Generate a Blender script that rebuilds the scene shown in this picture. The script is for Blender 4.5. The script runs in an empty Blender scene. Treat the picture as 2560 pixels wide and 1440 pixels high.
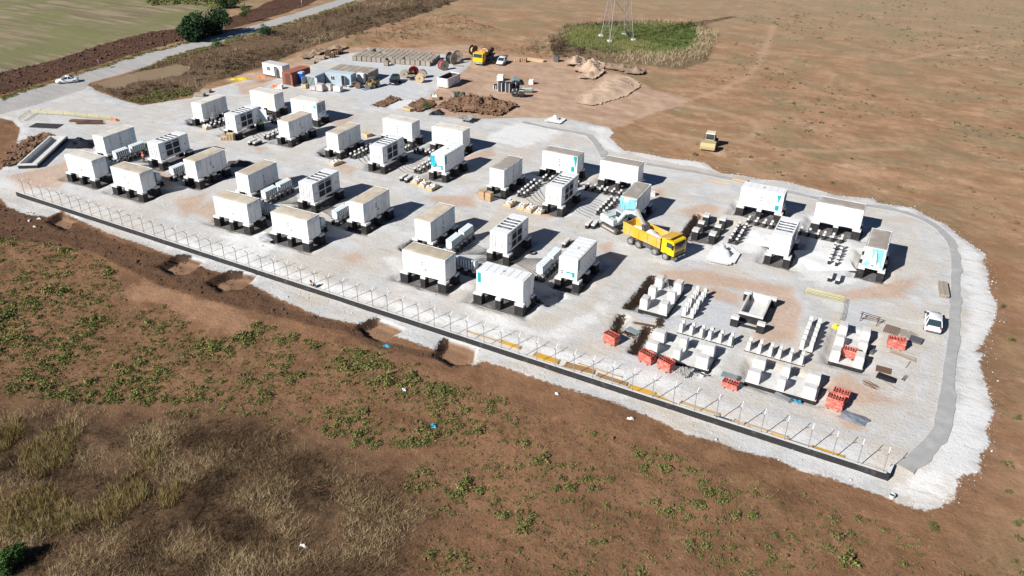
import bpy, math, random
import numpy as np
from mathutils import Matrix, Vector
random.seed(7); RNG = np.random.default_rng(7)
SC = bpy.context.scene
COL = SC.collection
# ------------------------------------------------------------------ camera
F_PX, PITCH, YAW, ROLL, CAM_H = 2018.576, 0.523527, -0.468254, 0.016266, 48.837
def _cam_axes():
    cy, sy = math.cos(YAW), math.sin(YAW)
    fw = np.array([sy*math.cos(PITCH), cy*math.cos(PITCH), -math.sin(PITCH)])
    r = np.array([cy, -sy, 0.0]); u = np.cross(r, fw)
    cr, sr = math.cos(ROLL), math.sin(ROLL)
    return fw, cr*r + sr*u, -sr*r + cr*u
FW, RT, UP = _cam_axes()
cam = bpy.data.cameras.new('camera'); cam.sensor_width = 36.0; cam.lens = 36.0*F_PX/2560.0
cam.clip_start = 0.5; cam.clip_end = 4000
cam_o = bpy.data.objects.new('camera', cam); COL.objects.link(cam_o)
cam_o.matrix_world = Matrix(((RT[0], UP[0], -FW[0], 0), (RT[1], UP[1], -FW[1], 0), (RT[2], UP[2], -FW[2], CAM_H), (0, 0, 0, 1)))
SC.camera = cam_o
# ------------------------------------------------------------------ sky, sun, exposure
SUN_EL, SHADOW_AZ = math.radians(34.0), math.radians(25.0)      # shadows run towards +X*sin, +Y*cos
world = bpy.data.worlds.new('World'); SC.world = world; world.use_nodes = True
nt = world.node_tree; nt.nodes.clear()
sky = nt.nodes.new('ShaderNodeTexSky'); sky.sky_type = 'NISHITA'; sky.sun_disc = False
sky.sun_elevation = SUN_EL; sky.sun_rotation = SHADOW_AZ + math.pi; sky.altitude = 3000; sky.air_density = 0.75; sky.dust_density = 0.1; sky.ozone_density = 5.0
bg = nt.nodes.new('ShaderNodeBackground'); bg.inputs['Strength'].default_value = 0.05
wo = nt.nodes.new('ShaderNodeOutputWorld'); nt.links.new(sky.outputs[0], bg.inputs[0]); nt.links.new(bg.outputs[0], wo.inputs[0])
sun = bpy.data.lights.new('sun', 'SUN'); sun.energy = 5.0; sun.angle = math.radians(0.5); sun.color = (1.0, 0.97, 0.925)
sun_o = bpy.data.objects.new('sun', sun); COL.objects.link(sun_o); sun_o.location = (-60, -60, 120)
sdir = Vector((math.sin(SHADOW_AZ)*math.cos(SUN_EL), math.cos(SHADOW_AZ)*math.cos(SUN_EL), -math.sin(SUN_EL)))
sun_o.rotation_mode = 'QUATERNION'; sun_o.rotation_quaternion = sdir.to_track_quat('-Z', 'Y')
SC.view_settings.view_transform = 'Standard'; SC.view_settings.look = 'None'; SC.view_settings.gamma = 1.0
SC.view_settings.use_curve_mapping = False; SC.view_settings.exposure = 0.47
SC.cycles.max_bounces = 6; SC.cycles.diffuse_bounces = 2
# ------------------------------------------------------------------ helpers
def G(px, py, z=0.0):
    """point of the place, at height z, that the drone sees at pixel (px, py) of the 2560x1440 photograph"""
    d = FW*F_PX + RT*(px-1280) + UP*(720-py); t = (z-CAM_H)/d[2]
    return float(t*d[0]), float(t*d[1])
def GP(pts, z=0.0): return np.array([G(a, b, z) for a, b in pts])
def srgb(r, g, b):
    f = lambda c: (c/255/12.92) if c <= 10 else ((c/255+0.055)/1.055)**2.4
    return (f(r), f(g), f(b))
class MB:
    def __init__(s): s.v = []; s.f = []; s.m = []; s.sm = []
    def face(s, pts, m=0, smooth=False):
        i = len(s.v); s.v += [tuple(p) for p in pts]; s.f.append(list(range(i, i+len(pts)))); s.m.append(m); s.sm.append(smooth); return s
    def box(s, x0, x1, y0, y1, z0, z1, m=0, tx=0, ty=0):
        i = len(s.v)
        s.v += [(x0, y0, z0), (x1, y0, z0), (x1, y1, z0), (x0, y1, z0), (x0+tx, y0+ty, z1), (x1-tx, y0+ty, z1), (x1-tx, y1-ty, z1), (x0+tx, y1-ty, z1)]
        for q in ((3, 2, 1, 0), (4, 5, 6, 7), (0, 1, 5, 4), (1, 2, 6, 5), (2, 3, 7, 6), (3, 0, 4, 7)):
            s.f.append([i+k for k in q]); s.m.append(m); s.sm.append(False)
        return s
    def cyl(s, p0, p1, r0, r1=None, n=12, m=0, mc=None, cap=True):
        r1 = r0 if r1 is None else r1; mc = m if mc is None else mc
        a = Vector(p0); b = Vector(p1); d = (b-a).normalized()
        u = d.orthogonal().normalized(); w = d.cross(u)
        i = len(s.v)
        for (c, r) in ((a, r0), (b, r1)):
            for k in range(n):
                t = 2*math.pi*k/n; s.v.append(tuple(c + (u*math.cos(t) + w*math.sin(t))*r))
        for k in range(n):
            j = (k+1) % n; s.f.append([i+k, i+j, i+n+j, i+n+k]); s.m.append(m); s.sm.append(n > 6)
        if cap:
            for (c, r, fl) in ((a, r0, True), (b, r1, False)):
                if r <= 0: continue
                j0 = len(s.v)
                for k in range(n):
                    t = 2*math.pi*k/n; s.v.append(tuple(c + (u*math.cos(t) + w*math.sin(t))*r))
                q = [j0+k for k in range(n)]
                s.f.append(q[::-1] if fl else q); s.m.append(mc); s.sm.append(False)
        return s
    def tube(s, path, r, n=6, m=0):
        P = [Vector(q) for q in path]; i0 = len(s.v)
        for k, q in enumerate(P):
            d = (P[min(k+1, len(P)-1)] - P[max(k-1, 0)]).normalized()
            u = d.cross(Vector((0, 0, 1))); u = u.normalized() if u.length > 1e-4 else Vector((1, 0, 0)); w = u.cross(d)
            for j in range(n):
                t = 2*math.pi*j/n; s.v.append(tuple(q + (u*math.cos(t) + w*math.sin(t))*r))
        for k in range(len(P)-1):
            for j in range(n):
                a = i0+k*n; jj = (j+1) % n
                s.f.append([a+j, a+jj, a+n+jj, a+n+j]); s.m.append(m); s.sm.append(True)
        return s
    def bar(s, a, b, w, h=None, m=0):
        h = w if h is None else h
        a = Vector(a); b = Vector(b); d = (b-a).normalized()
        u = d.cross(Vector((0, 0, 1))); u = u.normalized() if u.length > 1e-3 else Vector((1, 0, 0)); v = u.cross(d)
        i = len(s.v)
        for c in (a, b):
            for (p, q) in ((-1, -1), (1, -1), (1, 1), (-1, 1)): s.v.append(tuple(c + u*(p*w/2) + v*(q*h/2)))
        for q in ((3, 2, 1, 0), (4, 5, 6, 7), (0, 1, 5, 4), (1, 2, 6, 5), (2, 3, 7, 6), (3, 0, 4, 7)):
            s.f.append([i+k for k in q]); s.m.append(m); s.sm.append(False)
        return s
    def prism(s, pts, a, b, axis='y', m=0, cap=None):
        """2-D outline (u, z) swept from a to b along axis"""
        cap = m if cap is None else cap
        mk = (lambda u, z, t: (u, t, z)) if axis == 'y' else ((lambda u, z, t: (t, u, z)) if axis == 'x' else (lambda u, z, t: (u, z, t)))
        n = len(pts); i = len(s.v)
        s.v += [mk(u, z, a) for u, z in pts] + [mk(u, z, b) for u, z in pts]
        for k in range(n):
            j = (k+1) % n; s.f.append([i+k, i+j, i+n+j, i+n+k]); s.m.append(m); s.sm.append(False)
        s.f.append([i+k for k in range(n)][::-1]); s.m.append(cap); s.sm.append(False)
        s.f.append([i+n+k for k in range(n)]); s.m.append(cap); s.sm.append(False)
        return s
    def mesh(s, name, *mats):
        me = bpy.data.meshes.new(name); me.from_pydata(s.v, [], s.f)
        for mt in mats: me.materials.append(mt)
        me.polygons.foreach_set('material_index', s.m); me.polygons.foreach_set('use_smooth', s.sm)
        if len(s.f) < 20000:
            import bmesh
            b = bmesh.new(); b.from_mesh(me); bmesh.ops.recalc_face_normals(b, faces=b.faces); b.to_mesh(me); b.free()
        me.update(); return me
def np_mesh(name, V, Fq, mats, smooth=False, attrs=None):
    """fast mesh from numpy arrays; Fq is an (n, 3) or (n, 4) index array"""
    me = bpy.data.meshes.new(name); n, k = Fq.shape
    me.vertices.add(len(V)); me.vertices.foreach_set('co', np.ascontiguousarray(V, dtype=np.float32).ravel())
    me.loops.add(n*k); me.loops.foreach_set('vertex_index', np.ascontiguousarray(Fq, dtype=np.int32).ravel())
    me.polygons.add(n); me.polygons.foreach_set('loop_start', np.arange(0, n*k, k, dtype=np.int32))
    if smooth: me.polygons.foreach_set('use_smooth', np.ones(n, dtype=bool))
    for mt in mats: me.materials.append(mt)
    for an, (dom, arr) in (attrs or {}).items():
        a = me.attributes.new(an, 'FLOAT', dom); a.data.foreach_set('value', np.ascontiguousarray(arr, dtype=np.float32))
    me.update(calc_edges=True); me.validate(); return me
def tag(o, label=None, cat=None, group=None, kind=None):
    if label: o['label'] = label
    if cat: o['category'] = cat
    if group: o['group'] = group
    if kind: o['kind'] = kind
    return o
def thing(name, label, cat, loc=(0, 0, 0), rz=0.0, group=None):
    o = bpy.data.objects.new(name, None); COL.objects.link(o); o.empty_display_size = 0.3
    o.location = loc; o.rotation_euler = (0, 0, rz); return tag(o, label, cat, group)
def part(name, mesh, parent=None, loc=(0, 0, 0), rz=0.0, rot=None, label=None, scale=None):
    o = bpy.data.objects.new(name, mesh); COL.objects.link(o)
    if parent is not None: o.parent = parent
    o.location = loc; o.rotation_euler = rot if rot is not None else (0, 0, rz)
    if scale is not None: o.scale = scale
    if label: o['label'] = label
    return o
def solo(name, mesh, label, cat, loc=(0, 0, 0), rz=0.0, group=None, rot=None, scale=None):
    return tag(part(name, mesh, None, loc, rz, rot, None, scale), label, cat, group)
# ------------------------------------------------------------------ materials
def M(name, c, rough=0.75, var=0.12, scale=1.5, bump=0.0, bscale=30.0, metal=0.0, rnd=0.0, dirt=None, dirt_amt=0.0, dirt_scale=0.6, spec=0.4, trans=0.0):
    m = bpy.data.materials.new(name); m.use_nodes = True; t = m.node_tree; N = t.nodes; L = t.links
    b = N['Principled BSDF']; b.inputs['Roughness'].default_value = rough; b.inputs['Metallic'].default_value = metal
    b.inputs['Specular IOR Level'].default_value = spec
    if trans: b.inputs['Transmission Weight'].default_value = trans
    tc = N.new('ShaderNodeTexCoord'); no = N.new('ShaderNodeTexNoise'); no.inputs['Scale'].default_value = scale; no.inputs['Detail'].default_value = 6
    oi = N.new('ShaderNodeObjectInfo')
    ad = N.new('ShaderNodeVectorMath'); ad.operation = 'MULTIPLY_ADD'
    cx = N.new('ShaderNodeCombineXYZ'); [L.new(oi.outputs['Random'], cx.inputs[k]) for k in range(3)]
    ad.inputs[1].default_value = (37, 37, 37); L.new(cx.outputs[0], ad.inputs[0]); L.new(tc.outputs['Object'], ad.inputs[2])
    L.new(ad.outputs[0], no.inputs['Vector'])
    mx = N.new('ShaderNodeMix'); mx.data_type = 'RGBA'
    mx.inputs[6].default_value = tuple(max(0, k*(1-var)) for k in c) + (1,); mx.inputs[7].default_value = tuple(min(1, k*(1+var)) for k in c) + (1,)
    L.new(no.outputs[0], mx.inputs[0]); out = mx.outputs[2]
    if rnd:
        mr = N.new('ShaderNodeMapRange'); mr.inputs['To Min'].default_value = 1-rnd; mr.inputs['To Max'].default_value = 1+rnd
        L.new(oi.outputs['Random'], mr.inputs[0]); mm = N.new('ShaderNodeMix'); mm.data_type = 'RGBA'; mm.blend_type = 'MULTIPLY'; mm.inputs[0].default_value = 1
        L.new(out, mm.inputs[6]); L.new(mr.outputs[0], mm.inputs[7]); out = mm.outputs[2]
    if dirt:
        n2 = N.new('ShaderNodeTexNoise'); n2.inputs['Scale'].default_value = dirt_scale; n2.inputs['Detail'].default_value = 8; n2.inputs['Roughness'].default_value = 0.65
        L.new(ad.outputs[0], n2.inputs['Vector'])
        r2 = N.new('ShaderNodeMapRange'); r2.inputs['From Min'].default_value = 0.62-dirt_amt*0.5; r2.inputs['From Max'].default_value = 0.85-dirt_amt*0.5
        L.new(n2.outputs[0], r2.inputs[0]); m2 = N.new('ShaderNodeMix'); m2.data_type = 'RGBA'; m2.inputs[7].default_value = tuple(dirt)+(1,)
        L.new(r2.outputs[0], m2.inputs[0]); L.new(out, m2.inputs[6]); out = m2.outputs[2]
    L.new(out, b.inputs['Base Color'])
    if bump:
        n3 = N.new('ShaderNodeTexNoise'); n3.inputs['Scale'].default_value = bscale; n3.inputs['Detail'].default_value = 5; L.new(ad.outputs[0], n3.inputs['Vector'])
        bp = N.new('ShaderNodeBump'); bp.inputs['Strength'].default_value = bump; bp.inputs['Distance'].default_value = 0.05
        L.new(n3.outputs[0], bp.inputs['Height']); L.new(bp.outputs[0], b.inputs['Normal'])
    return m
WHITE = M('white paint', (0.80, 0.81, 0.81), 0.45, 0.04, 1.0, dirt=(0.6, 0.55, 0.48), dirt_amt=0.05)
WRAP = M('white plastic wrap', (0.78, 0.80, 0.80), 0.35, 0.07, 0.8, bump=0.35, bscale=4.0, dirt=(0.62, 0.57, 0.49), dirt_amt=0.24, rnd=0.04)
def streaky(m, col, amt, lo=0.5, hi=0.72):
    t = m.node_tree; N = t.nodes; L = t.links; b = N['Principled BSDF']; src = b.inputs['Base Color'].links[0].from_socket
    tc = N.new('ShaderNodeTexCoord'); oi = N.new('ShaderNodeObjectInfo'); mp = N.new('ShaderNodeMapping'); mp.inputs['Scale'].default_value = (2.2, 2.2, 0.22)
    cx = N.new('ShaderNodeCombineXYZ'); mu = N.new('ShaderNodeMath'); mu.operation = 'MULTIPLY'; mu.inputs[1].default_value = 50; L.new(oi.outputs['Random'], mu.inputs[0]); L.new(mu.outputs[0], cx.inputs[0]); L.new(mu.outputs[0], cx.inputs[1]); L.new(cx.outputs[0], mp.inputs['Location'])
    L.new(tc.outputs['Object'], mp.inputs[0]); no = N.new('ShaderNodeTexNoise'); no.inputs['Scale'].default_value = 1.0; no.inputs['Detail'].default_value = 7; no.inputs['Roughness'].default_value = 0.7; L.new(mp.outputs[0], no.inputs['Vector'])
    r = N.new('ShaderNodeMapRange'); r.inputs['From Min'].default_value = lo; r.inputs['From Max'].default_value = hi; r.inputs['To Max'].default_value = amt; L.new(no.outputs[0], r.inputs[0])
    mx = N.new('ShaderNodeMix'); mx.data_type = 'RGBA'; mx.inputs[7].default_value = tuple(col)+(1,); L.new(r.outputs[0], mx.inputs[0]); L.new(src, mx.inputs[6]); L.new(mx.outputs[2], b.inputs['Base Color'])
streaky(WRAP, (0.50, 0.47, 0.41), 0.6); streaky(WHITE, (0.55, 0.52, 0.47), 0.35)
DUST = M('dusty wrap roof', (0.50, 0.42, 0.31), 0.9, 0.22, 0.7, bump=0.25, bscale=5, rnd=0.12, dirt=(0.62, 0.57, 0.48), dirt_amt=0.3, dirt_scale=0.5)
DUSTW = M('pale wrap roof', (0.66, 0.63, 0.56), 0.8, 0.15, 0.7, bump=0.25, bscale=5, rnd=0.08, dirt=(0.48, 0.40, 0.29), dirt_amt=0.22, dirt_scale=0.5)
DUSTG = M('grey brown wrap roof', (0.33, 0.29, 0.25), 0.9, 0.2, 0.9, bump=0.3, bscale=5, dirt=(0.5, 0.48, 0.45), dirt_amt=0.15)
TEAL = M('teal paint', (0.0, 0.36, 0.37), 0.45, 0.05)
TEALF = M('teal paint under wrap', (0.50, 0.68, 0.73), 0.4, 0.15, 2.0, bump=0.3, bscale=4)
TEALT = M('teal tarpaulin', (0.22, 0.55, 0.62), 0.5, 0.25, 1.5, bump=0.5, bscale=4)
BLUEF = M('bright blue film', (0.02, 0.42, 0.62), 0.4, 0.2, 3, bump=0.5, bscale=6)
BLACKC = M('bitumen coated concrete', (0.022, 0.021, 0.021), 0.75, 0.35, 3.0, bump=0.2, bscale=20, dirt=(0.10, 0.09, 0.08), dirt_amt=0.12, dirt_scale=1.5)
CAPC = M('pale cast concrete', (0.64, 0.63, 0.62), 0.85, 0.1, 2.0, bump=0.15, bscale=25, dirt=(0.38, 0.37, 0.35), dirt_amt=0.2, dirt_scale=1.0)
CONC = M('raw concrete', (0.64, 0.63, 0.605), 0.85, 0.12, 1.2, bump=0.2, bscale=25, dirt=(0.46, 0.45, 0.42), dirt_amt=0.25, dirt_scale=0.9)
SLABC = M('dark dusty slab', (0.13, 0.12, 0.115), 0.9, 0.3, 2.0, bump=0.2, bscale=15, dirt=(0.4, 0.38, 0.35), dirt_amt=0.2)
DGREY = M('dark grille', (0.035, 0.04, 0.05), 0.5, 0.2, 6)
BLK = M('black rubber', (0.018, 0.018, 0.02), 0.6, 0.25, 4)
TYRE = M('dusty tyre', (0.07, 0.065, 0.06), 0.9, 0.3, 3, dirt=(0.25, 0.22, 0.19), dirt_amt=0.25, dirt_scale=2)
GREY = M('galvanised steel', (0.34, 0.35, 0.36), 0.5, 0.15, 3, metal=0.3)
DSTEEL = M('dark steel', (0.10, 0.10, 0.105), 0.55, 0.2, 3)
LGREY = M('light grey blue panel', (0.66, 0.73, 0.76), 0.5, 0.06, 2)
SIGNY = M('yellow sign', (0.65, 0.47, 0.05), 0.5)
SIGNG = M('grey print', (0.28, 0.28, 0.28), 0.6)
WOOD = M('new timber', (0.55, 0.41, 0.25), 0.8, 0.2, 3, bump=0.1, rnd=0.12)
WOODG = M('weathered timber', (0.36, 0.31, 0.25), 0.85, 0.25, 3, bump=0.1, rnd=0.15)
WOODD = M('dark timber', (0.17, 0.11, 0.07), 0.85, 0.3, 3, rnd=0.15)
CARTON = M('brown cardboard', (0.44, 0.30, 0.17), 0.85, 0.12, 2, rnd=0.1)
SACK = M('white sack cloth', (0.72, 0.71, 0.68), 0.8, 0.12, 3, bump=0.4, bscale=6, rnd=0.06)
RED = M('red steel formwork', (0.55, 0.10, 0.07), 0.6, 0.22, 3, rnd=0.15, dirt=(0.60, 0.34, 0.28), dirt_amt=0.35, dirt_scale=2.0)
YEL = M('truck yellow paint', (0.66, 0.37, 0.03), 0.5, 0.1, 2, dirt=(0.55, 0.42, 0.22), dirt_amt=0.3)
YEL2 = M('cab yellow paint', (0.75, 0.52, 0.01), 0.3, 0.04, 2)
GLASS = M('dark window glass', (0.03, 0.05, 0.06), 0.08, 0.1, 2, spec=0.8)
RUST = M('rusty red container paint', (0.26, 0.085, 0.055), 0.7, 0.2, 1.5, dirt=(0.18, 0.09, 0.06), dirt_amt=0.2)
BLUG = M('pale blue grey cabin paint', (0.42, 0.52, 0.58), 0.6, 0.07, 1.5)
BLUE = M('toilet blue plastic', (0.01, 0.09, 0.42), 0.4, 0.08)
CREAM = M('off white cabin panel', (0.74, 0.72, 0.70), 0.6, 0.05, 1.5)
REDC = M('red cable', (0.48, 0.03, 0.04), 0.5, 0.2, 4)
ORANGE = M('orange plastic', (0.75, 0.22, 0.06), 0.6, 0.15, 4)
YPLY = M('yellow formwork panel', (0.62, 0.34, 0.03), 0.6, 0.2, 2, rnd=0.15, dirt=(0.45, 0.33, 0.2), dirt_amt=0.2)
REBAR = M('rusty steel bar', (0.13, 0.065, 0.045), 0.85, 0.3, 5)
# ------------------------------------------------------------------ ground zones (outlines on the ground, traced at their place)
Z_ROAD = GP([(-160, 290), (0, 244), (125, 207), (250, 167), (375, 127), (500, 98), (640, 61), (770, 22), (840, 0), (920, -30), (1040, -75), (1120, -75), (980, -30), (890, 0), (811, 26), (720, 56), (640, 80), (532, 110), (420, 142), (325, 178), (222, 205), (215, 222), (90, 262), (-160, 330)])
Z_PLOUGH = [GP([(-160, 222), (0, 180), (125, 150), (250, 110), (375, 78), (470, 66), (500, 92), (375, 120), (250, 159), (125, 199), (0, 236), (-160, 280)]), GP([(560, 48), (640, 18), (690, -5), (790, -45), (880, -45), (760, 16), (640, 54), (560, 76)])]
Z_MEADOW = GP([(-700, 320), (-160, 222), (0, 180), (125, 150), (250, 110), (375, 78), (470, 66), (545, 44), (600, 6), (660, -35), (300, -160), (-900, -100)])
Z_GRAVEL = GP([(222, 210), (240, 226), (300, 247), (355, 262), (410, 252), (480, 243), (500, 228), (560, 212), (620, 196), (655, 206), (700, 192), (760, 170), (800, 152), (860, 134), (900, 128), (1010, 128), (1110, 134), (1180, 152), (1165, 172), (1110, 205), (1075, 240), (1062, 262), (1100, 288), (1180, 296), (1300, 292), (1380, 293), (1455, 302), (1485, 310), (1520, 316), (1534, 330), (1522, 342), (1540, 357), (1560, 375), (1610, 382), (1660, 392), (1730, 400), (1765, 405), (1780, 420), (1805, 432), (1857, 437), (1905, 447), (1962, 450), (1990, 460), (2040, 472), (2090, 487), (2187, 495), (2192, 505), (2280, 517), (2330, 545), (2365, 560), (2400, 590), (2425, 605), (2466, 635), (2458, 650), (2472, 680), (2472, 700), (2477, 732), (2495, 754), (2490, 782), (2487, 800), (2457, 855), (2440, 877), (2460, 880), (2447, 900), (2466, 960), (2474, 990), (2487, 1031), (2466, 1072), (2477, 1110), (2451, 1125), (2451, 1176), (2395, 1190), (2391, 1234), (2350, 1262), (2312, 1268), (2270, 1256), (2210, 1231), (2150, 1210), (2080, 1185), (2000, 1166), (1950, 1140), (1850, 1117), (1800, 1096), (1720, 1076), (1650, 1042), (1550, 1003), (1470, 977), (1400, 956), (1330, 932), (1250, 906), (1208, 892), (1180, 905), (1165, 885), (1110, 874), (1060, 856), (1000, 834), (960, 826), (930, 806), (880, 800), (800, 783), (700, 740), (600, 690), (520, 664), (420, 628), (330, 597), (260, 572), (200, 545), (150, 520), (120, 535), (60, 528), (20, 512), (0, 490), (-40, 470), (-30, 440), (5, 420), (35, 385), (50, 320), (30, 300), (-20, 290), (-160, 330), (-160, 300), (90, 262)])
Z_DIRT = GP([(560, 195), (640, 178), (690, 160), (745, 138), (800, 124), (870, 118), (1000, 118), (1180, 112), (1250, 135), (1380, 146), (1420, 150), (1500, 170), (1570, 190), (1640, 222), (1730, 245), (1700, 262), (1620, 285), (1560, 312), (1530, 322), (1455, 308), (1300, 300), (1100, 300), (1040, 270), (1060, 240), (1100, 200), (900, 180), (700, 200), (600, 215)])
Z_VERGE = GP([(222, 214), (330, 180), (430, 146), (545, 112), (650, 84), (820, 30), (900, 4), (980, -30), (1120, -75), (1330, -70), (1200, -20), (1120, 8), (1050, 35), (950, 62), (860, 90), (800, 108), (740, 130), (680, 155), (600, 185), (520, 205), (485, 232), (410, 248), (355, 258), (300, 244), (240, 222)])
Z_ISLE = GP([(240, 205), (340, 180), (440, 158), (480, 165), (450, 185), (330, 205), (300, 225), (250, 214)])
Z_OVAL = GP([(1396, 82), (1430, 64), (1520, 58), (1640, 56), (1742, 60), (1752, 92), (1735, 122), (1660, 132), (1510, 128), (1415, 112)])
Z_OVALR = GP([(1370, 92), (1420, 58), (1600, 50), (1760, 54), (1795, 85), (1770, 150), (1700, 172), (1600, 160), (1480, 155), (1385, 136)])
Z_SLOPE = GP([(-60, 490), (30, 520), (140, 545), (200, 560), (300, 605), (420, 640), (520, 675), (640, 725), (760, 782), (880, 815), (950, 850), (1080, 880), (1200, 915), (1100, 900), (960, 870), (850, 830), (700, 790), (560, 760), (420, 720), (260, 640), (150, 610), (-60, 590)], -0.4)
Z_THICK = GP([(-300, 980), (0, 1000), (130, 985), (300, 1030), (420, 1020), (520, 1010), (680, 1030), (760, 1085), (900, 1140), (1000, 1200), (1090, 1290), (1010, 1440), (980, 1600), (-600, 1700), (-900, 1200)], -0.4)
Z_BARE = GP([(300, 725), (350, 700), (480, 735), (620, 785), (645, 825), (580, 838), (400, 765)], -0.4)
WHITE_PX = [[(965, 258), (985, 250), (1030, 250), (1045, 262), (1030, 275), (975, 272)], [(560, 590), (640, 575), (690, 600), (660, 640), (580, 640)], [(1210, 350), (1260, 315), (1330, 308), (1400, 325), (1370, 350), (1290, 368)],
            [(1640, 640), (1760, 610), (1850, 600), (1850, 650), (1770, 655), (1700, 650)], [(1880, 570), (1940, 565), (1935, 600), (1930, 640), (1850, 625)], [(1985, 650), (2050, 585), (2110, 600), (2150, 650), (2140, 700), (2090, 718), (2005, 700)],
            [(1475, 315), (1540, 320), (1560, 372), (1700, 390), (1760, 410), (1990, 462), (2180, 500), (2300, 530), (2440, 620), (2470, 700), (2490, 790), (2440, 880), (2470, 990), (2480, 1100), (2390, 1230), (2300, 1262), (2240, 1220), (2330, 1150), (2400, 1000), (2425, 760), (2400, 600), (2300, 535), (2150, 495), (1850, 440), (1620, 395), (1510, 370)],
            [(1160, 760), (1350, 830), (1460, 790), (1530, 740), (1500, 800), (1400, 860), (1200, 800)], [(960, 640), (1200, 720), (1190, 735), (1000, 690)], [(430, 590), (960, 745), (1500, 900), (1700, 950), (1690, 975), (1400, 890), (900, 745), (420, 610)]]
RED_PX = [[(470, 530), (530, 500), (560, 530), (545, 555)], [(1640, 680), (1740, 672), (1850, 695), (1990, 720), (1960, 745), (1850, 725), (1760, 712), (1660, 705)], [(860, 645), (890, 632), (905, 645), (880, 662)],
          [(1345, 537), (1380, 530), (1390, 540), (1365, 548)], [(1855, 745), (1960, 720), (2000, 760), (1990, 850), (1900, 860), (1880, 800)], [(1620, 475), (1660, 470), (1665, 490), (1640, 492)], [(2220, 640), (2260, 615), (2250, 640)],
          [(1500, 610), (1530, 605), (1530, 635), (1505, 635)], [(2040, 960), (2120, 930), (2160, 965), (2260, 1010), (2150, 1010), (2060, 985)], [(2090, 1040), (2150, 1050), (2160, 1075), (2110, 1070)], [(150, 410), (235, 360), (150, 470), (60, 470), (20, 440)],
          [(830, 395), (890, 420), (880, 440), (850, 430)], [(630, 365), (670, 370), (650, 385)], [(1150, 400), (1230, 365), (1240, 390), (1180, 400)], [(590, 210), (690, 195), (640, 235), (600, 235)], [(1060, 490), (1180, 490), (1190, 520), (1100, 515)], [(440, 500), (520, 480), (500, 520), (460, 545)], [(820, 300), (900, 290), (850, 320)], [(1700, 525), (1770, 508), (1800, 520), (1770, 545), (1720, 545)], [(2080, 735), (2300, 690), (2260, 745), (2130, 750)], [(1740, 725), (1790, 715), (1850, 740), (1850, 770), (1790, 750)],
          [(380, 420), (440, 440), (420, 470), (390, 450)], [(1270, 600), (1340, 610), (1300, 640)], [(690, 450), (740, 440), (720, 470)]]
GREY_PX = [[(870, 150), (1150, 150), (1090, 190), (1050, 225), (950, 265), (860, 240), (800, 235), (820, 190)], [(980, 250), (1040, 252), (1030, 275), (960, 275)], [(1640, 745), (1840, 715), (1850, 770), (1830, 830), (1700, 810), (1600, 850), (1700, 850), (1840, 870), (1690, 930)], [(1580, 720), (1700, 700), (1700, 790), (1600, 800)], [(2110, 770), (2180, 760), (2170, 840), (2100, 810)], [(160, 340), (210, 320), (220, 345), (180, 370)], [(620, 195), (690, 200), (670, 220), (620, 215)]]
TRACKS_PX = [[(1530, 300), (1600, 275), (1700, 255), (1800, 225), (1870, 190), (1900, 150), (1925, 90), (1935, 60)], [(1700, 262), (1800, 275), (1880, 300), (1895, 330), (1860, 350), (1750, 345), (1620, 320)], [(1780, 340), (1900, 365), (2050, 375), (2250, 370)], [(1930, 130), (2080, 140), (2250, 150), (2400, 120), (2560, 100)]]
GTRACK_PX = [[(120, 480), (500, 600), (1000, 760), (1330, 850), (1500, 800), (1600, 690), (1750, 690), (2000, 725), (2250, 765)], [(560, 360), (760, 400), (960, 500), (1200, 560), (1480, 620), (1570, 690)], [(200, 290), (420, 330), (560, 345)], [(330, 275), (520, 240), (760, 262), (1000, 300), (1300, 380)], [(2250, 700), (2330, 800), (2300, 1000), (2150, 1090), (1800, 1010)], [(0, 290), (200, 262), (420, 285), (620, 245)], [(500, 470), (620, 480), (900, 590), (990, 640), (1000, 720)], [(1300, 380), (1500, 480), (1750, 500), (2000, 500), (2250, 560), (2320, 700)]]
PITS_PX = [([(118, 552), (150, 535), (195, 550), (165, 575)], -0.7), ([(398, 665), (445, 640), (505, 655), (470, 685), (430, 682)], -0.8), ([(520, 705), (570, 682), (640, 690), (600, 725), (555, 730)], -0.8), ([(895, 815), (935, 798), (1005, 825), (960, 850), (920, 838)], -0.7), ([(1088, 885), (1110, 850), (1185, 875), (1180, 905), (1130, 910)], -0.7)]
INV = ((1, 102.55), (3, 102.1), (5, 101.05), (7, 100.8), (2, 86.0), (4, 84.9), (6, 84.15))
BARE = (('left', -21.4, 81.8, 'C'), ('front left', -16.05, 71.75, 'A'), ('front right', -5.3, 71.75, 'A'), ('right', -.1, 81.4, 'D'))
CX = {1: -106.2, 2: -106.4, 3: -74.78, 4: -74.7, 5: -43.15, 6: -43.05, 7: -11.2, 8: -11.28}
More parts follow.
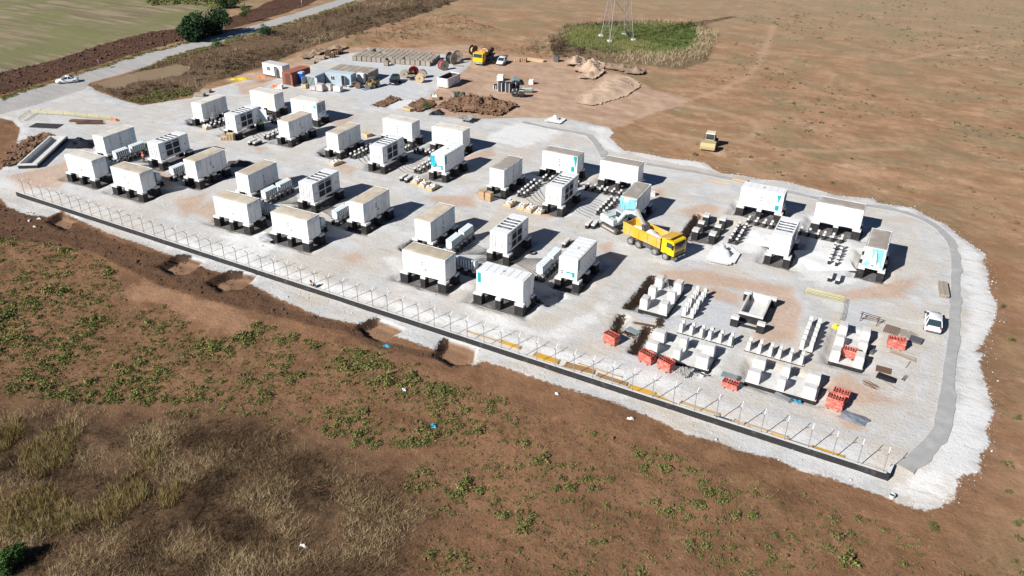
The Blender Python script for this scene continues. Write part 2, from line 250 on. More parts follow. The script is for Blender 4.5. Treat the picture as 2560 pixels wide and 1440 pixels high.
CT = [  # group, kind, dx (centre), centre y, seen as, wrapped, roof, extra key
    (1, 'C', -116.0, 104.4, 'wrapped end-on container at the left', 1, DUSTW), (1, 'G', -110.5, 113.6, 'half wrapped broadside container with torn dusty sheet', 1, DUSTW), (1, 'G', -100.3, 113.3, 'broadside container with louvred end bared', 1, DUSTW), (1, 'D', -95.8, 104.4, 'wrapped end-on container at the right', 1, DUST),
    (2, 'C', -116.4, 83.9, 'wrapped end-on container at the back left', 1, DUSTW), (2, 'A', -111.0, 74.2, 'wrapped broadside container nearest the tank', 1, DUSTW), (2, 'A', -100.75, 74.1, 'wrapped broadside container farther from the tank', 1, DUST), (2, 'D', -95.6, 83.3, 'wrapped end-on container at the right', 1, DUST),
    (3, 'C', -84.7, 103.6, 'wrapped end-on container at the left', 1, DUST), (3, 'G', -79.0, 112.4, 'wrapped broadside container with pale roof at left', 1, DUSTW), (3, 'G', -69.3, 113.0, 'wrapped broadside container with pale roof at right', 1, DUSTW), (3, 'D', -64.3, 103.8, 'unwrapped end-on container with blue film on its corner', 0, None),
    (4, 'C', -84.95, 83.1, 'wrapped end-on container at the left', 1, DUST), (4, 'A', -79.6, 73.4, 'left wrapped broadside container', 1, DUST), (4, 'A', -69.3, 73.3, 'right wrapped broadside container', 1, DUST), (4, 'D', -64.3, 82.85, 'wrapped end-on container at the right', 1, DUST),
    (5, 'C', -53.4, 103.0, 'end-on container with grey dusty roof', 1, DUSTG), (5, 'G', -47.9, 111.85, 'broadside container with teal corner showing', 1, DUSTG), (5, 'G', -38.1, 112.4, 'broadside container under loose crumpled wrap', 1, DUSTG), (5, 'D', -32.4, 102.6, 'end-on container with sagging blue front sheet', 1, DUSTG),
    (6, 'C', -53.35, 82.45, 'wrapped end-on container at the back left', 1, DUST), (6, 'A', -48.05, 72.6, 'wrapped broadside container with dusty roof', 1, DUST), (6, 'A', -37.65, 72.45, 'clean unwrapped broadside container with teal stripe', 0, None), (6, 'D', -32.45, 82.0, 'clean unwrapped end-on container with louvred front', 0, None),
    (7, 'G', -16.5, 112.4, 'clean corrugated broadside container with teal logo', 0, None), (7, 'G', -5.9, 112.2, 'broadside container under draped grey wrap', 1, DUSTG), (7, 'D', -0.1, 102.8, 'end-on container with folded teal tarpaulin front', 1, DUSTG)]
PADS = [(x, y, k) for (_, k, x, y, *_r) in CT]+[(CX[g], y, 'D') for g, y in INV]+[(-21.5, 103.0, 'D')]+[(x, y, k) for _, x, y, k in BARE]
def sdf(poly, X, Y, clip=6.0):
    """signed distance to an outline, positive inside"""
    out = np.full(X.shape, -clip); x0, y0 = poly.min(0)-clip; x1, y1 = poly.max(0)+clip
    k = np.nonzero((X > x0) & (X < x1) & (Y > y0) & (Y < y1))[0]
    if not len(k): return out
    x, y = X[k], Y[k]; d2 = np.full(len(k), 1e9); ins = np.zeros(len(k), bool); n = len(poly)
    for i in range(n):
        ax, ay = poly[i]; bx, by = poly[(i+1) % n]; ex, ey = bx-ax, by-ay
        t = np.clip(((x-ax)*ex + (y-ay)*ey)/(ex*ex+ey*ey+1e-12), 0, 1)
        d2 = np.minimum(d2, (x-ax-t*ex)**2 + (y-ay-t*ey)**2)
        c = ((ay > y) != (by > y)) & (x < (bx-ax)*(y-ay)/(by-ay+1e-12)+ax); ins ^= c
    out[k] = np.clip(np.where(ins, 1, -1)*np.sqrt(d2), -clip, clip); return out
def usdf(polys, X, Y): 
    r = np.full(X.shape, -6.0)
    for q in polys: r = np.maximum(r, sdf(q, X, Y))
    return r
def lines_d(polys, X, Y):
    r = np.full(X.shape, 36.0)
    for q in polys:
        for i in range(len(q)-1):
            ax, ay = q[i]; ex, ey = q[i+1][0]-ax, q[i+1][1]-ay
            t = np.clip(((X-ax)*ex + (Y-ay)*ey)/(ex*ex+ey*ey+1e-12), 0, 1); r = np.minimum(r, (X-ax-t*ex)**2 + (Y-ay-t*ey)**2)
    return np.sqrt(r)
_g = np.random.default_rng(3).random((256, 256))
def vnoise(x, y, s):
    x = np.asarray(x)*s; y = np.asarray(y)*s; i = np.floor(x).astype(int); j = np.floor(y).astype(int); u = x-i; v = y-j
    u = u*u*(3-2*u); v = v*v*(3-2*v); g = lambda a, b: _g[a % 256, b % 256]
    return (g(i, j)*(1-u)+g(i+1, j)*u)*(1-v) + (g(i, j+1)*(1-u)+g(i+1, j+1)*u)*v - 0.5
def sst(a, b, x): t = np.clip((x-a)/(b-a), 0, 1); return t*t*(3-2*t)
WALL_A, WALL_B = np.array([-115.6, 65.0]), np.array([5.35, 61.95])
def wall_y(x): return WALL_A[1] + (np.asarray(x)-WALL_A[0])*(WALL_B[1]-WALL_A[1])/(WALL_B[0]-WALL_A[0])
PIT_W = [(GP(q, -0.5), d) for q, d in PITS_PX]
TRENCH = [GP(q) for q in ([(1632, 690), (1565, 768), (1600, 775), (1665, 700)], [(1552, 785), (1532, 820), (1548, 835), (1572, 795)], [(1620, 815), (1577, 878), (1600, 885), (1642, 822)], [(1745, 535), (1708, 588), (1725, 596), (1765, 545)], [(1040, 595), (1000, 617), (1010, 628), (1045, 610)], [(500, 287), (468, 300), (480, 312), (505, 300)], [(830, 360), (798, 380), (815, 392), (838, 375)], [(1345, 742), (1400, 728), (1410, 745), (1370, 765)])]
PIT_SHADE_PX = [[(432, 684), (398, 664), (447, 639), (470, 642)], [(556, 731), (521, 706), (571, 681), (600, 683)], [(925, 838), (896, 816), (937, 798)], [(1130, 909), (1089, 887), (1112, 850)], [(150, 572), (120, 553), (150, 535)]]  # shaded edges of the pits, where shade is painted into the ground colour
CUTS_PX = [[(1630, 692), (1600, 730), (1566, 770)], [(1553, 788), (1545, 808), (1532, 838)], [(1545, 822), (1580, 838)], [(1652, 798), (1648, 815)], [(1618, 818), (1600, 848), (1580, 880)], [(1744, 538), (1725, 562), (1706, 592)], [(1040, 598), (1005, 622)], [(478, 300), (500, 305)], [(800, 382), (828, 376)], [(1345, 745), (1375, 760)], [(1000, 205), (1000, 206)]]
PLOUGH_DIR = np.array([0.86, 0.51])
def height(X, Y):
    X = np.atleast_1d(np.asarray(X, float)); Y = np.atleast_1d(np.asarray(Y, float))
    gs = sdf(Z_GRAVEL, X, Y); front = sst(3.5, -1.0, Y-wall_y(X))*sst(22, 9, X)
    h = front*(-0.42 - 0.25*sst(0, 14, wall_y(X)-Y)) + (1-front)*(-0.16)*sst(1.2, -0.4, gs)
    front2 = sst(0.15, -0.05, Y-wall_y(X))*sst(22, 6, X)            # outside the wall the gravel lies lower
    h = np.where(gs > -1.0, np.minimum(h, 0) + 0, h)
    h = h*(1-front2) + np.minimum(h, -0.33)*front2
    soil = sst(0.5, -1.0, gs)
    h = h + soil*(vnoise(X, Y, 0.9)*0.14 + vnoise(X+50, Y, 2.3)*0.07 + vnoise(X, Y, 0.15)*0.3) + (1-soil)*(vnoise(X, Y, 0.35)*0.06 + vnoise(X, Y+9, 1.3)*0.03)
    pl = usdf(Z_PLOUGH, X, Y); h = h + sst(-0.5, 0.8, pl)*vnoise(X, Y, 1.4)*0.5
    for q, d in PIT_W: h = h + d*sst(-0.25, 0.3, sdf(q, X, Y))
    for q in TRENCH: h = h - 0.75*sst(-0.25, 0.2, sdf(q, X, Y))
    pd = np.full(X.shape, 9.0)
    for px, py, k in PADS: a, b = (3.5, 1.75) if k in 'AG' else (1.75, 3.5); pd = np.minimum(pd, np.maximum(np.abs(X-px)-a, np.abs(Y-py)-b))
    h = h - .5*sst(1.0, .05, pd+.5*vnoise(X, Y, .9))
    s = sdf(Z_SLOPE, X, Y); h = h + sst(-1, 1, s)*vnoise(X, Y, 1.1)*0.18
    return h
def H(x, y): return float(height([x], [y])[0])
def axis(segs):
    out = []
    for a, b, d0, d1 in segs:
        n = max(2, int(abs(b-a)/((d0+d1)/2)));  t = np.linspace(0, 1, n, endpoint=False); w = d0/(d0+d1)*2
        out.append(a + (b-a)*(t*w + t*t*(1-w)))
    out.append(np.array([segs[-1][1]])); return np.concatenate(out)
GX = axis([(-900, -260, 25, 6), (-260, -128, 3, 0.7), (-128, 30, 0.4, 0.4), (30, 70, 0.6, 4), (70, 420, 6, 25)])
GY = axis([(-60, 14, 4, 0.6), (14, 125, 0.36, 0.36), (125, 180, 0.42, 0.8), (180, 330, 1.0, 5), (330, 1200, 8, 60)])
def build_ground():
    XX, YY = np.meshgrid(GX, GY); X = XX.ravel(); Y = YY.ravel()
    A = dict(rd=sdf(Z_ROAD, X, Y), gr=sdf(Z_GRAVEL, X, Y), dy=sdf(Z_DIRT, X, Y), pl=usdf(Z_PLOUGH, X, Y), md=sdf(Z_MEADOW, X, Y), vg=sdf(Z_VERGE, X, Y), il=sdf(Z_ISLE, X, Y), ov=sdf(Z_OVAL, X, Y), ovr=sdf(Z_OVALR, X, Y),
             sl=sdf(Z_SLOPE, X, Y), th=sdf(Z_THICK, X, Y), wh=usdf([GP(q) for q in WHITE_PX], X, Y), re=np.maximum(usdf([GP(q) for q in RED_PX], X, Y), sdf(Z_BARE, X, Y)), gg=usdf([GP(q) for q in GREY_PX], X, Y), tr=1.2-lines_d([GP(q) for q in TRACKS_PX], X, Y),
             pit=np.maximum(usdf(TRENCH, X, Y), usdf([q for q, d in PIT_W], X, Y)), pw=usdf([q for q, d in PIT_W], X, Y),
             gt=np.abs(lines_d([GP(q) for q in GTRACK_PX], X, Y)-1.0),
             td=0.55-np.minimum(lines_d([GP(q) for q in CUTS_PX], X, Y), lines_d([GP(q, -.45) for q in PIT_SHADE_PX], X, Y)))
    Zh = height(X, Y); V = np.stack([X, Y, Zh], 1); nx, ny = len(GX), len(GY)
    i = (np.arange(ny-1)[:, None]*nx + np.arange(nx-1)[None, :]).ravel(); Fq = np.stack([i, i+1, i+nx+1, i+nx], 1)
    c = lambda a: a[Fq].mean(1)
    zone = np.zeros(len(Fq), int)
    for k, n in enumerate(('dy', 'gr', 'vg', 'pl', 'md', 'rd')): zone[c(A[n]) > 0] = k+1
    zone[(c(A['gr']) > 0) & (zone != 6)] = 2
    names = ['ground', 'dirt_yard', 'gravel_pad', 'road_verge', 'ploughed_strip', 'meadow', 'road']
    for k, n in enumerate(names):
        fs = Fq[zone == k]; u, inv = np.unique(fs, return_inverse=True)
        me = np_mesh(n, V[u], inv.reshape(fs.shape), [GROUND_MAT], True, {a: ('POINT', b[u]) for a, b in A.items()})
        tag(part(n, me), kind='structure')
class NB:
    def __init__(s, name):
        s.mat = bpy.data.materials.new(name); s.mat.use_nodes = True; s.t = s.mat.node_tree; s.N = s.t.nodes; s.L = s.t.links; s.b = s.N['Principled BSDF']
        s.tc = s.N.new('ShaderNodeTexCoord').outputs['Object']
    def _in(s, sock, v):
        if hasattr(v, 'links'): s.L.new(v, sock)
        else: sock.default_value = v
    def noise(s, scale, detail=5, rough=0.55, vec=None, dist=0.0):
        n = s.N.new('ShaderNodeTexNoise'); n.inputs['Scale'].default_value = scale; n.inputs['Detail'].default_value = detail; n.inputs['Roughness'].default_value = rough; n.inputs['Distortion'].default_value = dist
        s.L.new(s.tc if vec is None else vec, n.inputs['Vector']); return n.outputs[0]
    def mapv(s, scale=(1, 1, 1), rot=0):
        n = s.N.new('ShaderNodeMapping'); n.inputs['Scale'].default_value = scale; n.inputs['Rotation'].default_value = (0, 0, rot); s.L.new(s.tc, n.inputs[0]); return n.outputs[0]
    def math(s, op, a, b=0.0, c=0.0):
        n = s.N.new('ShaderNodeMath'); n.operation = op
        for k, v in enumerate((a, b, c)): s._in(n.inputs[k], v)
        return n.outputs[0]
    def ramp(s, v, a, b, c=0.0, d=1.0):
        n = s.N.new('ShaderNodeMapRange'); n.interpolation_type = 'SMOOTHSTEP'; s._in(n.inputs[0], v)
        for k, q in enumerate((a, b, c, d)): n.inputs[k+1].default_value = q
        return n.outputs[0]
    def mix(s, f, a, b, mode='MIX'):
        n = s.N.new('ShaderNodeMix'); n.data_type = 'RGBA'; n.blend_type = mode
        f4 = lambda q: tuple(q)+(1,) if isinstance(q, tuple) and len(q) == 3 else q
        s._in(n.inputs[0], f); s._in(n.inputs[6], f4(a)); s._in(n.inputs[7], f4(b)); return n.outputs[2]
    def attr(s, name):
        n = s.N.new('ShaderNodeAttribute'); n.attribute_name = name; return n.outputs['Fac']
def ground_material():
    s = NB('site ground'); n_lo = s.noise(0.05, 4); n_mid = s.noise(0.35, 6, 0.6); n_hi = s.noise(2.2, 6, 0.65); n_fine = s.noise(9, 4, 0.6)
    w1 = s.math('MULTIPLY_ADD', n_mid, 3.0, -1.5); w2 = s.math('MULTIPLY_ADD', n_hi, 1.2, -0.6); warp = s.math('ADD', w1, w2); warps = s.math('MULTIPLY_ADD', n_hi, 1.1, -0.55)
    def mask(a, amp=1.0, soft=0.35, small=False):
        v = s.math('MULTIPLY_ADD', warps if small else warp, amp, s.attr(a)); return s.ramp(v, -soft, soft)
    # brown field
    soil = s.mix(s.ramp(n_mid, 0.3, 0.7), (0.172, 0.090, 0.047), (0.262, 0.146, 0.080)); soil = s.mix(s.ramp(n_hi, 0.52, 0.75), soil, (0.115, 0.064, 0.038)); soil = s.mix(s.ramp(n_lo, 0.45, 0.62, 0, 0.45), soil, (0.28, 0.150, 0.082)); soil = s.mix(s.ramp(s.noise(1.1, 8, 0.75, s.mapv((1.3, 0.7, 1), -0.46)), 0.54, 0.68, 0, 0.6), soil, (0.36, 0.205, 0.115)); soil = s.mix(s.ramp(s.noise(5.0, 6, 0.75), 0.55, 0.7, 0, 0.75), soil, (0.085, 0.046, 0.028))
    streak = s.noise(0.16, 9, 0.7, s.mapv((0.75, 1.25, 1), 0.25)); grassy = s.noise(0.07, 10, 0.74, s.mapv((0.85, 1.15, 1), 0.15), 0.6)
    sep = s.N.new('ShaderNodeSeparateXYZ'); s.L.new(s.tc, sep.inputs[0])
    back = s.math('MAXIMUM', s.ramp(sep.outputs[1], 95, 135), s.ramp(sep.outputs[0], 8, 22))
    far = s.mix(s.ramp(streak, 0.38, 0.66), (0.300, 0.168, 0.092), (0.44, 0.275, 0.165)); far = s.mix(s.ramp(grassy, 0.45, 0.62, 0, 0.75), far, (0.235, 0.188, 0.105)); far = s.mix(s.ramp(s.noise(0.09, 10, 0.74, s.mapv((0.8, 1.3, 1), 0.3)), 0.57, 0.68, 0, 0.85), far, (0.52, 0.365, 0.26))
    far = s.mix(s.ramp(sep.outputs[1], 170, 290, 0, 0.55), far, (0.33, 0.26, 0.165)); far = s.mix(s.ramp(n_hi, 0.5, 0.8, 0, 0.5), far, (0.150, 0.108, 0.062)); far = s.mix(s.ramp(s.noise(1.3, 6, 0.75), 0.54, 0.7, 0, 0.45), far, (0.15, 0.112, 0.06))
    col = s.mix(back, soil, far)
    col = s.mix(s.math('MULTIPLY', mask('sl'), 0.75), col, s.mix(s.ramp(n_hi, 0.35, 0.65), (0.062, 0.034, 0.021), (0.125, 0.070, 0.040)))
    thk = s.mix(s.ramp(n_mid, 0.35, 0.65), (0.075, 0.047, 0.028), (0.165, 0.100, 0.056)); col = s.mix(mask('th', 2.6, 4.0), col, thk)
    tr = s.ramp(s.math('MULTIPLY_ADD', n_hi, 1.4, s.math('ADD', s.attr('tr'), -0.7)), -0.3, 1.1, 0, 0.5); col = s.mix(tr, col, (0.48, 0.32, 0.215))
    # verge, meadow, ploughed strip, oval
    vg = s.mix(s.ramp(n_hi, 0.35, 0.7), (0.10, 0.062, 0.038), (0.21, 0.14, 0.085)); col = s.mix(mask('vg', 0.8), col, vg); col = s.mix(mask('il', 0.8), col, (0.26, 0.19, 0.12))
    col = s.mix(mask('ovr', 0.8, 0.8), col, s.mix(n_hi, (0.12, 0.08, 0.05), (0.26, 0.19, 0.11))); col = s.mix(mask('ov', 0.8, 0.8), col, s.mix(n_hi, (0.09, 0.12, 0.04), (0.21, 0.21, 0.08)))
    mrow = s.noise(0.6, 6, 0.68, s.mapv((0.06, 1.0, 1), -0.50)); md = s.mix(s.ramp(mrow, 0.42, 0.58), (0.185, 0.155, 0.092), (0.30, 0.245, 0.155)); md = s.mix(s.ramp(s.noise(0.06, 5, 0.6), 0.42, 0.6), md, (0.19, 0.185, 0.085)); md = s.mix(s.ramp(n_hi, 0.5, 0.8, 0, 0.35), md, (0.13, 0.11, 0.06)); col = s.mix(mask('md', 0.35), col, md)
    pl = s.mix(s.ramp(n_hi, 0.35, 0.68), (0.055, 0.028, 0.019), (0.135, 0.072, 0.046)); col = s.mix(mask('pl', 0.4), col, pl)
    # dirt yard, gravel
    dy = s.mix(s.ramp(streak, 0.35, 0.68), (0.38, 0.245, 0.165), (0.52, 0.37, 0.265)); dy = s.mix(s.ramp(n_hi, 0.55, 0.8, 0, 0.4), dy, (0.28, 0.185, 0.125)); col = s.mix(mask('dy', 1.0, 0.6), col, dy)
    gv = s.mix(s.ramp(n_mid, 0.3, 0.7), (0.49, 0.49, 0.485), (0.63, 0.63, 0.625)); tanm = s.ramp(s.noise(0.09, 7, 0.66), 0.43, 0.62, 0, 0.68); gv = s.mix(s.math('MULTIPLY', tanm, s.ramp(sep.outputs[0], -100, -40, 0.75, 1.25)), gv, (0.55, 0.485, 0.40))
    gv = s.mix(s.ramp(s.noise(0.5, 6, 0.7, s.mapv((0.25, 1.4, 1), -0.05)), 0.5, 0.72, 0, 0.5), gv, (0.70, 0.695, 0.68))
    gv = s.mix(s.math('MULTIPLY', s.ramp(s.attr('gt'), 0.75, 0.2), s.ramp(n_mid, 0.35, 0.6, 0.2, 0.8)), gv, s.mix(n_hi, (0.44, 0.375, 0.30), (0.68, 0.65, 0.61)))
    gv = s.mix(s.ramp(s.noise(3.2, 5, 0.8), 0.50, 0.62, 0, 0.30), gv, (0.36, 0.345, 0.325)); gv = s.mix(s.ramp(s.noise(5.5, 4, 0.8), 0.54, 0.64, 0, 0.5), gv, (0.76, 0.755, 0.745))
    gm = s.math('MULTIPLY', mask('gr', 1.25, 0.16, True), s.ramp(s.attr('pw'), 0.1, -0.3))
    gv = s.mix(s.math('MULTIPLY', mask('gg', 1.2, 0.6), 0.8), gv, s.mix(n_hi, (0.44, 0.46, 0.485), (0.62, 0.64, 0.66))); gv = s.mix(s.math('MULTIPLY', mask('wh', 1.3, 0.8), 0.8), gv, s.mix(n_mid, (0.70, 0.695, 0.68), (0.80, 0.80, 0.79)))
    gv = s.mix(s.ramp(s.noise(0.8, 8, 0.75, s.mapv((0.3, 1.5, 1), 0.12)), 0.52, 0.66, 0, 0.5), gv, (0.42, 0.36, 0.29)); gv = s.mix(s.ramp(s.noise(14, 3, 0.6), 0.56, 0.72, 0, 0.55), gv, (0.27, 0.265, 0.26)); gv = s.mix(s.ramp(n_fine, 0.55, 0.78, 0, 0.5), gv, (0.27, 0.26, 0.25)); gv = s.mix(s.ramp(s.noise(3.0, 6, 0.75), 0.56, 0.74, 0, 0.45), gv, (0.33, 0.305, 0.275))
    col = s.mix(gm, col, gv); col = s.mix(s.math('MULTIPLY', mask('re', 0.9, 0.7), s.ramp(n_hi, 0.2, 0.6, 0.35, 0.95)), col, s.mix(gm, s.mix(n_mid, (0.27, 0.145, 0.080), (0.42, 0.25, 0.15)), s.mix(n_mid, (0.40, 0.255, 0.175), (0.62, 0.465, 0.355))))
    rdc = s.mix(s.noise(0.6, 6, 0.6, s.mapv((0.3, 1, 1), 0.5)), (0.36, 0.345, 0.33), (0.45, 0.435, 0.415)); col = s.mix(mask('rd', 0.25, 0.25, True), col, rdc)
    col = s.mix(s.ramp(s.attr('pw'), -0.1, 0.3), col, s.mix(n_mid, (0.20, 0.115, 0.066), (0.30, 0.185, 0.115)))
    col = s.mix(s.ramp(s.math('MULTIPLY_ADD', n_hi, 1.3, s.math('ADD', s.math('ADD', s.attr('td'), s.math('MULTIPLY_ADD', n_fine, 0.9, -0.45)), -0.72)), -0.1, 0.12), col, (0.05, 0.031, 0.022))  # dark soil along trench cuts; along pit edges this paints in wall shade
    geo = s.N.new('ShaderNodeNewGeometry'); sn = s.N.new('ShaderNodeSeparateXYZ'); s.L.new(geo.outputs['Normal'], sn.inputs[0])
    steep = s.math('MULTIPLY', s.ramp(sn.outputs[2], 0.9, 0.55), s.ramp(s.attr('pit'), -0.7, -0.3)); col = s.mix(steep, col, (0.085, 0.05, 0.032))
    s.L.new(col, s.b.inputs['Base Color']); s.b.inputs['Roughness'].default_value = 0.95; s.b.inputs['Specular IOR Level'].default_value = 0.15
    hgt = s.math('ADD', s.math('MULTIPLY', n_hi, 0.8), s.math('MULTIPLY', n_fine, 0.45))
    bp = s.N.new('ShaderNodeBump'); bp.inputs['Distance'].default_value = 0.22; s.L.new(hgt, bp.inputs['Height'])
    s.L.new(s.math('MULTIPLY', s.math('MULTIPLY_ADD', gm, -0.3, 0.8), s.math('MULTIPLY_ADD', back, -0.5, 1.0)), bp.inputs['Strength']); s.L.new(bp.outputs[0], s.b.inputs['Normal']); return s.mat
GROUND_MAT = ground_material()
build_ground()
# ------------------------------------------------------------------ containers and their foundations
CL, CW, CH, CZ = 6.058, 2.438, 2.80, 1.10
hx, hy = CL/2, CW/2
_cache = {}
def cached(key, fn):
    if key not in _cache: _cache[key] = fn()
    return _cache[key]
def wrinkled_side(mb, a, b, z0, z1, n, seams, seed, m=0, amp=0.035):
    """one sheet side of wrap from a to b (xy), outward normal n, grooves at seams (0..1)"""
    us = list(np.linspace(0, 1, 30)); L = math.dist(a, b)
    for q in seams: us += [q-0.03/L, q, q+0.03/L]
    us = sorted(set(round(u, 5) for u in us)); vs = np.linspace(0, 1, 9); i0 = len(mb.v)
    for vv in vs:
        for u in us:
            d = amp*vnoise(u*L+seed*7.3, vv*1.2+seed, 1.7) + amp*0.6*vnoise(u*L*3+seed, vv*0.8+seed*3, 2.1)
            if any(abs(u-q) < 1e-4 for q in seams): d -= 0.04
            d = d + 0.02 + (0.05*float(vnoise(u*L+seed, 3.1, 2.5)) + 0.04 if vv < 0.06 else 0)
            zz = z0 + (z1-z0)*vv - (0.06+0.12*float(vnoise(u*L, seed*1.7, 1.3)) if vv == 0 else 0)
            mb.v.append((a[0]+(b[0]-a[0])*u+n[0]*float(d), a[1]+(b[1]-a[1])*u+n[1]*float(d), zz))
    w = len(us)
    for r in range(len(vs)-1):
        for k in range(w-1):
            q = i0+r*w+k; mb.f.append([q, q+1, q+w+1, q+w]); mb.m.append(m); mb.sm.append(True)
def wrap_mesh(seed):
    mb = MB(); s6 = [i/6 for i in range(1, 6)]
    wrinkled_side(mb, (-hx, -hy), (hx, -hy), 0, CH, (0, -1), s6, seed); wrinkled_side(mb, (hx, -hy), (hx, hy), 0, CH, (1, 0), [0.5], seed+1)
    wrinkled_side(mb, (hx, hy), (-hx, hy), 0, CH, (0, 1), [0.2, 0.5, 0.8], seed+2); wrinkled_side(mb, (-hx, hy), (-hx, -hy), 0, CH, (-1, 0), [0.5], seed+3)
    return mb.mesh('wrap', WRAP)
def roof_cover_mesh(seed, mat):
    mb = MB(); nx, ny = 24, 9; i0 = 0
    for j in range(ny):
        for i in range(nx):
            u, v = i/(nx-1), j/(ny-1); e = min(u, 1-u, v, 1-v)
            z = CH + 0.02 + 0.05*float(vnoise(u*6+seed, v*3, 1.5)) + (0.02 if e > 0.01 else -0.10)
            mb.v.append(((u-0.5)*(CL+0.10), (v-0.5)*(CW+0.10), z))
    for j in range(ny-1):
        for i in range(nx-1):
            q = j*nx+i; mb.f.append([q, q+1, q+nx+1, q+nx]); mb.m.append(0); mb.sm.append(True)
    return mb.mesh('roof_cover', mat)
def tri_sign(s=0.38, mat=SIGNG):
    mb = MB(); mb.prism([(-s/2, 0), (s/2, 0), (0, s*0.87)], 0, 0.012, 'y', 0); return mb.mesh('warning_sign', mat)
def plate(w, h, mat, d=0.014): return MB().box(-w/2, w/2, 0, d, 0, h).mesh('plate', mat)
FACE = {'-y': (0, lambda u: (u, -hy)), '+x': (math.pi/2, lambda u: (hx, u)), '+y': (math.pi, lambda u: (-u, hy)), '-x': (-math.pi/2, lambda u: (-hx, -u))}
def stick(name, me, root, side, u, z, out=0.03, label=None):
    """fix a small flat piece on a side of a container; u runs to the right as seen from outside"""
    a, f = FACE[side]; x, y = f(u); n = {'-y': (0, -1), '+x': (1, 0), '+y': (0, 1), '-x': (-1, 0)}[side]
    return part(name, me, root, (x+n[0]*(out+0.014), y+n[1]*(out+0.014), z), a, label=label)
def body_box(): return MB().box(-hx+.03, hx-.03, -hy+.03, hy-.03, 0.0, CH-.02).mesh('body', WHITE)
def frame_mesh():
    mb = MB()
    for x in (-hx, hx-.16):
        for y in (-hy, hy-.16): mb.box(x, x+.16, y, y+.16, 0, CH)
    for y in (-hy+.004, hy-.124):
        mb.box(-hx+.16, hx-.16, y, y+.12, 0.004, .16); mb.box(-hx+.16, hx-.16, y, y+.12, CH-.14, CH-.004)
    for x in (-hx+.004, hx-.124):
        mb.box(x, x+.12, -hy+.16, hy-.16, 0.004, .16); mb.box(x, x+.12, -hy+.16, hy-.16, CH-.14, CH-.004)
    return mb.mesh('frame', WHITE)
def ribbed_roof():
    mb = MB(); n = 6; w = (CL-.36)/n
    for i in range(n): mb.box(-hx+.18+i*w+.02, -hx+.18+(i+1)*w-.02, -hy+.14, hy-.14, CH-.03, CH+.025, 0, .03, .03)
    return mb.mesh('roof_panel', WHITE)
def corrugated(L, h, n, mat, depth=0.035):
    mb = MB(); p = []; w = L/n
    for i in range(n):
        x = -L/2+i*w; p += [(x, 0), (x+w*.28, 0), (x+w*.45, -depth), (x+w*.83, -depth)]
    p.append((L/2, 0)); i0 = 0
    for x, y in p: mb.v += [(x, y, 0), (x, y, h)]
    for k in range(len(p)-1): mb.f.append([2*k, 2*k+2, 2*k+3, 2*k+1]); mb.m.append(0); mb.sm.append(False)
    return mb.mesh('corrugated_panel', mat)
def louvre_door(w, h, mat, slat=WHITE):
    mb = MB(); mb.box(-w/2, w/2, -.02, 0, 0, h)
    for r in range(4):
        z0 = .75+r*(h-.85)/4; z1 = z0+(h-.85)/4-.07; n = 6
        for k in range(n):
            z = z0+(z1-z0)*k/n; mb.face([(-w/2+.08, -.025, z), (w/2-.08, -.025, z), (w/2-.08, -.055, z+(z1-z0)/n*.6), (-w/2+.08, -.055, z+(z1-z0)/n*.6)], 1)
    return mb.mesh('louvre_door', mat, slat)
def plain_door(w, h):
    mb = MB(); mb.box(-w/2+.012, w/2-.012, -.028, 0, 0, h); mb.box(w/2-.11, w/2-.06, -.05, -.028, h*.45, h*.55, 1); return mb.mesh('door', WHITE, SIGNG)
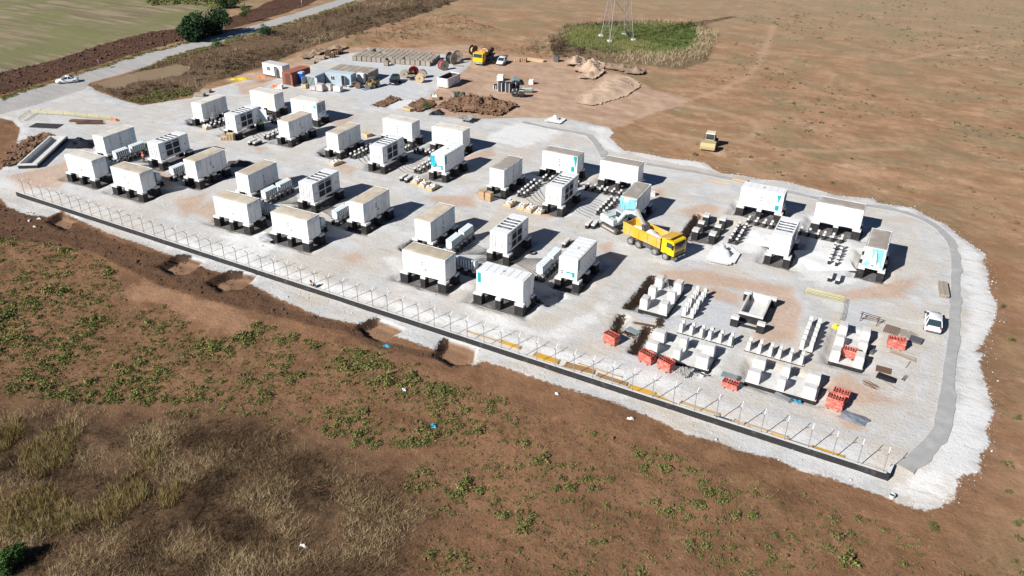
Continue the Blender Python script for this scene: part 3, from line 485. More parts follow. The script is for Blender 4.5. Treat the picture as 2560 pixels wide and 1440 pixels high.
def battery(kind, label, x, y, wrapped=True, roof=None, seed=0, teal='faded', extra=()):
    """kind: 'A' broadside front row, 'G' broadside back row, 'C' end-on left, 'D' end-on right; x, y = centre"""
    rz = {'A': 0, 'G': math.pi, 'C': -math.pi/2, 'D': math.pi/2}[kind]
    r = thing('battery_container', label, 'container', (x, y, CZ), rz, 'white battery containers standing on block foundations')
    part('body', cached('bbody', body_box), r)
    if wrapped:
        s = seed % 4; part('wrap', cached(('wrap', s), lambda: wrap_mesh(s*3.7+1)), r)
        rm = roof or DUST; part('roof_cover', cached(('rc', s, rm.name), lambda: roof_cover_mesh(s*2.1, rm)), r, label=None)
        if teal == 'faded':
            stick('stripe', cached('fs1', lambda: plate(.42, 1.35, TEALF)), r, '-y', -hx+.42, 1.25, .045); stick('stripe', cached('fs2', lambda: plate(.5, .45, TEALF)), r, '+x', .55, 2.15, .045); stick('stripe', cached('fs2', lambda: plate(.5, .45, TEALF)), r, '+x', -.62, 2.2, .045)
            stick('stripe', cached('fs3', lambda: plate(.62, 1.9, TEALF)), r, '+y', hx-.5, .75, .045)
        for side, us in (('-y', [-2.02, -1.01, 0, 1.01, 2.02]), ('+y', [-1.8, 0, 1.8]), ('+x', [0])):
            for u in us: stick('seam', cached('seam', lambda: MB().box(-.022, .022, 0, .012, .12, CH-.1).mesh('seam', SEAM)), r, side, u, 0, .028)
        for side in ('-y', '+y'):
            stick('warning_sign', cached('ws', tri_sign), r, side, .25 if side == '-y' else 0, .75, .045)
            for k in range(2): stick('print', cached('pm', lambda: plate(.28, .15, SIGNG)), r, side, (.0 if side == '+y' else -.25), 1.35+k*.35, .045)
    else:
        part('frame', cached('bframe', frame_mesh), r)
        for k in range(6): part('roof_panel', cached('rp', lambda: MB().box(-.455, .455, -hy+.14, hy-.14, CH-.03, CH+.028, 0, .03, .03).mesh('roof_panel', WHITE)), r, (-2.375+k*.95, 0, 0))
        stick('roof_mark', cached('rm', lambda: MB().box(-.18, .18, -.15, .15, 0, .006).mesh('roof_mark', SIGNG)), r, '-y', 0, CH+.03, -hy)
        for k in range(6):
            d = stick('door', cached('pdoor', lambda: plain_door(.945, 2.4)), r, '-y', -2.39+k*.956, .2, -.02)
            part('warning_sign', cached('ws2', lambda: tri_sign(.26)), d, (0, -.045, .55))
        stick('corrugated_panel', cached('corr', lambda: corrugated(5.7, 2.48, 24, WHITE)), r, '+y', 0, .16, -.035)
        for k in (-1, 1): stick('louvre_door', cached('ldoor', lambda: louvre_door(1.04, 2.45, WHITE, M('louvre slat', (.62, .63, .63), .5))), r, '-x', k*.53, .17, -.01)
        stick('end_panel', cached('corr2', lambda: corrugated(2.1, 2.48, 9, WHITE, .03)), r, '+x', 0, .16, -.035)
        stick('stripe', cached('st1', lambda: plate(.42, 1.30, TEAL)), r, '-y', -hx+.40, 1.28, .035)
        stick('logo', cached('lg1', lambda: MB().box(.05, .32, 0, .014, -.1, .55).box(-.75, .05, .001, .013, .36, .52).mesh('logo', TEAL)), r, '-x', .55, .5, .07)
        for k in (0, 1): stick('print', cached('pr1', lambda: plate(.3, .13, DSTEEL)), r, '-x', -.72, .62+k*.28, .07)
        stick('logo', cached('lg2', lambda: MB().prism([(-.25, 1.2), (.05, .0), (.28, 1.2)], 0, .014, 'y').mesh('logo', TEAL)), r, '+y', 2.35, 1.35, .045)
        stick('logo', cached('lg3', lambda: plate(.5, .75, TEAL)), r, '+y', 2.3, .25, .045)
        stick('print', cached('pm', lambda: plate(.28, .15, SIGNG)), r, '+y', 0, 1.3, .045); stick('print', cached('pm', lambda: plate(.28, .15, SIGNG)), r, '+y', 0, 1.7, .045)
    for e in extra: e(r)
    return r
def inverter(label, x, y, opened=False):
    r = thing('inverter_container', label, 'container', (x, y, CZ), math.pi/2, 'white inverter containers with roof grilles and side louvres')
    def bd():
        mb = MB(); mb.box(-hx+.02, hx-.02, -hy+.02, hy-.02, .12, CH-.32)
        z0, z1 = CH-.32, CH
        mb.box(-hx, -1.62, -hy, hy, z0, z1); mb.box(1.70, hx, -hy, hy, z0, z1); mb.box(-1.62, 1.70, -hy, -hy+.16, z0, z1); mb.box(-1.62, 1.70, hy-.16, hy, z0, z1)
        for k in range(1, 4): xx = -1.62+k*.83; mb.box(xx-.055, xx+.055, -hy+.16, hy-.16, z0, z1-.01)
        return mb.mesh('body', WHITE)
    part('body', cached('ibody', bd), r)
    def grille():
        mb = MB(); mb.box(-.355, .355, -hy+.165, hy-.165, CH-.318, CH-.11, 0); mb.box(-.33, .33, -.45, .50, CH-.11, CH-.085, 1); mb.box(-.33, .33, -.02, .02, CH-.085, CH-.05, 1); return mb.mesh('grille', M('roof grille', (.11, .115, .12), .6), GREY)
    for k in range(4): part('grille', cached('igr', grille), r, (-1.205+k*.83, 0, 0))
    def fr():
        mb = MB()
        for x in (-hx, hx-.16):
            for y in (-hy, hy-.16): mb.box(x-.004*(x < 0), x+.16+.004*(x > 0), y-.004*(y < 0), y+.16+.004*(y > 0), 0, CH-.33)
        for y in (-hy-.004, hy-.136): mb.box(-hx+.16, hx-.16, y, y+.14, 0, .15)
        for x in (-hx-.004, hx-.136): mb.box(x, x+.14, -hy+.16, hy-.16, 0, .15)
        return mb.mesh('frame', WHITE)
    part('frame', cached('ifr', fr), r)
    def cdoor():
        mb = MB(); w, h = 1.02, 2.28; mb.box(-w/2, w/2, -.04, 0, 0, h)
        for u in (-.3, .14): mb.cyl((u, -.075, .03), (u, -.075, h-.03), .022, n=8, m=1)
        for u in (-w/2, w/2): mb.box(u-.012, u+.012, -.046, -.04, 0, h, 2)
        for z in (0.0, h-.024): mb.box(-w/2+.012, w/2-.012, -.046, -.04, z, z+.024, 2)
        mb.prism([(-.1, .95), (.1, .95), (0, 1.15)], -.06, -.04, 'y', 2); mb.box(-.2, .05, -.05, -.04, .62, .74, 2)
        return mb.mesh('door', WHITE, GREY, SIGNG)
    for k in (-1, 1): stick('door', cached('icd', cdoor), r, '-x', k*.53, .18, -.01)
    def louv(w, h, n):
        mb = MB(); mb.box(-w/2, w/2, -.012, 0, 0, h, 0)
        for k in range(n): z = h*(k+.2)/n; mb.face([(-w/2, -.013, z), (w/2, -.013, z), (w/2, -.04, z+h/n*.55), (-w/2, -.04, z+h/n*.55)], 0)
        for u in (-w/2-.05, w/2): mb.box(u, u+.05, -.05, 0, -.05, h+.05, 1)
        for z in (-.05, h): mb.box(-w/2, w/2, -.05, 0, z, z+.05, 1)
        return mb.mesh('louvre_panel', DGREY, WHITE)
    for u in (-1.05, .42):
        stick('louvre_panel', cached('il1', lambda: louv(1.3, .90, 9)), r, '-y', u, .30, -.02); stick('louvre_panel', cached('il1', lambda: louv(1.3, .90, 9)), r, '-y', u, 1.32, -.02); stick('louvre_panel', cached('il2', lambda: louv(1.3, .2, 3)), r, '-y', u, 2.33, -.02)
    d = stick('side_door', cached('isd', lambda: MB().box(-.5, .5, -.03, 0, 0, 2.25).box(-.5, -.48, -.036, -.03, 0, 2.25, 1).box(.48, .5, -.036, -.03, 0, 2.25, 1).mesh('side_door', WHITE, SIGNG)), r, '-y', -2.35, .2, -.02); part('warning_sign', cached('ws', tri_sign), d, (0, -.05, .9))
    d = stick('side_door', cached('isd2', lambda: MB().box(-.75, .75, -.03, 0, 0, 2.25).box(-.75, -.73, -.036, -.03, 0, 2.25, 1).mesh('side_door', WHITE, SIGNG)), r, '-y', 2.05, .2, -.02); part('warning_sign', cached('ws', tri_sign), d, (.1, -.05, 1.0))
    for k in range(3): part('print', cached('pm2', lambda: plate(.16, .16, SIGNG)), d, (.5, -.05, .8+k*.45))
    stick('corrugated_panel', cached('corr', lambda: corrugated(5.7, 2.48, 24, WHITE)), r, '+y', 0, .16, -.03)
    if opened: part('open_door', MB().box(-.03, .03, -1.45, 0, .2, 2.4).mesh('open_door', LGREY), r, (hx-.2, -hy-.05, 0), .25)
    return r
SEAM = M('grey panel joint', (.52, .54, .55), .5)
PXS = [(-2.72, 1.10), (0, .66), (2.72, 1.10)]
def foundation(label, x, y, kind, white=False, z0=-0.62, inv=False):
    rz = 0 if kind in 'AG' else math.pi/2
    r = thing('block_foundation', label, 'foundation', (x, y, 0), rz, 'concrete block foundations of the container rows')
    part('slab', cached(('slab', white, z0), lambda: MB().box(-3.5, 3.5, -1.72, 1.72, z0-.4, z0+(.30 if white else .20), 1).box(-3.498, 3.498, -1.718, 1.718, z0+(.30 if white else .20), z0+(.304 if white else .204), 0).mesh('slab', CONC if white else SLABC, BLACKC)), r)
    for px, w in PXS:
        if inv and px == 0: continue
        for sy in (-1, 1):
            h = CZ-.30
            if white:
                q = part('plinth', cached(('plw', w, z0), lambda: MB().box(-w*.56, w*.56, -.46, .46, z0+.10, 1.02).box(-w*.56, w*.56, -.46, .46, 1.021, 1.30, 0, .03, .06).mesh('plinth', CONC)), r, (px, sy*1.18, 0))
            else:
                q = part('plinth', cached(('plb', w, z0), lambda: MB().box(-w/2, w/2, -.42, .42, z0+.10, h).mesh('plinth', BLACKC)), r, (px, sy*1.18, 0))
                part('cap', cached(('plc', w), lambda: MB().box(-w/2-.006, w/2+.006, -.426, .426, h+.002, CZ-.004).mesh('cap', CAPC)), q)
    return r
def pier_strip(label, x, y, rz, white=False, n=3, caps=True, tall=.82):
    r = thing('pier_strip', label, 'piers', (x, y, 0), rz, 'short concrete piers set in rows on narrow footings')
    part('footing', cached(('pf', white), lambda: MB().box(-1.5, 1.5, -.68, .68, -.4, .03 if not white else .12, 0).box(-1.498, 1.498, -.678, .678, .03 if not white else .12, .034 if not white else .124, 1).mesh('footing', BLACKC, CONC if white else SLABC)), r)
    for i in range(n):
        for sy in (-1, 1):
            loc = ((i-(n-1)/2)*1.13, sy*.46, 0)
            if white: part('pier', cached(('prw', tall), lambda: MB().box(-.19, .19, -.22, .22, .07, tall, 0, .02, .02).mesh('pier', CONC)), r, loc)
            else:
                q = part('pier', cached('prb', lambda: MB().box(-.16, .16, -.17, .17, -.02, tall-.22, 0, .01, .01).mesh('pier', BLACKC)), r, loc)
                part('cap', cached('prc', lambda: MB().box(-.154, .154, -.164, .164, tall-.218, tall).mesh('cap', CAPC)), q)
    return r
def rack(label, x, y, rz):
    r = thing('converter_rack', label, 'equipment rack', (x, y,   .88), rz, 'racks of white converter modules between the containers')
    part('frame', cached('rkf', lambda: MB().box(-1.5, 1.5, -.52, -.44, .03, .13).box(-1.5, 1.5, .44, .52, .03, .13).box(-1.5, -1.42, -.44, .44, .03, .13).box(1.42, 1.5, -.44, .44, .03, .13).box(-1.45, 1.45, .53, .59, -.25, -.17).box(-1.45, 1.45, .53, .57, -.6, -.54).mesh('frame', GREY)), r)
    def mod():
        mb = MB(); mb.prism([(-.44, .15), (.38, .15), (.38, 1.16), (-.30, 1.32), (-.44, 1.28)], -.105, .105, 'x', 0)
        mb.box(-.09, .09, .382, .42, .2, .98, 1); mb.box(-.09, .09, -.30, .2, .04, .149, 1); return mb.mesh('module', LGREY, WHITE)
    part('gap_shade_fill', cached('rks', lambda: MB().prism([(-.34, .16), (.28, .16), (.28, 1.0), (-.28, 1.14), (-.34, 1.12)], -1.14, 1.14, 'x').mesh('gap_shade_fill', BLK)), r)  # black box added so the gaps between modules read as shade
    for k in range(7): part('module', cached('rkm', mod), r, (-1.14+k*.38, 0, 0))
    return r
WHERE = {1: 'nearest the site cabins', 2: 'by the long concrete tank', 3: 'before the brown spoil heap', 4: 'in the middle of the front row',
         5: 'by the four sack crates', 6: 'left of the dump truck', 7: 'beyond the white gravel heap', 8: 'on the bare plot'}
def x_drape(r):       # torn dusty sheet hanging over the near corner
    mb = MB(); wrinkled_side(mb, (-hx+.0, hy+.06), (-hx+2.0, hy+.06), -.3, CH+.05, (0, 1), [.3, .55, .8], 5.5, amp=.16); part('torn_sheet', mb.mesh('torn_sheet', M('dusty torn sheet', (.66, .62, .55), .7, .25, 1.2, dirt=(.42, .34, .25), dirt_amt=.2)), r)
def x_louvre(r):
    for k in (-1, 1): stick('louvre_door', cached('ldoor2', lambda: louvre_door(1.0, 2.4, M('louvre door paint', (.72, .75, .76), .5), GREY)), r, '-x', k*.55, .2, .06)
    stick('logo', cached('lgd', lambda: MB().prism([(0, 0), (.55, .32), (0, .62)], 0, .015, 'y').mesh('logo', M('green logo', (.0, .42, .28), .5))), r, '+y', 2.35, 1.75, .06); stick('logo', cached('lgd2', lambda: plate(.7, .3, TEALT)), r, '-x', .5, .45, .12)
def x_blue(r):
    mb = MB(); wrinkled_side(mb, (-hx-.08, hy+.05), (-hx-.08, hy-.95), .9, CH-.25, (-1, 0), [.5], 2.2, amp=.3); 
    part('blue_film', mb.mesh('blue_film', BLUEF), r, (0, 0, 0)).scale = (1, 1, 1)
def x_tealcorner(r):
    stick('teal_sheet', cached('tc1', lambda: MB().prism([(-.15, 2.0), (.3, .3), (.42, 2.0)], -.02, .02, 'y').mesh('teal_sheet', TEAL)), r, '+y', 2.5, .75, .06); stick('logo', cached('tc2', lambda: plate(.5, .8, TEAL)), r, '+y', 2.3, .2, .06)
    stick('teal_sheet', cached('tc3', lambda: MB().prism([(-.1, .5), (.25, .0), (.2, 2.2)], -.02, .02, 'y').mesh('teal_sheet', TEALT)), r, '-x', .95, .5, .08)
def x_front(r):
    mb = MB(); wrinkled_side(mb, (-hx-.05, hy-.05), (-hx-.05, -hy+.05), 1.0, CH-.1, (-1, 0), [.35, .6], 3.3, amp=.22); part('front_sheet', mb.mesh('front_sheet', TEALT), r)
def x_front2(r):
    mb = MB(); wrinkled_side(mb, (-hx-.05, hy-.03), (-hx-.05, -hy+.03), .3, CH-.05, (-1, 0), [.2, .4, .6, .8], 8.3, amp=.22); part('front_sheet', mb.mesh('front_sheet', TEALT), r)
    stick('white_fold', cached('wf', lambda: MB().prism([(-.62, .0), (-.3, .4), (-.05, 2.1), (.1, 2.1), (.35, .4), (.7, 0), (.3, .1), (0, .3), (-.3, .1)], -.03, .03, 'y').mesh('white_fold', WRAP)), r, '-x', .05, .35, .24)
def x_drape2(r):
    mb = MB(); wrinkled_side(mb, (-hx-.02, hy+.10), (hx+.1, hy+.10), .1, CH+.02, (0, 1), [.3], 6.1, amp=.14); part('loose_sheet', mb.mesh('loose_sheet', WRAP), r)
def x_tail(r):
    mb = MB(); wrinkled_side(mb, (hx+.05, -hy), (hx+.05, hy), -.9, CH, (1, 0), [.5], 4.4, amp=.3); part('hanging_sheet', mb.mesh('hanging_sheet', WRAP), r)
EXTRA = {1: [x_drape], 2: [x_louvre], 11: [x_blue], 17: [x_tealcorner], 18: [x_drape2], 19: [x_front], 25: [x_drape2], 26: [x_front2], 22: [x_tail]}
for i, (g, k, x, y, txt, wr, rf) in enumerate(CT):
    battery(k, f"{txt}, group {WHERE[g]}", x, y, bool(wr), rf, i, 'faded' if i not in (18, 25) else 'none', EXTRA.get(i, ()))
    foundation(f"black plinths under the {dict(C='left end-on', D='right end-on').get(k) or ('left broadside' if x < CX[g] else 'right broadside')} container, group {WHERE[g]}", x, y, k)
for g, y in INV:
    inverter('white inverter container with dark louvres, in the group ' + WHERE[g], CX[g], y, g == 1)
    foundation('black plinths under the louvred container, group ' + WHERE[g], CX[g], y, 'D', inv=True)
# bare foundations
foundation('empty black foundation with six white capped plinths behind the dump truck cab', -21.5, 103.0, 'C')
for txt, x, y, k in BARE:
    foundation(f'unpainted concrete foundation with six pale plinths at the {txt} of the bare plot', x, y, k, True, z0=-.34)
# pier strips, converter racks
for g in range(1, 9):
    cx = CX[g]; back = g % 2 == 1
    if back: spots = [('left', -6.35, 101.7, 1), ('left', -6.35, 104.8, 1), ('back', -4.9, 108.1, 0), ('back', -1.7, 108.1, 0), ('back', 2.3, 108.1, 0), ('back', 5.4, 108.1, 0), ('right', 6.5, 101.5, 1), ('right', 6.5, 104.6, 1)]
    else: spots = [('left', -6.2, 80.4, 1), ('left', -6.2, 83.55, 1), ('front', -4.8, 76.1, 0), ('front', -1.6, 76.1, 0), ('front', 2.65, 76.1, 0), ('front', 5.85, 76.1, 0), ('right', 7.0, 79.9, 1), ('right', 7.0, 83.0, 1)]
    dy = {1: .8, 2: 1.2, 3: .6, 4: .6}.get(g, 0)
    cnt = {}
    for side, dx, y, rot in spots:
        k = cnt[side] = cnt.get(side, 0)+1
        pos = {'left': ('nearer', 'farther'), 'right': ('nearer', 'farther'), 'front': ('first', 'second', 'third', 'fourth'), 'back': ('first', 'second', 'third', 'fourth')}[side][k-1]
        w = ', group ' + WHERE[g]
        kind = 'pale' if g == 8 else 'black'
        pier_strip(f"{pos} strip of {kind} piers along the {side}{w}", cx+dx, y+dy, rot*math.pi/2, g == 8, tall=1.25 if g == 8 else .88)
        if g in (2, 4, 6):
            rz = {'left': -math.pi/2, 'right': -math.pi/2, 'front': 0}[side]
            rack(f"{pos} rack of white modules along the {side}{w}", cx+dx, y+dy, rz)
# ------------------------------------------------------------------ boundary wall and fence posts
def build_wall():
    r = thing('boundary_wall', 'long low black coated wall with white top along the front of the site', 'wall', (0, 0, 0))
    a, b = WALL_A, WALL_B; d = (b-a)/np.linalg.norm(b-a); n = np.array([-d[1], d[0]]); n1 = 57; L = np.linalg.norm(b-a)
    ang = math.atan2(d[1], d[0])
    for k in range(12):
        p = a + d*(L*k/12); l = L/12
        part('wall_section', cached('wsec', lambda: MB().box(0.004, L/12-.004, 0, .26, -.95, .33, 0).mesh('wall_section', BLACKC)), r, (p[0], p[1], 0), ang)
        part('coping', cached('wcop', lambda: MB().box(0.004, L/12-.004, .0, .275, .333, .352, 0).box(0.004, L/12-.004, .262, .276, -.1, .333, 0).mesh('coping', CAPC)), r, (p[0], p[1], 0), ang)
    part('wall_section', MB().box(0, .26, 0, 1.6, -.95, .33, 0).box(-.002, .262, .262, 1.602, .333, .352, 1).mesh('wall_return', BLACKC, CAPC), r, (b[0]+.01, b[1], 0), ang-.12)
    return d, n, ang
WD, WN, WANG = build_wall()
def post_meshes():
    pole = MB().cyl((0, 0, 0), (0, 0, 2.0), .04, n=8).mesh('pole', GREY)
    arm = MB().cyl((0, 0, 1.95), (0, .42, 2.45), .032, n=8).mesh('arm', WHITE); arm2 = MB().cyl((0, 0, 1.95), (0, -.40, 2.40), .036, n=8).mesh('arm', GREY)
    return pole, arm, arm2
PM = post_meshes()
def fence_post(x, y, label='slim grey fence post with forked white top standing on the boundary wall', tilt=0.0, z=.352):
    r = thing('fence_post', label, 'fence post', (x, y, z), WANG+tilt, 'forked fence posts along the boundary wall')
    for me, n in zip(PM, ('pole', 'arm', 'arm')): part(n, me, r)
    return r
for k in range(57):
    x = 5.05-2.118*k; fence_post(x, float(wall_y(x))+.13, tilt=random.uniform(-.1, .1))
# ------------------------------------------------------------------ vehicles
def wheel(mbname, r, w, parent, loc, spokes=True):
    q = part('wheel', cached(('tyre', r, w), lambda: MB().cyl((0, -w/2, 0), (0, w/2, 0), r, n=18).mesh('tyre', TYRE)), parent, loc)
    part('rim', cached(('rim', r, w), lambda: MB().cyl((0, -w/2-.012, 0), (0, w/2+.012, 0), r*.58, n=14).cyl((0, -w/2-.06, 0), (0, w/2+.06, 0), r*.2, n=10).mesh('rim', GREY)), q); return q
def loft(mb, secs, m=0, smooth=True):
    """secs: list of (x, [(y, z), ...]) closed rings along x"""
    n = len(secs[0][1]); i = len(mb.v)
    for x, ring in secs: mb.v += [(x, y, z) for y, z in ring]
    for k in range(len(secs)-1):
        for j in range(n):
            jj = (j+1) % n; a = i+k*n; mb.f.append([a+j, a+jj, a+n+jj, a+n+j]); mb.m.append(m); mb.sm.append(smooth)
    mb.f.append([i+j for j in range(n)][::-1]); mb.m.append(m); mb.sm.append(False)
    k = i+(len(secs)-1)*n; mb.f.append([k+j for j in range(n)]); mb.m.append(m); mb.sm.append(False)
def ring(w, z0, z1, r=.12): return [(-w+r*.3, z0), (w-r*.3, z0), (w, z0+r), (w, z1-r*1.2), (w-r, z1), (-w+r, z1), (-w, z1-r*1.2), (-w, z0+r)]
def car(label, x, y, rz, paint, kind='suv', group=None):
    r = thing('parked_car', label, 'car', (x, y, H(x, y)), rz, group)
    h = {'suv': 1.62, 'sedan': 1.44, 'hatch': 1.50}[kind]; L = {'suv': 4.3, 'sedan': 4.4, 'hatch': 4.2}[kind]; w = .89; a = L/2; belt = .92 if kind != 'suv' else 1.0
    mb = MB()
    loft(mb, [(-a, ring(w-.16, .45, .80)), (-a+.1, ring(w-.05, .30, belt-.06)), (-a+.7, ring(w, .26, belt)), (.55, ring(w, .26, belt)), (1.05, ring(w, .26, belt-.02)), (a-.35, ring(w-.06, .28, belt-.16)), (a-.06, ring(w-.14, .34, belt-.26)), (a, ring(w-.22, .42, .60))])
    part('body', mb.mesh('body', paint), r)
    xr = {'suv': -a+.25, 'sedan': -a+.95, 'hatch': -a+.35}[kind]; xf = 1.05
    g = MB(); b2, t2 = w-.08, w-.24
    lo = [(xr, belt-.05), (xf, belt-.05)]; xr2, xf2 = xr+(.45 if kind != 'sedan' else .6), .15
    P = [(xr, -b2, belt-.03), (xf, -b2, belt-.03), (xf, b2, belt-.03), (xr, b2, belt-.03), (xr2, -t2, h-.05), (xf2, -t2, h-.05), (xf2, t2, h-.05), (xr2, t2, h-.05)]
    for q in ((0, 1, 5, 4), (1, 2, 6, 5), (2, 3, 7, 6), (3, 0, 4, 7), (4, 5, 6, 7)): g.face([P[k] for k in q])
    part('windows', g.mesh('windows', GLASS), r)
    rf = MB(); loft(rf, [(xr2-.04, ring(t2-.02, h-.075, h-.01, .05)), (xr2+.25, ring(t2+.03, h-.08, h+.01, .05)), (xf2-.2, ring(t2+.03, h-.08, h+.01, .05)), (xf2+.06, ring(t2, h-.09, h-.02, .05))])
    for s in (-1, 1):
        for (xa, xb) in ((xf, xf2), (xr, xr2), ((xr+xf)/2-.1, (xr2+xf2)/2)): rf.bar((xa, s*(b2+.004), belt-.02), (xb, s*(t2+.004), h-.06), .075, .075)
    part('roof', rf.mesh('roof', paint), r)
    for s in (-1, 1):
        part('headlight', cached('hl', lambda: MB().box(-.1, .05, -.17, .17, -.06, .06, 0, .02, .03).mesh('headlight', M('lamp glass', (.75, .78, .8), .15))), r, (a-.22, s*(w-.33), .70)); part('tail_light', cached('tl', lambda: MB().box(-.05, .08, -.09, .09, -.12, .12).mesh('tail_light', M('tail lamp red', (.35, .02, .02), .3))), r, (-a+.10, s*(w-.19), .76 if kind == 'sedan' else .88)); part('mirror', cached('mir', lambda: MB().box(-.08, .08, -.1, .1, -.07, .07).mesh('mirror', BLK)), r, (.85, s*(w+.08), belt+.04))
    part('bumper', cached(('bmp', L), lambda: MB().box(-a-.03, -a+.12, -w+.18, w-.18, .30, .46).box(a-.12, a+.03, -w+.28, w-.28, .30, .42).mesh('bumper', DSTEEL)), r)
    part('number_plate', cached('npl', lambda: MB().box(-.02, .02, -.26, .26, -.06, .06).mesh('number_plate', CREAM)), r, (-a+.015, 0, .62)); part('number_plate', cached('npl', None), r, (a+.02, 0, .46))
    for sx in (-1.32, 1.36):
        for s in (-1, 1): wheel('w', .33, .22, r, (sx, s*(w-.10), .33))
    return r
CARW = M('white car paint', (.80, .82, .82), .25, .02, 1, spec=.6); CARD = M('dark navy car paint', (.012, .015, .022), .25, .1, 1, spec=.6); CARB = M('black car paint', (.01, .011, .012), .3, .1, 1, spec=.6)
car('white compact suv parked beside the grey concrete strip at the right', 7.55, 90.9, math.radians(92), CARW, 'suv')
car('white sedan driving on the grey road at the left', -160.6, 107.9, math.radians(-128), CARW, 'sedan')
car('white hatchback parked beside the yellow drum truck', -88.6, 168.0, math.radians(-77), CARW, 'hatch')
car('dark navy car parked between the loader and the cable drums', -100.6, 141.6, math.radians(-67), CARD, 'suv')
def dump_truck():
    r = thing('dump_truck', 'yellow four axle dump truck loaded with white gravel', 'truck', (-23.75, 92.55, .0), math.radians(-21))
    for ax in (0, -1.75, -4.45, -5.85):
        for s in (-1, 1): wheel('w', .53, .34 if ax > -3 else .5, r, (ax, s*1.06, .53))
    part('chassis', MB().box(-7.0, 1.1, -.42, .42, .72, 1.0).box(-3.9, -2.4, -1.05, -.5, .55, 1.0).box(-3.9, -2.4, .5, 1.05, .55, 1.0).box(.95, 1.38, -1.18, 1.18, .42, .78).cyl((-5.85, -.9, .53), (-5.85, .9, .53), .12, n=8).cyl((0, -.9, .53), (0, .9, .53), .1, n=8).mesh('chassis', DSTEEL), r)
    cab = MB(); cab.prism([(-.75, .95), (1.30, .95), (1.34, 1.85), (1.18, 2.80), (1.05, 2.92), (-.68, 2.95), (-.75, 2.85)], -1.22, 1.22, 'y')
    c = part('cab', cab.mesh('cab', YEL2), r)
    part('windscreen', MB().face([(1.375, -1.08, 1.92), (1.375, 1.08, 1.92), (1.215, 1.04, 2.72), (1.215, -1.04, 2.72)]).mesh('windscreen', GLASS), c)
    for s in (-1, 1):
        part('side_window', MB().box(.05, .95, s*1.225-.012, s*1.225+.012, 1.95, 2.62).mesh('side_window', GLASS), c); part('mirror', MB().box(1.1, 1.22, -.12, .12, 1.95, 2.55).mesh('mirror', BLK), c, (0, s*1.42, 0)); part('mudguard', MB().prism([(-.75, .5), (-.6, 1.0), (-.3, 1.2), (.3, 1.2), (.62, 1.0), (.75, .55), (.66, .55), (.5, .95), (.25, 1.1), (-.25, 1.1), (-.5, .92), (-.66, .5)], -.22, .22, 'y').mesh('mudguard', DSTEEL), r, (-1.75, s*1.08, 0))
    part('grille', MB().box(1.32, 1.36, -1.0, 1.0, 1.02, 1.42).box(1.33, 1.372, -.9, .9, 1.55, 1.78, 1).mesh('grille', DSTEEL, YEL), c); part('roof_hatch', MB().box(-.1, .6, -.4, .4, 2.93, 2.965).mesh('roof_hatch', GREY), c)
    for s in (-1, 1): part('headlight', cached('hlt', lambda: MB().box(0, .04, -.2, .2, 0, .16).mesh('headlight', M('truck lamp', (.7, .72, .72), .2))), c, (1.37, s*.85, .55))
    part('number_plate', MB().box(1.382, 1.39, -.26, .26, .6, .72).mesh('number_plate', CREAM), c)
    b = MB(); w = 1.25; x0, x1 = -7.25, -.95; z0, z1 = 1.28, 2.62
    b.prism([(x0-.1, z1+.25), (x0+.02, z0), (x1, z0), (x1, z1)], -w, -w+.07, 'y'); b.prism([(x0-.1, z1+.25), (x0+.02, z0), (x1, z0), (x1, z1)], w-.07, w, 'y')
    b.box(x0+.05, x1, -w+.07, w-.07, z0-.06, z0+.06); b.box(x1-.08, x1, -w+.07, w-.07, z0+.06, z1+.35); b.prism([(x0-.04, z1), (x0+.08, z0), (x0+.14, z0), (x0+.04, z1)], -w+.07, w-.07, 'y')
    for s in (-1, 1):
        for xx in (-6.1, -4.6, -3.1, -1.6): b.box(xx-.05, xx+.05, s*(w+.035)-.035, s*(w+.035)+.035, z0+.02, z1-.06)
        b.box(x0+.05, x1, s*(w+.03)-.045, s*(w+.03)+.045, z1-.05, z1+.04)
    bd = part('tipper_body', b.mesh('tipper_body', YEL), r); part('cab_shield', MB().prism([(x1-.1, z1+.30), (x1-.02, z1+.22), (.62, z1+.62), (.62, z1+.70)], -w, w, 'y').mesh('cab_shield', YEL), bd)
    lm = MB(); nx, ny = 22, 9
    for j in range(ny):
        for i in range(nx):
            u, v = i/(nx-1), j/(ny-1); zz = z0+.25+.95*math.sin(math.pi*min(1, u*1.05))**.5*math.sin(math.pi*v)**.6+.3*float(vnoise(u*6, v*3, 1.9)); lm.v.append((x0+.2+u*(x1-x0-.35), (v-.5)*2*(w-.09), zz))
    for j in range(ny-1):
        for i in range(nx-1): q = j*nx+i; lm.f.append([q, q+1, q+nx+1, q+nx]); lm.m.append(0); lm.sm.append(True)
    o = part('gravel_load', lm.mesh('gravel_load', POWDER), r); return r
POWDER = M('white crushed stone', (.74, .735, .725), .95, .12, 1.5, bump=.5, bscale=9)
dump_truck()
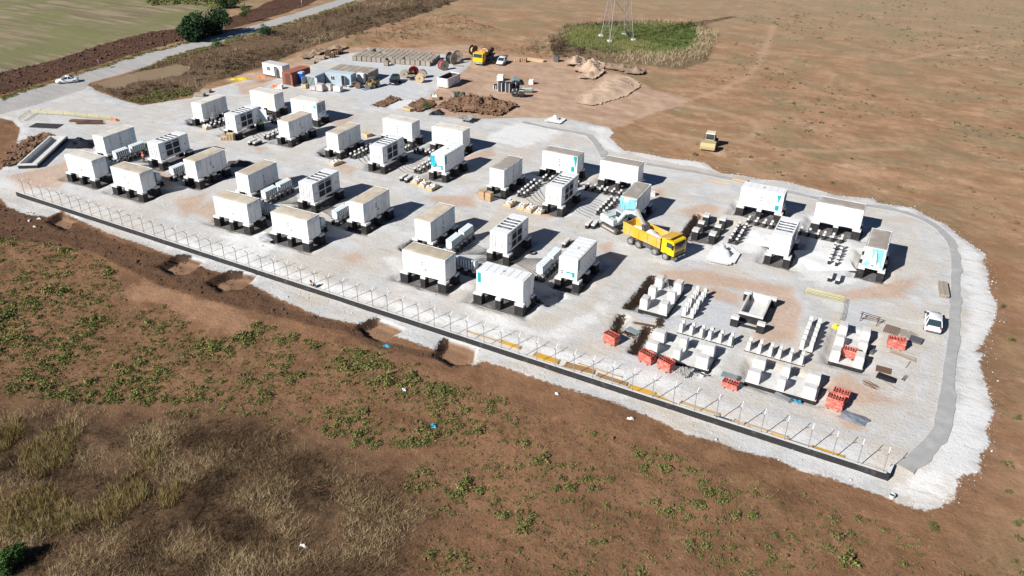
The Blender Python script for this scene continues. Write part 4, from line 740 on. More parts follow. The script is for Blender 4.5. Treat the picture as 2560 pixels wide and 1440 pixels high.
def excavator():
    r = thing('excavator', 'pale grey tracked excavator loading the dump truck', 'excavator', (-33.2, 97.0, 0), math.radians(-28)); EX = M('faded grey machine paint', (.50, .56, .57), .6, .12, 2, dirt=(.5, .45, .38), dirt_amt=.2)
    for s in (-1, 1):
        t = part('track', MB().prism([(-1.75, .22), (-1.55, .03), (1.55, .03), (1.78, .25), (1.78, .55), (1.55, .74), (-1.55, .74), (-1.75, .52)], -.25, .25, 'y').mesh('track', TYRE), r, (0, s*1.0, 0)); part('roller_frame', MB().box(-1.3, 1.3, -.275, .275, .25, .55).mesh('roller_frame', M('dusty track frame', (.42, .38, .33), .8)), t)
    part('undercarriage', MB().box(-.8, .8, -.76, .76, .35, .75).cyl((0, 0, .75), (0, 0, .98), .6, n=18).mesh('undercarriage', DSTEEL), r)
    u = part('house', MB().box(-1.9, .9, -1.15, 1.15, .98, 1.35).prism([(-1.9, 1.35), (-.2, 1.35), (-.2, 2.05), (-1.6, 2.1), (-1.9, 1.9)], -1.15, 1.15, 'y').box(-.2, .85, -1.15, -.5, 1.35, 1.85).mesh('house', EX), r)
    cb = part('cab', MB().prism([(-.35, 1.37), (1.15, 1.37), (1.25, 1.9), (.95, 2.78), (-.3, 2.82)], .18, 1.14, 'y').mesh('cab', EX), r)
    part('windscreen', MB().face([(1.262, .26, 1.9), (1.262, 1.06, 1.9), (.975, 1.06, 2.7), (.975, .26, 2.7)]).mesh('windscreen', GLASS), cb)
    for yy in (.165, 1.155): part('side_window', MB().box(-.2, .85, yy-.01, yy+.01, 1.85, 2.62).mesh('side_window', GLASS), cb)
    part('exhaust', MB().cyl((-1.2, -.5, 2.05), (-1.2, -.5, 2.55), .06, n=8).mesh('exhaust', DSTEEL), r)
    part('boom', MB().prism([(.55, 1.55), (.85, 1.35), (2.3, 3.2), (4.2, 4.05), (4.25, 4.4), (2.1, 3.75)], -.45, -.02, 'y').mesh('boom', EX), r)
    part('ram', MB().cyl((1.2, -.55, 1.5), (2.5, -.55, 3.2), .08, n=8).cyl((2.2, -.23, 3.85), (4.1, -.23, 4.6), .07, n=8).mesh('ram', GREY), r)
    part('dipper', MB().prism([(3.9, 4.55), (4.3, 4.7), (6.0, 3.1), (5.85, 2.95), (4.1, 3.9)], -.40, -.08, 'y').mesh('dipper', M('dusty boom arm', (.42, .41, .38), .7, .15, 2)), r)
    part('bucket', MB().prism([(5.8, 3.15), (6.25, 3.05), (6.5, 2.6), (6.35, 2.1), (5.95, 1.95), (5.55, 2.15), (5.95, 2.35), (5.98, 2.7)], -.75, .28, 'y').mesh('bucket', DSTEEL), r)
excavator()
def roller():
    RY = M('faded roller yellow', (.44, .35, .17), .5, .1, 2, dirt=(.6, .52, .38), dirt_amt=.15); r = thing('road_roller', 'yellow single drum road roller standing on the brown field', 'roller', (-30.55, 135.9, H(-30.5, 136)), math.radians(-83))
    part('drum', MB().cyl((1.55, -1.05, .75), (1.55, 1.05, .75), .75, n=28).mesh('drum', M('worn drum steel', (.33, .29, .25), .55, .15, 2)), r)
    part('drum_frame', MB().box(.55, 2.5, -1.25, -1.1, .55, .95).box(.55, 2.5, 1.1, 1.25, .55, .95).prism([(2.5, .95), (2.62, .6), (2.62, 1.05), (2.2, 1.62), (.9, 1.66), (.62, 1.2), (.55, .95)], -1.25, 1.25, 'y').mesh('drum_frame', RY), r)
    part('rear_body', MB().box(-2.6, -.3, -.85, .85, .7, 1.25).prism([(-2.6, 1.25), (-1.3, 1.25), (-1.3, 1.75), (-2.4, 1.65)], -.8, .8, 'y').box(-.3, .55, -.4, .4, .65, 1.0).mesh('rear_body', RY), r)
    c = part('cab', MB().box(-1.3, .1, -.78, .78, 1.25, 1.6).mesh('cab', RY), r); part('cab_window', MB().box(-1.25, .05, -.74, .74, 1.6, 2.55, 0, .06, .05).mesh('cab_window', GLASS), c)
    mb = MB(); [mb.bar((sx, sy*.75, 1.58), (sx*.94-.02, sy*.71, 2.58), .08) for sx in (-1.24, .04) for sy in (-1, 1)]; part('cab_post', mb.mesh('cab_post', RY), c); part('roof', MB().box(-1.38, .2, -.82, .82, 2.56, 2.72, 0, .05, .05).mesh('roof', M('cream roof', (.72, .64, .50), .6)), c)
    for s in (-1, 1): wheel('w', .72, .5, r, (-1.6, s*1.0, .72))
roller()
def drum(label, x, y, rz, R, W, wood=WOODG, core=BLK, flat=False, z=None, name='cable_drum', rc=.75):
    r = thing(name, label, 'cable drum', (x, y, (H(x, y) if z is None else z)+(W/2 if flat else R)), rz, 'wooden cable drums in the yard'); 
    rot = (math.pi/2, 0, 0) if flat else (0, 0, 0); t = .09; key = (R, W, wood.name, core.name, rc)
    for s in (-1, 1): part('flange', cached(('fl',)+key, lambda: MB().cyl((0, -t/2, 0), (0, t/2, 0), R, n=24).cyl((0, -t/2-.02, 0), (0, t/2+.02, 0), R*.22, n=12, m=1).mesh('flange', wood, WOODD)), r, (0, 0, s*(W/2-t/2)) if flat else (0, s*(W/2-t/2), 0), rot=rot)
    part('cable_core', cached(('co',)+key, lambda: MB().cyl((0, -W/2+t, 0), (0, W/2-t, 0), R*rc, n=24).mesh('cable_core', core)), r, rot=rot); return r
drum('grey weathered cable drum standing nearest the dark navy car', -100.9, 145.9, .25, .92, .95, WOODG, GREY)
drum('big dark cable drum with a red cable band', -100.2, 148.4, .35, 1.05, 1.0, WOODD, BLK); part('cable_band', MB().cyl((0, -.5, 0), (0, -.1, 0), 1.06, n=24).mesh('cable_band', REDC), bpy.data.objects['cable_drum.001'])
drum('dark striped cable drum standing behind the pale drum', -97.6, 147.9, .5, .9, 1.1, WOODG, DSTEEL, rc=.9)
drum('low cable drum lying flat between standing drums', -98.7, 145.4, .0, .85, .95, WOODG, BLK, True, rc=.6)
drum('pale yellowish cable drum standing at the right of its group', -96.1, 144.6, .3, .95, .8, WOOD, WOODD)
drum('large cable drum wound with bright red cable', -97.0, 155.6, 1.1, 1.15, 1.15, WOODG, REDC, rc=.82)
drum('large cable drum of black cable behind the red one', -98.2, 161.2, 1.45, 1.35, 1.5, WOODG, BLK, rc=.7)
drum('black cable drum with wooden flange at the block end', -98.6, 164.8, .8, 1.1, 1.3, WOODG, BLK, rc=.95)
drum('empty wooden cable drum left of the yellow drum truck', -98.3, 171.6, 1.4, 1.15, 1.1, WOODD, WOOD, rc=.55)
drum('small cable drum lying flat before the tall white cabinet', -105.9, 134.6, 0, .55, .6, WOODD, BLK, True, z=.55)
drum('small brown cable drum standing before the tall white cabinet', -104.9, 134.4, .4, .6, .7, WOODD, WOODG)
drum('small white cable drum by the blue grey cabin door', -106.9, 133.9, 0, .4, .5, CREAM, GREY, True)
def drum_truck():
    r = thing('flatbed_truck', 'yellow cab flatbed truck carrying cable drums', 'truck', (-92.9, 167.2, H(-92.9, 167.2)), math.radians(-84))
    for ax in (2.6, -1.6, -2.9):
        for s in (-1, 1): wheel('w', .5, .34, r, (ax, s*1.0, .5))
    part('chassis', MB().box(-4.0, 3.2, -.42, .42, .7, 1.0).box(3.55, 3.85, -1.15, 1.15, .4, .75, 1).mesh('chassis', DSTEEL, GREY), r); part('flatbed', MB().box(-4.2, 1.6, -1.22, 1.22, 1.0, 1.2).box(1.5, 1.6, -1.2, 1.2, 1.2, 2.0).mesh('flatbed', DSTEEL), r)
    c = part('cab', MB().prism([(2.0, .8), (3.78, .8), (3.82, 1.75), (3.65, 2.72), (2.0, 2.8)], -1.2, 1.2, 'y').mesh('cab', YEL2), r); part('windscreen', MB().face([(3.84, -1.08, 1.8), (3.84, 1.08, 1.8), (3.69, 1.05, 2.6), (3.69, -1.05, 2.6)]).mesh('windscreen', GLASS), c)
    for s in (-1, 1): part('side_window', MB().box(2.5, 3.5, s*1.205-.01, s*1.205+.01, 1.8, 2.5).mesh('side_window', GLASS), c); part('mirror', MB().box(3.55, 3.7, -.1, .1, 1.7, 2.4).mesh('mirror', BLK), c, (0, s*1.4, 0))
    part('number_plate', MB().box(3.86, 3.87, -.26, .26, .5, .62).mesh('number_plate', CREAM), r); part('crane', MB().box(1.62, 1.95, -.25, .25, 1.0, 2.6).bar((1.8, 0, 2.6), (1.8, 1.2, 3.3), .28).bar((1.8, 1.2, 3.3), (1.8, -.9, 3.1), .22).mesh('crane', M('orange crane paint', (.6, .14, .05), .5)), r)
drum_truck()
for lb, dx, wd, co, R in (('pale drum riding just behind the yellow truck cab', .2, WOOD, WOOD, .95), ('white wound drum riding in the middle of the flatbed', -1.4, WOODD, CREAM, 1.1), ('white wound drum riding at the tail of the flatbed', -3.0, WOODD, CREAM, 1.1)):
    a = math.radians(-84); drum(lb, -92.9+dx*math.cos(a), 167.2+dx*math.sin(a), a+math.pi/2, R, 1.1, wd, co, z=1.2+H(-92.9, 167.2), rc=.6)
def loader():
    SK = M('muddy yellow loader paint', (.30, .22, .09), .6, .3, 3, dirt=(.16, .12, .08), dirt_amt=.35); r = thing('skid_loader', 'muddy yellow skid loader with pallet forks', 'loader', (-102.6, 136.7, H(-102.6, 136.7)), math.radians(-100))
    for ax in (-.65, .65):
        for s in (-1, 1): wheel('w', .45, .35, r, (ax, s*.78, .45))
    part('body', MB().box(-1.3, 1.1, -.58, .58, .4, 1.1).prism([(-1.4, 1.1), (-.2, 1.1), (-.3, 1.6), (-1.3, 1.55)], -.58, .58, 'y').mesh('body', SK), r)
    mb = MB(); [mb.bar((x, y, 1.05), (x*.9, y, 2.15), .09) for x in (-.35, .85) for y in (-.5, .5)]; mb.box(-.45, .95, -.56, .56, 2.12, 2.22); part('roll_cage', mb.mesh('roll_cage', DSTEEL), r)
    for s in (-1, 1): part('lift_arm', MB().prism([(-1.4, 1.6), (-1.2, 1.75), (1.1, 1.35), (1.75, .5), (1.6, .42), (.95, 1.15)], s*.7-.07, s*.7+.07, 'y').mesh('lift_arm', SK), r); part('fork', MB().box(1.7, 3.0, s*.35-.06, s*.35+.06, .06, .12).mesh('fork', DSTEEL), r)
    part('carriage', MB().box(1.6, 1.7, -.75, .75, .05, .75).mesh('carriage', DSTEEL), r)
loader()
# ------------------------------------------------------------------ site cabins, boxes, skip
def cabin(label, cat, x, y, rz, L, W, Hh, paint, roofm, name, ribs=20, window=None, door=None, doorend=False):
    r = thing(name, label, cat, (x, y, .05), rz); d = .04
    part('floor_frame', MB().box(-L/2, L/2, -W/2, W/2, 0, .14).mesh('floor_frame', DSTEEL), r); part('core', MB().box(-L/2+.06, L/2-.06, -W/2+.06, W/2-.06, .14, Hh-.06).mesh('core', paint), r)
    for s in (0, 1): part('long_wall', cached(('cl', L, Hh, ribs, paint.name), lambda: corrugated(L-.04, Hh-.2, ribs, paint, d)), r, (0, (W/2-.012)*(-1 if s == 0 else 1), .14), s*math.pi); part('end_wall', cached(('ce', W, Hh, ribs, paint.name), lambda: corrugated(W-.04, Hh-.2, max(3, int(ribs*W/L)), paint, d)), r, ((L/2-.012)*(-1 if s == 0 else 1), 0, .14), -math.pi/2+s*math.pi)
    part('roof', MB().box(-L/2-.02, L/2+.02, -W/2-.02, W/2+.02, Hh-.08, Hh, 0, .0, .0).box(-L/2+.1, L/2-.1, -W/2+.1, W/2-.1, Hh, Hh+.03, 0, .1, .1).mesh('roof', roofm), r)
    for u in (window or []): w = part('window', MB().box(u-.5, u+.5, -W/2-.05, -W/2+.02, 1.05, 2.0).mesh('window', CREAM), r); part('pane', MB().box(u-.41, u-.03, -W/2-.056, -W/2-.045, 1.14, 1.91).box(u+.03, u+.41, -W/2-.056, -W/2-.045, 1.14, 1.91).mesh('pane', GLASS), w)
    for u in (door or []): part('doorway', MB().box(u-.45, u+.45, -W/2-.03, -W/2+.02, .15, 2.2).mesh('doorway', BLK), r); part('door', MB().box(0, .88, -.03, .03, .16, 2.18).mesh('door', M('open door panel', (.45, .46, .46), .6)), r, (u+.45, -W/2-.05, 0), math.radians(-70))
    if doorend:
        part('doorway', MB().box(-L/2-.02, -L/2+.03, -W/2+.1, W/2-.1, .16, Hh-.2).mesh('doorway', BLK), r)
        for s in (-1, 1): part('door', MB().box(-.03, .03, 0, W/2-.06, .14, Hh-.12).mesh('door', paint), r, (-L/2-.02, s*(W/2-.04), 0), math.radians(150 if s == -1 else (182 if doorend == 1 else 80)))
    return r
ROOFW = M('cabin roof sheet', (.56, .55, .52), .7, .1)
cabin('white site cabin with window and open door', 'cabin', -126.1, 133.6, math.radians(-3), 5.9, 2.3, 2.6, CREAM, ROOFW, 'site_cabin', 3, [-1.1], [1.0])
cabin('rusty red shipping container with open end', 'container', -119.1, 132.0, math.radians(88), 6.06, 2.44, 2.6, RUST, M('rusty red roof', (.33, .12, .085), .7, .15), 'shipping_container', 22, doorend=1)
cabin('pale grey storage container with end door ajar', 'container', -113.7, 132.7, math.radians(95), 6.0, 2.35, 2.5, M('grey container paint', (.40, .46, .49), .6, .08), M('grey roof', (.50, .53, .53), .7), 'storage_container', 20, doorend=2)
cabin('pale blue ribbed cabin with white window and open door', 'cabin', -109.7, 135.0, math.radians(11), 6.0, 2.4, 2.5, BLUG, M('blue grey roof', (.47, .56, .60), .7), 'ribbed_cabin', 20, [-1.2], [1.2])
def toilet():
    r = thing('portable_toilet', 'blue portable toilet between red and grey containers', 'toilet', (-117.3, 131.5, .04), math.radians(12)); part('body', MB().box(-.55, .55, -.55, .55, 0, 2.2, 0, .03, .03).mesh('body', BLUE), r); part('door', MB().box(-.38, .38, -.58, -.53, .1, 2.0).mesh('door', BLUE), r); part('roof', MB().prism([(-.6, 2.2), (.6, 2.2), (.45, 2.42), (-.45, 2.42)], -.6, .6, 'y').mesh('roof', M('pale blue roof', (.45, .60, .72), .5)), r)
toilet()
def cabinet():
    r = thing('white_cabinet', 'tall white cabinet at the end of the tall crates', 'cabinet', (-106.6, 138.0, .03), math.radians(6)); part('body', MB().box(-.75, .75, -.4, .4, .1, 2.1).mesh('body', WHITE), r); part('door', MB().box(-.72, -.02, -.43, -.40, .14, 2.06).box(.02, .72, -.43, -.40, .14, 2.06).mesh('door', WHITE), r); part('base', MB().box(-.7, .7, -.36, .36, 0, .1).mesh('base', DSTEEL), r)
cabinet()
def skip():
    r = thing('waste_skip', 'open topped white steel waste skip', 'skip', (-90.0, 146.5, H(-90, 146.5)), math.radians(90)); L, W, h = 5.3, 2.5, 1.95
    part('floor', MB().box(-L/2, L/2, -W/2, W/2, .1, .2).mesh('floor', RUST), r); inn = M('rusty skip inside', (.10, .06, .045), .85, .3)
    for s in (-1, 1):
        part('side_wall', MB().box(-L/2, L/2, -.04, .04, .2, h).box(-L/2+.05, L/2-.05, -s*.055-.01, -s*.055+.01, .2, h-.05, 1).mesh('side_wall', WHITE, inn), r, (0, s*(W/2-.04), 0)); part('end_wall', MB().box(-.04, .04, -W/2+.085, W/2-.085, .2, h).box(-s*.055-.01, -s*.055+.01, -W/2+.12, W/2-.12, .2, h-.05, 1).mesh('end_wall', WHITE, inn), r, (s*(L/2-.04), 0, 0))
        for k in range(9): part('rib', cached('skr', lambda: MB().box(-.05, .05, -.06, .06, .1, 1.85).mesh('rib', WHITE)), r, (-2.4+k*.6, s*(W/2+.06), 0))
        for k in range(4): part('rib', cached('skr', None), r, (s*(L/2+.06), -.9+k*.6, 0), math.pi/2)
    part('rim', MB().box(-L/2-.08, L/2+.08, -W/2-.08, -W/2+.06, h, h+.1).box(-L/2-.08, L/2+.08, W/2-.06, W/2+.08, h, h+.1).box(-L/2-.08, -L/2+.06, -W/2+.06, W/2-.06, h, h+.1).box(L/2-.06, L/2+.08, -W/2+.06, W/2-.06, h, h+.1).mesh('rim', WHITE), r)
skip()
# ------------------------------------------------------------------ crates, pallets, sacks
def crate_mesh(w, d, h, m=WOODG):
    def f():
        mb = MB(); mb.box(-w/2+.03, w/2-.03, -d/2+.03, d/2-.03, .12, h-.03); n = 4
        for k in range(n): z = .12+(h-.15)*k/n; zz = z+(h-.15)/n-.02; mb.box(-w/2, w/2, -d/2, d/2, z, zz)
        for x in (-w/2+.1, 0, w/2-.1): mb.box(x-.07, x+.07, -d/2, d/2, 0, .118)
        for x in (-w/2+.05, w/2-.05):
            mb.box(x-.05, x+.05, -d/2-.02, -d/2, .12, h-.03); mb.box(x-.05, x+.05, d/2, d/2+.02, .12, h-.03)
        mb.box(-w/2, w/2, -d/2, d/2, h-.028, h); return mb.mesh('wooden_crate', m)
    return cached(('crate', w, d, h, m.name), f)
def lerp2(a, b, t): return (a[0]+(b[0]-a[0])*t, a[1]+(b[1]-a[1])*t)
FL, FR = (-119.2, 152.4), (-101.2, 157.6); ang = math.atan2(FR[1]-FL[1], FR[0]-FL[0]); UX = (math.cos(ang), math.sin(ang)); UY = (-UX[1]*.98+.05, UX[0])
for j in range(8):
    for i in range(16):
        if (j == 0 and i in (7,)) or (j > 5 and i > 13) or random.random() < .04 or (j == 7 and i > 10): continue
        x = FL[0]+UX[0]*(i*1.2+random.uniform(-.05, .05))+UY[0]*j*1.22; y = FL[1]+UX[1]*i*1.2+UY[1]*(j*1.22+random.uniform(-.06, .06)) - (.35 if j == 0 and i > 7 else 0)
        solo('wooden_crate', crate_mesh(.98, 1.0, 1.05), 'weathered square wooden crate in the long block of crates behind the yard', 'crate', (x, y, H(x, y)), ang+random.uniform(-.03, .03), 'square crates stored in a long block')
solo('wooden_crate', crate_mesh(.98, 1.0, 1.05), 'square wooden crate pulled out in front of the long crate block', 'crate', (-110.2, 152.3, .03), ang, 'square crates stored in a long block')
for j in range(4):
    for i in range(6):
        x = -106.3-i*1.55+j*-.16; y = 139.4+j*1.18-i*.22
        solo('tall_crate', crate_mesh(1.42, 1.05, 1.95, WOODG), 'tall narrow wooden crate in the block behind the pale blue cabin', 'crate', (x, y, .03), math.radians(8), 'tall crates behind the cabins')
def sack_mesh(w, d, seed):
    rg = np.random.default_rng(int(seed*100)+3); mb = MB(); n = 18; B = [(rg.uniform(.12, .88), rg.uniform(.08, .92), rg.uniform(.22, .5), rg.uniform(.16, .3)) for _ in range(14)]
    for j in range(n):
        for i in range(n):
            u, v = i/(n-1), j/(n-1); h = .12
            for bu, bv, bh, br in B: q = ((u-bu)*w/br)**2+((v-bv)*d/br)**2; h = max(h, bh*math.sqrt(max(0, 1-q))+.1)
            mb.v.append(((u-.5)*w, (v-.5)*d, h*(1 if 0 < i < n-1 and 0 < j < n-1 else .3)+.05*float(vnoise(u*9, v*9, 1.3))))
    for j in range(n-1):
        for i in range(n-1): q = j*n+i; mb.f.append([q, q+1, q+n+1, q+n]); mb.m.append(0); mb.sm.append(True)
    return mb.mesh('sacks', SACK)
def sack_crate(label, x, y, rz, wood=WOOD, w=1.15, d=2.0, h=.55):
    r = thing('sack_crate', label, 'crate', (x, y, H(x, y)), rz, 'low timber crates filled with white sacks')
    part('base', cached(('scb', w, d), lambda: MB().box(-w/2+.03, w/2-.03, -d/2+.03, d/2-.03, .1, .16).box(-w/2, w/2, -d/2+.1, -d/2+.25, 0, .1).box(-w/2, w/2, d/2-.25, d/2-.1, 0, .1).mesh('base', wood)), r)
    for s in (-1, 1): part('long_board', cached(('scl', w, d, h, wood.name), lambda: MB().box(-.025, .025, -d/2, d/2, .1, h).mesh('long_board', wood)), r, (s*(w/2-.025), 0, 0)); part('end_board', cached(('sce', w, h, wood.name), lambda: MB().box(-w/2+.055, w/2-.055, -.025, .025, .1, h).mesh('end_board', wood)), r, (0, s*(d/2-.025), 0))
    part('sacks', cached(('sk', w, d, random.randint(0, 3)), lambda: sack_mesh(w-.12, d-.12, random.random()*9)), r, (0, 0, .3)); return r
for lb, x, y in (('leftmost of the four sack crates before the inverter', -49.6, 97.0), ('second of the four sack crates before the inverter', -47.5, 97.0), ('third of the four sack crates before the inverter', -46.1, 96.8), ('rightmost of the four sack crates before the inverter', -44.8, 97.1), ('left of three sack crates near the blue film container', -66.1, 97.5), ('middle of three sack crates near the blue film container', -64.5, 97.0), ('right of three sack crates near the blue film container', -62.8, 96.6)): sack_crate(lb, x, y, random.uniform(-.08, .05))
sack_crate('lone sack crate on the open gravel between groups', -81.9, 97.5, -.15); sack_crate('lone sack crate near the leftmost back container', -113.0, 100.3, 1.2, d=1.7); sack_crate('brown crate heaped with white bags beside the spoil heap', *G(1087, 247), .7, CARTON, 1.5, 2.2, .7)
def carton(x, y, z, label, s=1.0): 
    r = solo('carton', cached('cart', lambda: MB().box(-.48, .48, -.45, .45, 0, .62).box(-.05, .05, -.452, .452, .3, .624, 1).mesh('carton', CARTON, M('packing tape', (.5, .37, .22), .4))), label, 'box', (x, y, z), random.uniform(-.1, .1), 'brown cartons stacked by a container')
cx0, cy0 = G(1206, 497); cx1, cy1 = G(1222, 499)
for k, (lb, x, y, z) in enumerate((('lower left brown carton in the stack of four', cx0, cy0, 0.03), ('upper left brown carton in the stack of four', cx0, cy0+.03, .66), ('lower right brown carton in the stack of four', cx0+1.15, cy0-.05, .03), ('upper right brown carton in the stack of four', cx0+1.15, cy0+.05, .66))): carton(x, y, z, lb)
def pallet_mesh(m): return cached(('plt', m.name), lambda: [MB().box(-.6, .6, -.4+k*.2-.07, -.4+k*.2+.07, .12, .145) for k in range(1)][0].box(-.6, .6, -.27, -.13, .12, .145).box(-.6, .6, -.07, .07, .12, .145).box(-.6, .6, .13, .27, .12, .145).box(-.6, .6, .33, .47, .12, .145).box(-.6, -.48, -.47, .47, .02, .119).box(-.06, .06, -.47, .47, .02, .119).box(.48, .6, -.47, .47, .02, .119).box(-.6, .6, -.46, -.38, 0, .02).box(-.6, .6, .38, .46, 0, .02).mesh('pallet', m))
def pallets(px, py, n, where, rz, m=WOOD):
    x, y = G(px, py)
    for k in range(n): solo('pallet', pallet_mesh(m), f'timber pallet in the stack {where}', 'pallet', (x, y, H(x, y)+.147*k), rz+random.uniform(-.04, .04), f'pallets stacked {where}')
pallets(562, 349, 4, 'leaning low at the inverter corner', .5); pallets(577, 349, 8, 'tall beside the inverter corner', .45)
pallets(820, 138, 7, 'before the small dirt mound', .3, WOODD); pallets(831, 143, 7, 'in front of the dirt mound stacks', .3, WOODD); pallets(841, 136, 6, 'third along the dirt mound', .3, WOODD); pallets(851, 133, 7, 'rightmost along the dirt mound', .3, WOODD)
pallets(1294, 152, 6, 'left of the reddish timber stack', .1); pallets(1310, 153, 7, 'beside the long timber stack', .1, M('reddish timber', (.5, .29, .19), .8, .15, 3))
def planks(name, label, px, py, rz, n, layers, L, w=.2, h=.05, m=WOOD, z=None, spread=0.0, group=None):
    x, y = G(px, py); r = thing(name, label, 'timber', (x, y, H(x, y) if z is None else z), rz, group); k = 0
    for j in range(layers):
        for i in range(n):
            part('plank', cached(('pk', L, w, h, m.name), lambda: MB().box(-L/2, L/2, -w/2+.008, w/2-.008, 0, h-.006).mesh('plank', m)), r, (random.uniform(-.12, .12)*(1+spread*2), (i-(n-1)/2)*w+random.uniform(-.5, .5)*spread, j*h+.003+.0015*k), random.uniform(-1, 1)*spread*.25+random.uniform(-.01, .01)); k += 1
    return r
planks('timber_stack', 'stack of pale long timbers before the dry reeds', 1340, 150, .05, 5, 4, 4.2, .22, .12); planks('timber_stack', 'brown timber stack on the gravel beside the concrete strip', 2357, 728, 1.68, 5, 5, 3.6, .2, .1, WOODG); planks('loose_boards', 'loose boards lying near the black cable drum', 1145, 165, .4, 5, 2, 2.2, .2, .06, WOODG, spread=.3)
planks('board_pile', 'grey yellow boards below the right red formwork stack', 2258, 890, -.25, 3, 2, 2.6, .25, .05, WOODG, spread=.15); planks('board_pile', 'scattered laths on the gravel at lower right', 2215, 966, -.3, 6, 1, 2.6, .08, .05, WOODG, spread=1.6); planks('board_pile', 'dark stick bundle on the gravel at lower right', 2178, 963, -.35, 7, 2, 1.4, .05, .05, WOODD, spread=.5); planks('board_pile', 'short brown sticks laid in a row at right', 2262, 946, 1.3, 7, 1, 1.1, .05, .05, WOODD, spread=.1)
planks('plank', 'single long pale plank beside the bare right foundation', 2183, 898, -.02, 1, 1, 2.4, .16, .05); planks('plank', 'plank lying crosswise below the board pile', 2270, 912, 1.35, 1, 1, 1.6, .12, .06, WOODG)
planks('loose_boards', 'pale boards on gravel behind the corrugated container', 1800, 455, -.02, 3, 1, 3.2, .2, .06, WOOD, spread=.25); planks('timber_stack', 'yellow timber stack behind the corrugated container corner', 1850, 452, -.02, 4, 3, 2.2, .2, .1, WOOD)
for lb, px, py, rz, d in (('long low pale crate right of the middle back container', 917, 340, -.28, 1.7), ('flat grey crate at the yard edge, front one', 500, 240, .35, 2.0), ('flat grey crate at the yard edge, rear one', 516, 231, .35, 1.8), ('open flat crate near the dirt mound, front one', 775, 157, .3, 2.4), ('open flat crate near the dirt mound, rear one', 800, 146, .35, 2.4), ('brown open crate on the white gravel pond edge', 1020, 276, -.2, 2.2), ('square wooden box before the grey container', 763, 220, .1, 1.1)):
    x, y = G(px, py); solo('flat_crate', crate_mesh(d, 1.15, .6 if d > 1.2 else .95, WOOD if d in (1.7, 1.1, 2.2) else WOODG), lb, 'crate', (x, y, H(x, y)), rz)
def wrapped(label, px, py, w, d, h, m, rz=0.2):
    x, y = G(px, py); r = thing('wrapped_pallet', label, 'pallet load', (x, y, H(x, y)), rz, 'wrapped pallet loads before the cabins'); part('pallet', pallet_mesh(WOODG), r)
    mb = MB(); n = 7; pts = [(-w/2, -d/2), (w/2, -d/2), (w/2, d/2), (-w/2, d/2)]
    for k in range(4): a, b = pts[k], pts[(k+1) % 4]; nx, ny = (b[1]-a[1]), -(b[0]-a[0]); l = math.hypot(nx, ny); wrinkled_side(mb, a, b, .3, h, (nx/l, ny/l), [], px*.1+k, 0, .12)
    mb.box(-w/2+.02, w/2-.02, -d/2+.02, d/2-.02, .15, h-.02); mb.box(-w/2-.02, w/2+.02, -d/2-.02, d/2+.02, h-.02, h+.03, 0, .1, .1); part('wrapping', mb.mesh('wrapping', m), r)
PINKW = M('pinkish clear wrap', (.56, .49, .46), .5, .2, 1.5, bump=.5, bscale=5); GREYW = M('grey clear wrap', (.50, .48, .46), .5, .25, 1.5, bump=.5, bscale=5)
wrapped('low grey wrapped bale, leftmost of the pallet loads', 785, 226, 1.3, 1.1, .9, GREYW); wrapped('tall pinkish wrapped pallet load', 802, 228, 1.4, 1.2, 1.55, PINKW); wrapped('pale wrapped load behind the pinkish one', 823, 226, 1.3, 1.2, 1.35, PINKW); wrapped('white wrapped pallet load at the right end', 846, 229, 1.6, 1.3, 1.2, SACK, .15)
# big bag, coils, pipes
def coil(label, px, py, R, W, upright=True, rz=0.0, m=BLK, z=0):
    x, y = G(px, py); r = thing('pipe_coil', label, 'pipe coil', (x, y, H(x, y)+z+(0 if not upright else R)), rz, 'coils of black corrugated pipe'); n = max(6, int(W/.16)); rings = MB()
    prof = []
    for k in range(n): prof += [(R-.05, k*W/n), (R, (k+.3)*W/n), (R, (k+.7)*W/n)]
    i0 = 0; N = 20; prof = [(R*.5, 0)]+prof+[(R-.05, W), (R*.5, W), (R*.5, .0)]
    for rr, zz in prof:
        for j in range(N): t = 2*math.pi*j/N; rings.v.append((rr*math.cos(t), rr*math.sin(t), zz))
    for k in range(len(prof)-1):
        for j in range(N): a = k*N+j; b = k*N+(j+1) % N; rings.f.append([a, b, b+N, a+N]); rings.m.append(0); rings.sm.append(False)
    part('coiled_pipe', rings.mesh('coiled_pipe', m), r, (0, 0, 0) if not upright else (0, -W/2, 0), rot=(0, 0, 0) if not upright else (-math.pi/2, 0, 0))
    st = MB(); [st.box(R*math.cos(t)-.05, R*math.cos(t)+.05, R*math.sin(t)-.05, R*math.sin(t)+.05, 0.02, W-.02) for t in (4.0, 5.2)]; part('strap', st.mesh('strap', SACK), r, (0, 0, 0) if not upright else (0, -W/2, 0), rot=(0, 0, 0) if not upright else (-math.pi/2, 0, 0))
PIPE = M('dark grey pipe', (.045, .048, .055), .55, .3, 3); PIPEG = M('grey green pipe', (.22, .28, .29), .5, .2, 2)
coil('upright standing bundle of black pipe, left one', 1254, 226, .85, 1.9, False, 0, PIPE); coil('upright standing bundle of black pipe, middle one', 1273, 228, .85, 1.9, False, 0, PIPE); coil('upright standing bundle of black pipe, right one', 1289, 224, .85, 1.8, False, 0, PIPE)
coil('black pipe coil lying on its side nearest the spoil heap', 1287, 239, .75, 1.2, True, .5, PIPE); coil('black pipe coil leaning at the front of the pipe heap', 1304, 241, .85, 1.1, True, 2.0, PIPE); coil('grey pipe coil lying at the right of the pipe heap', 1318, 229, .5, 2.3, True, 1.9, PIPEG); coil('small black coil at the left of the pipe heap', 1240, 220, .55, .9, False, 0, PIPE)
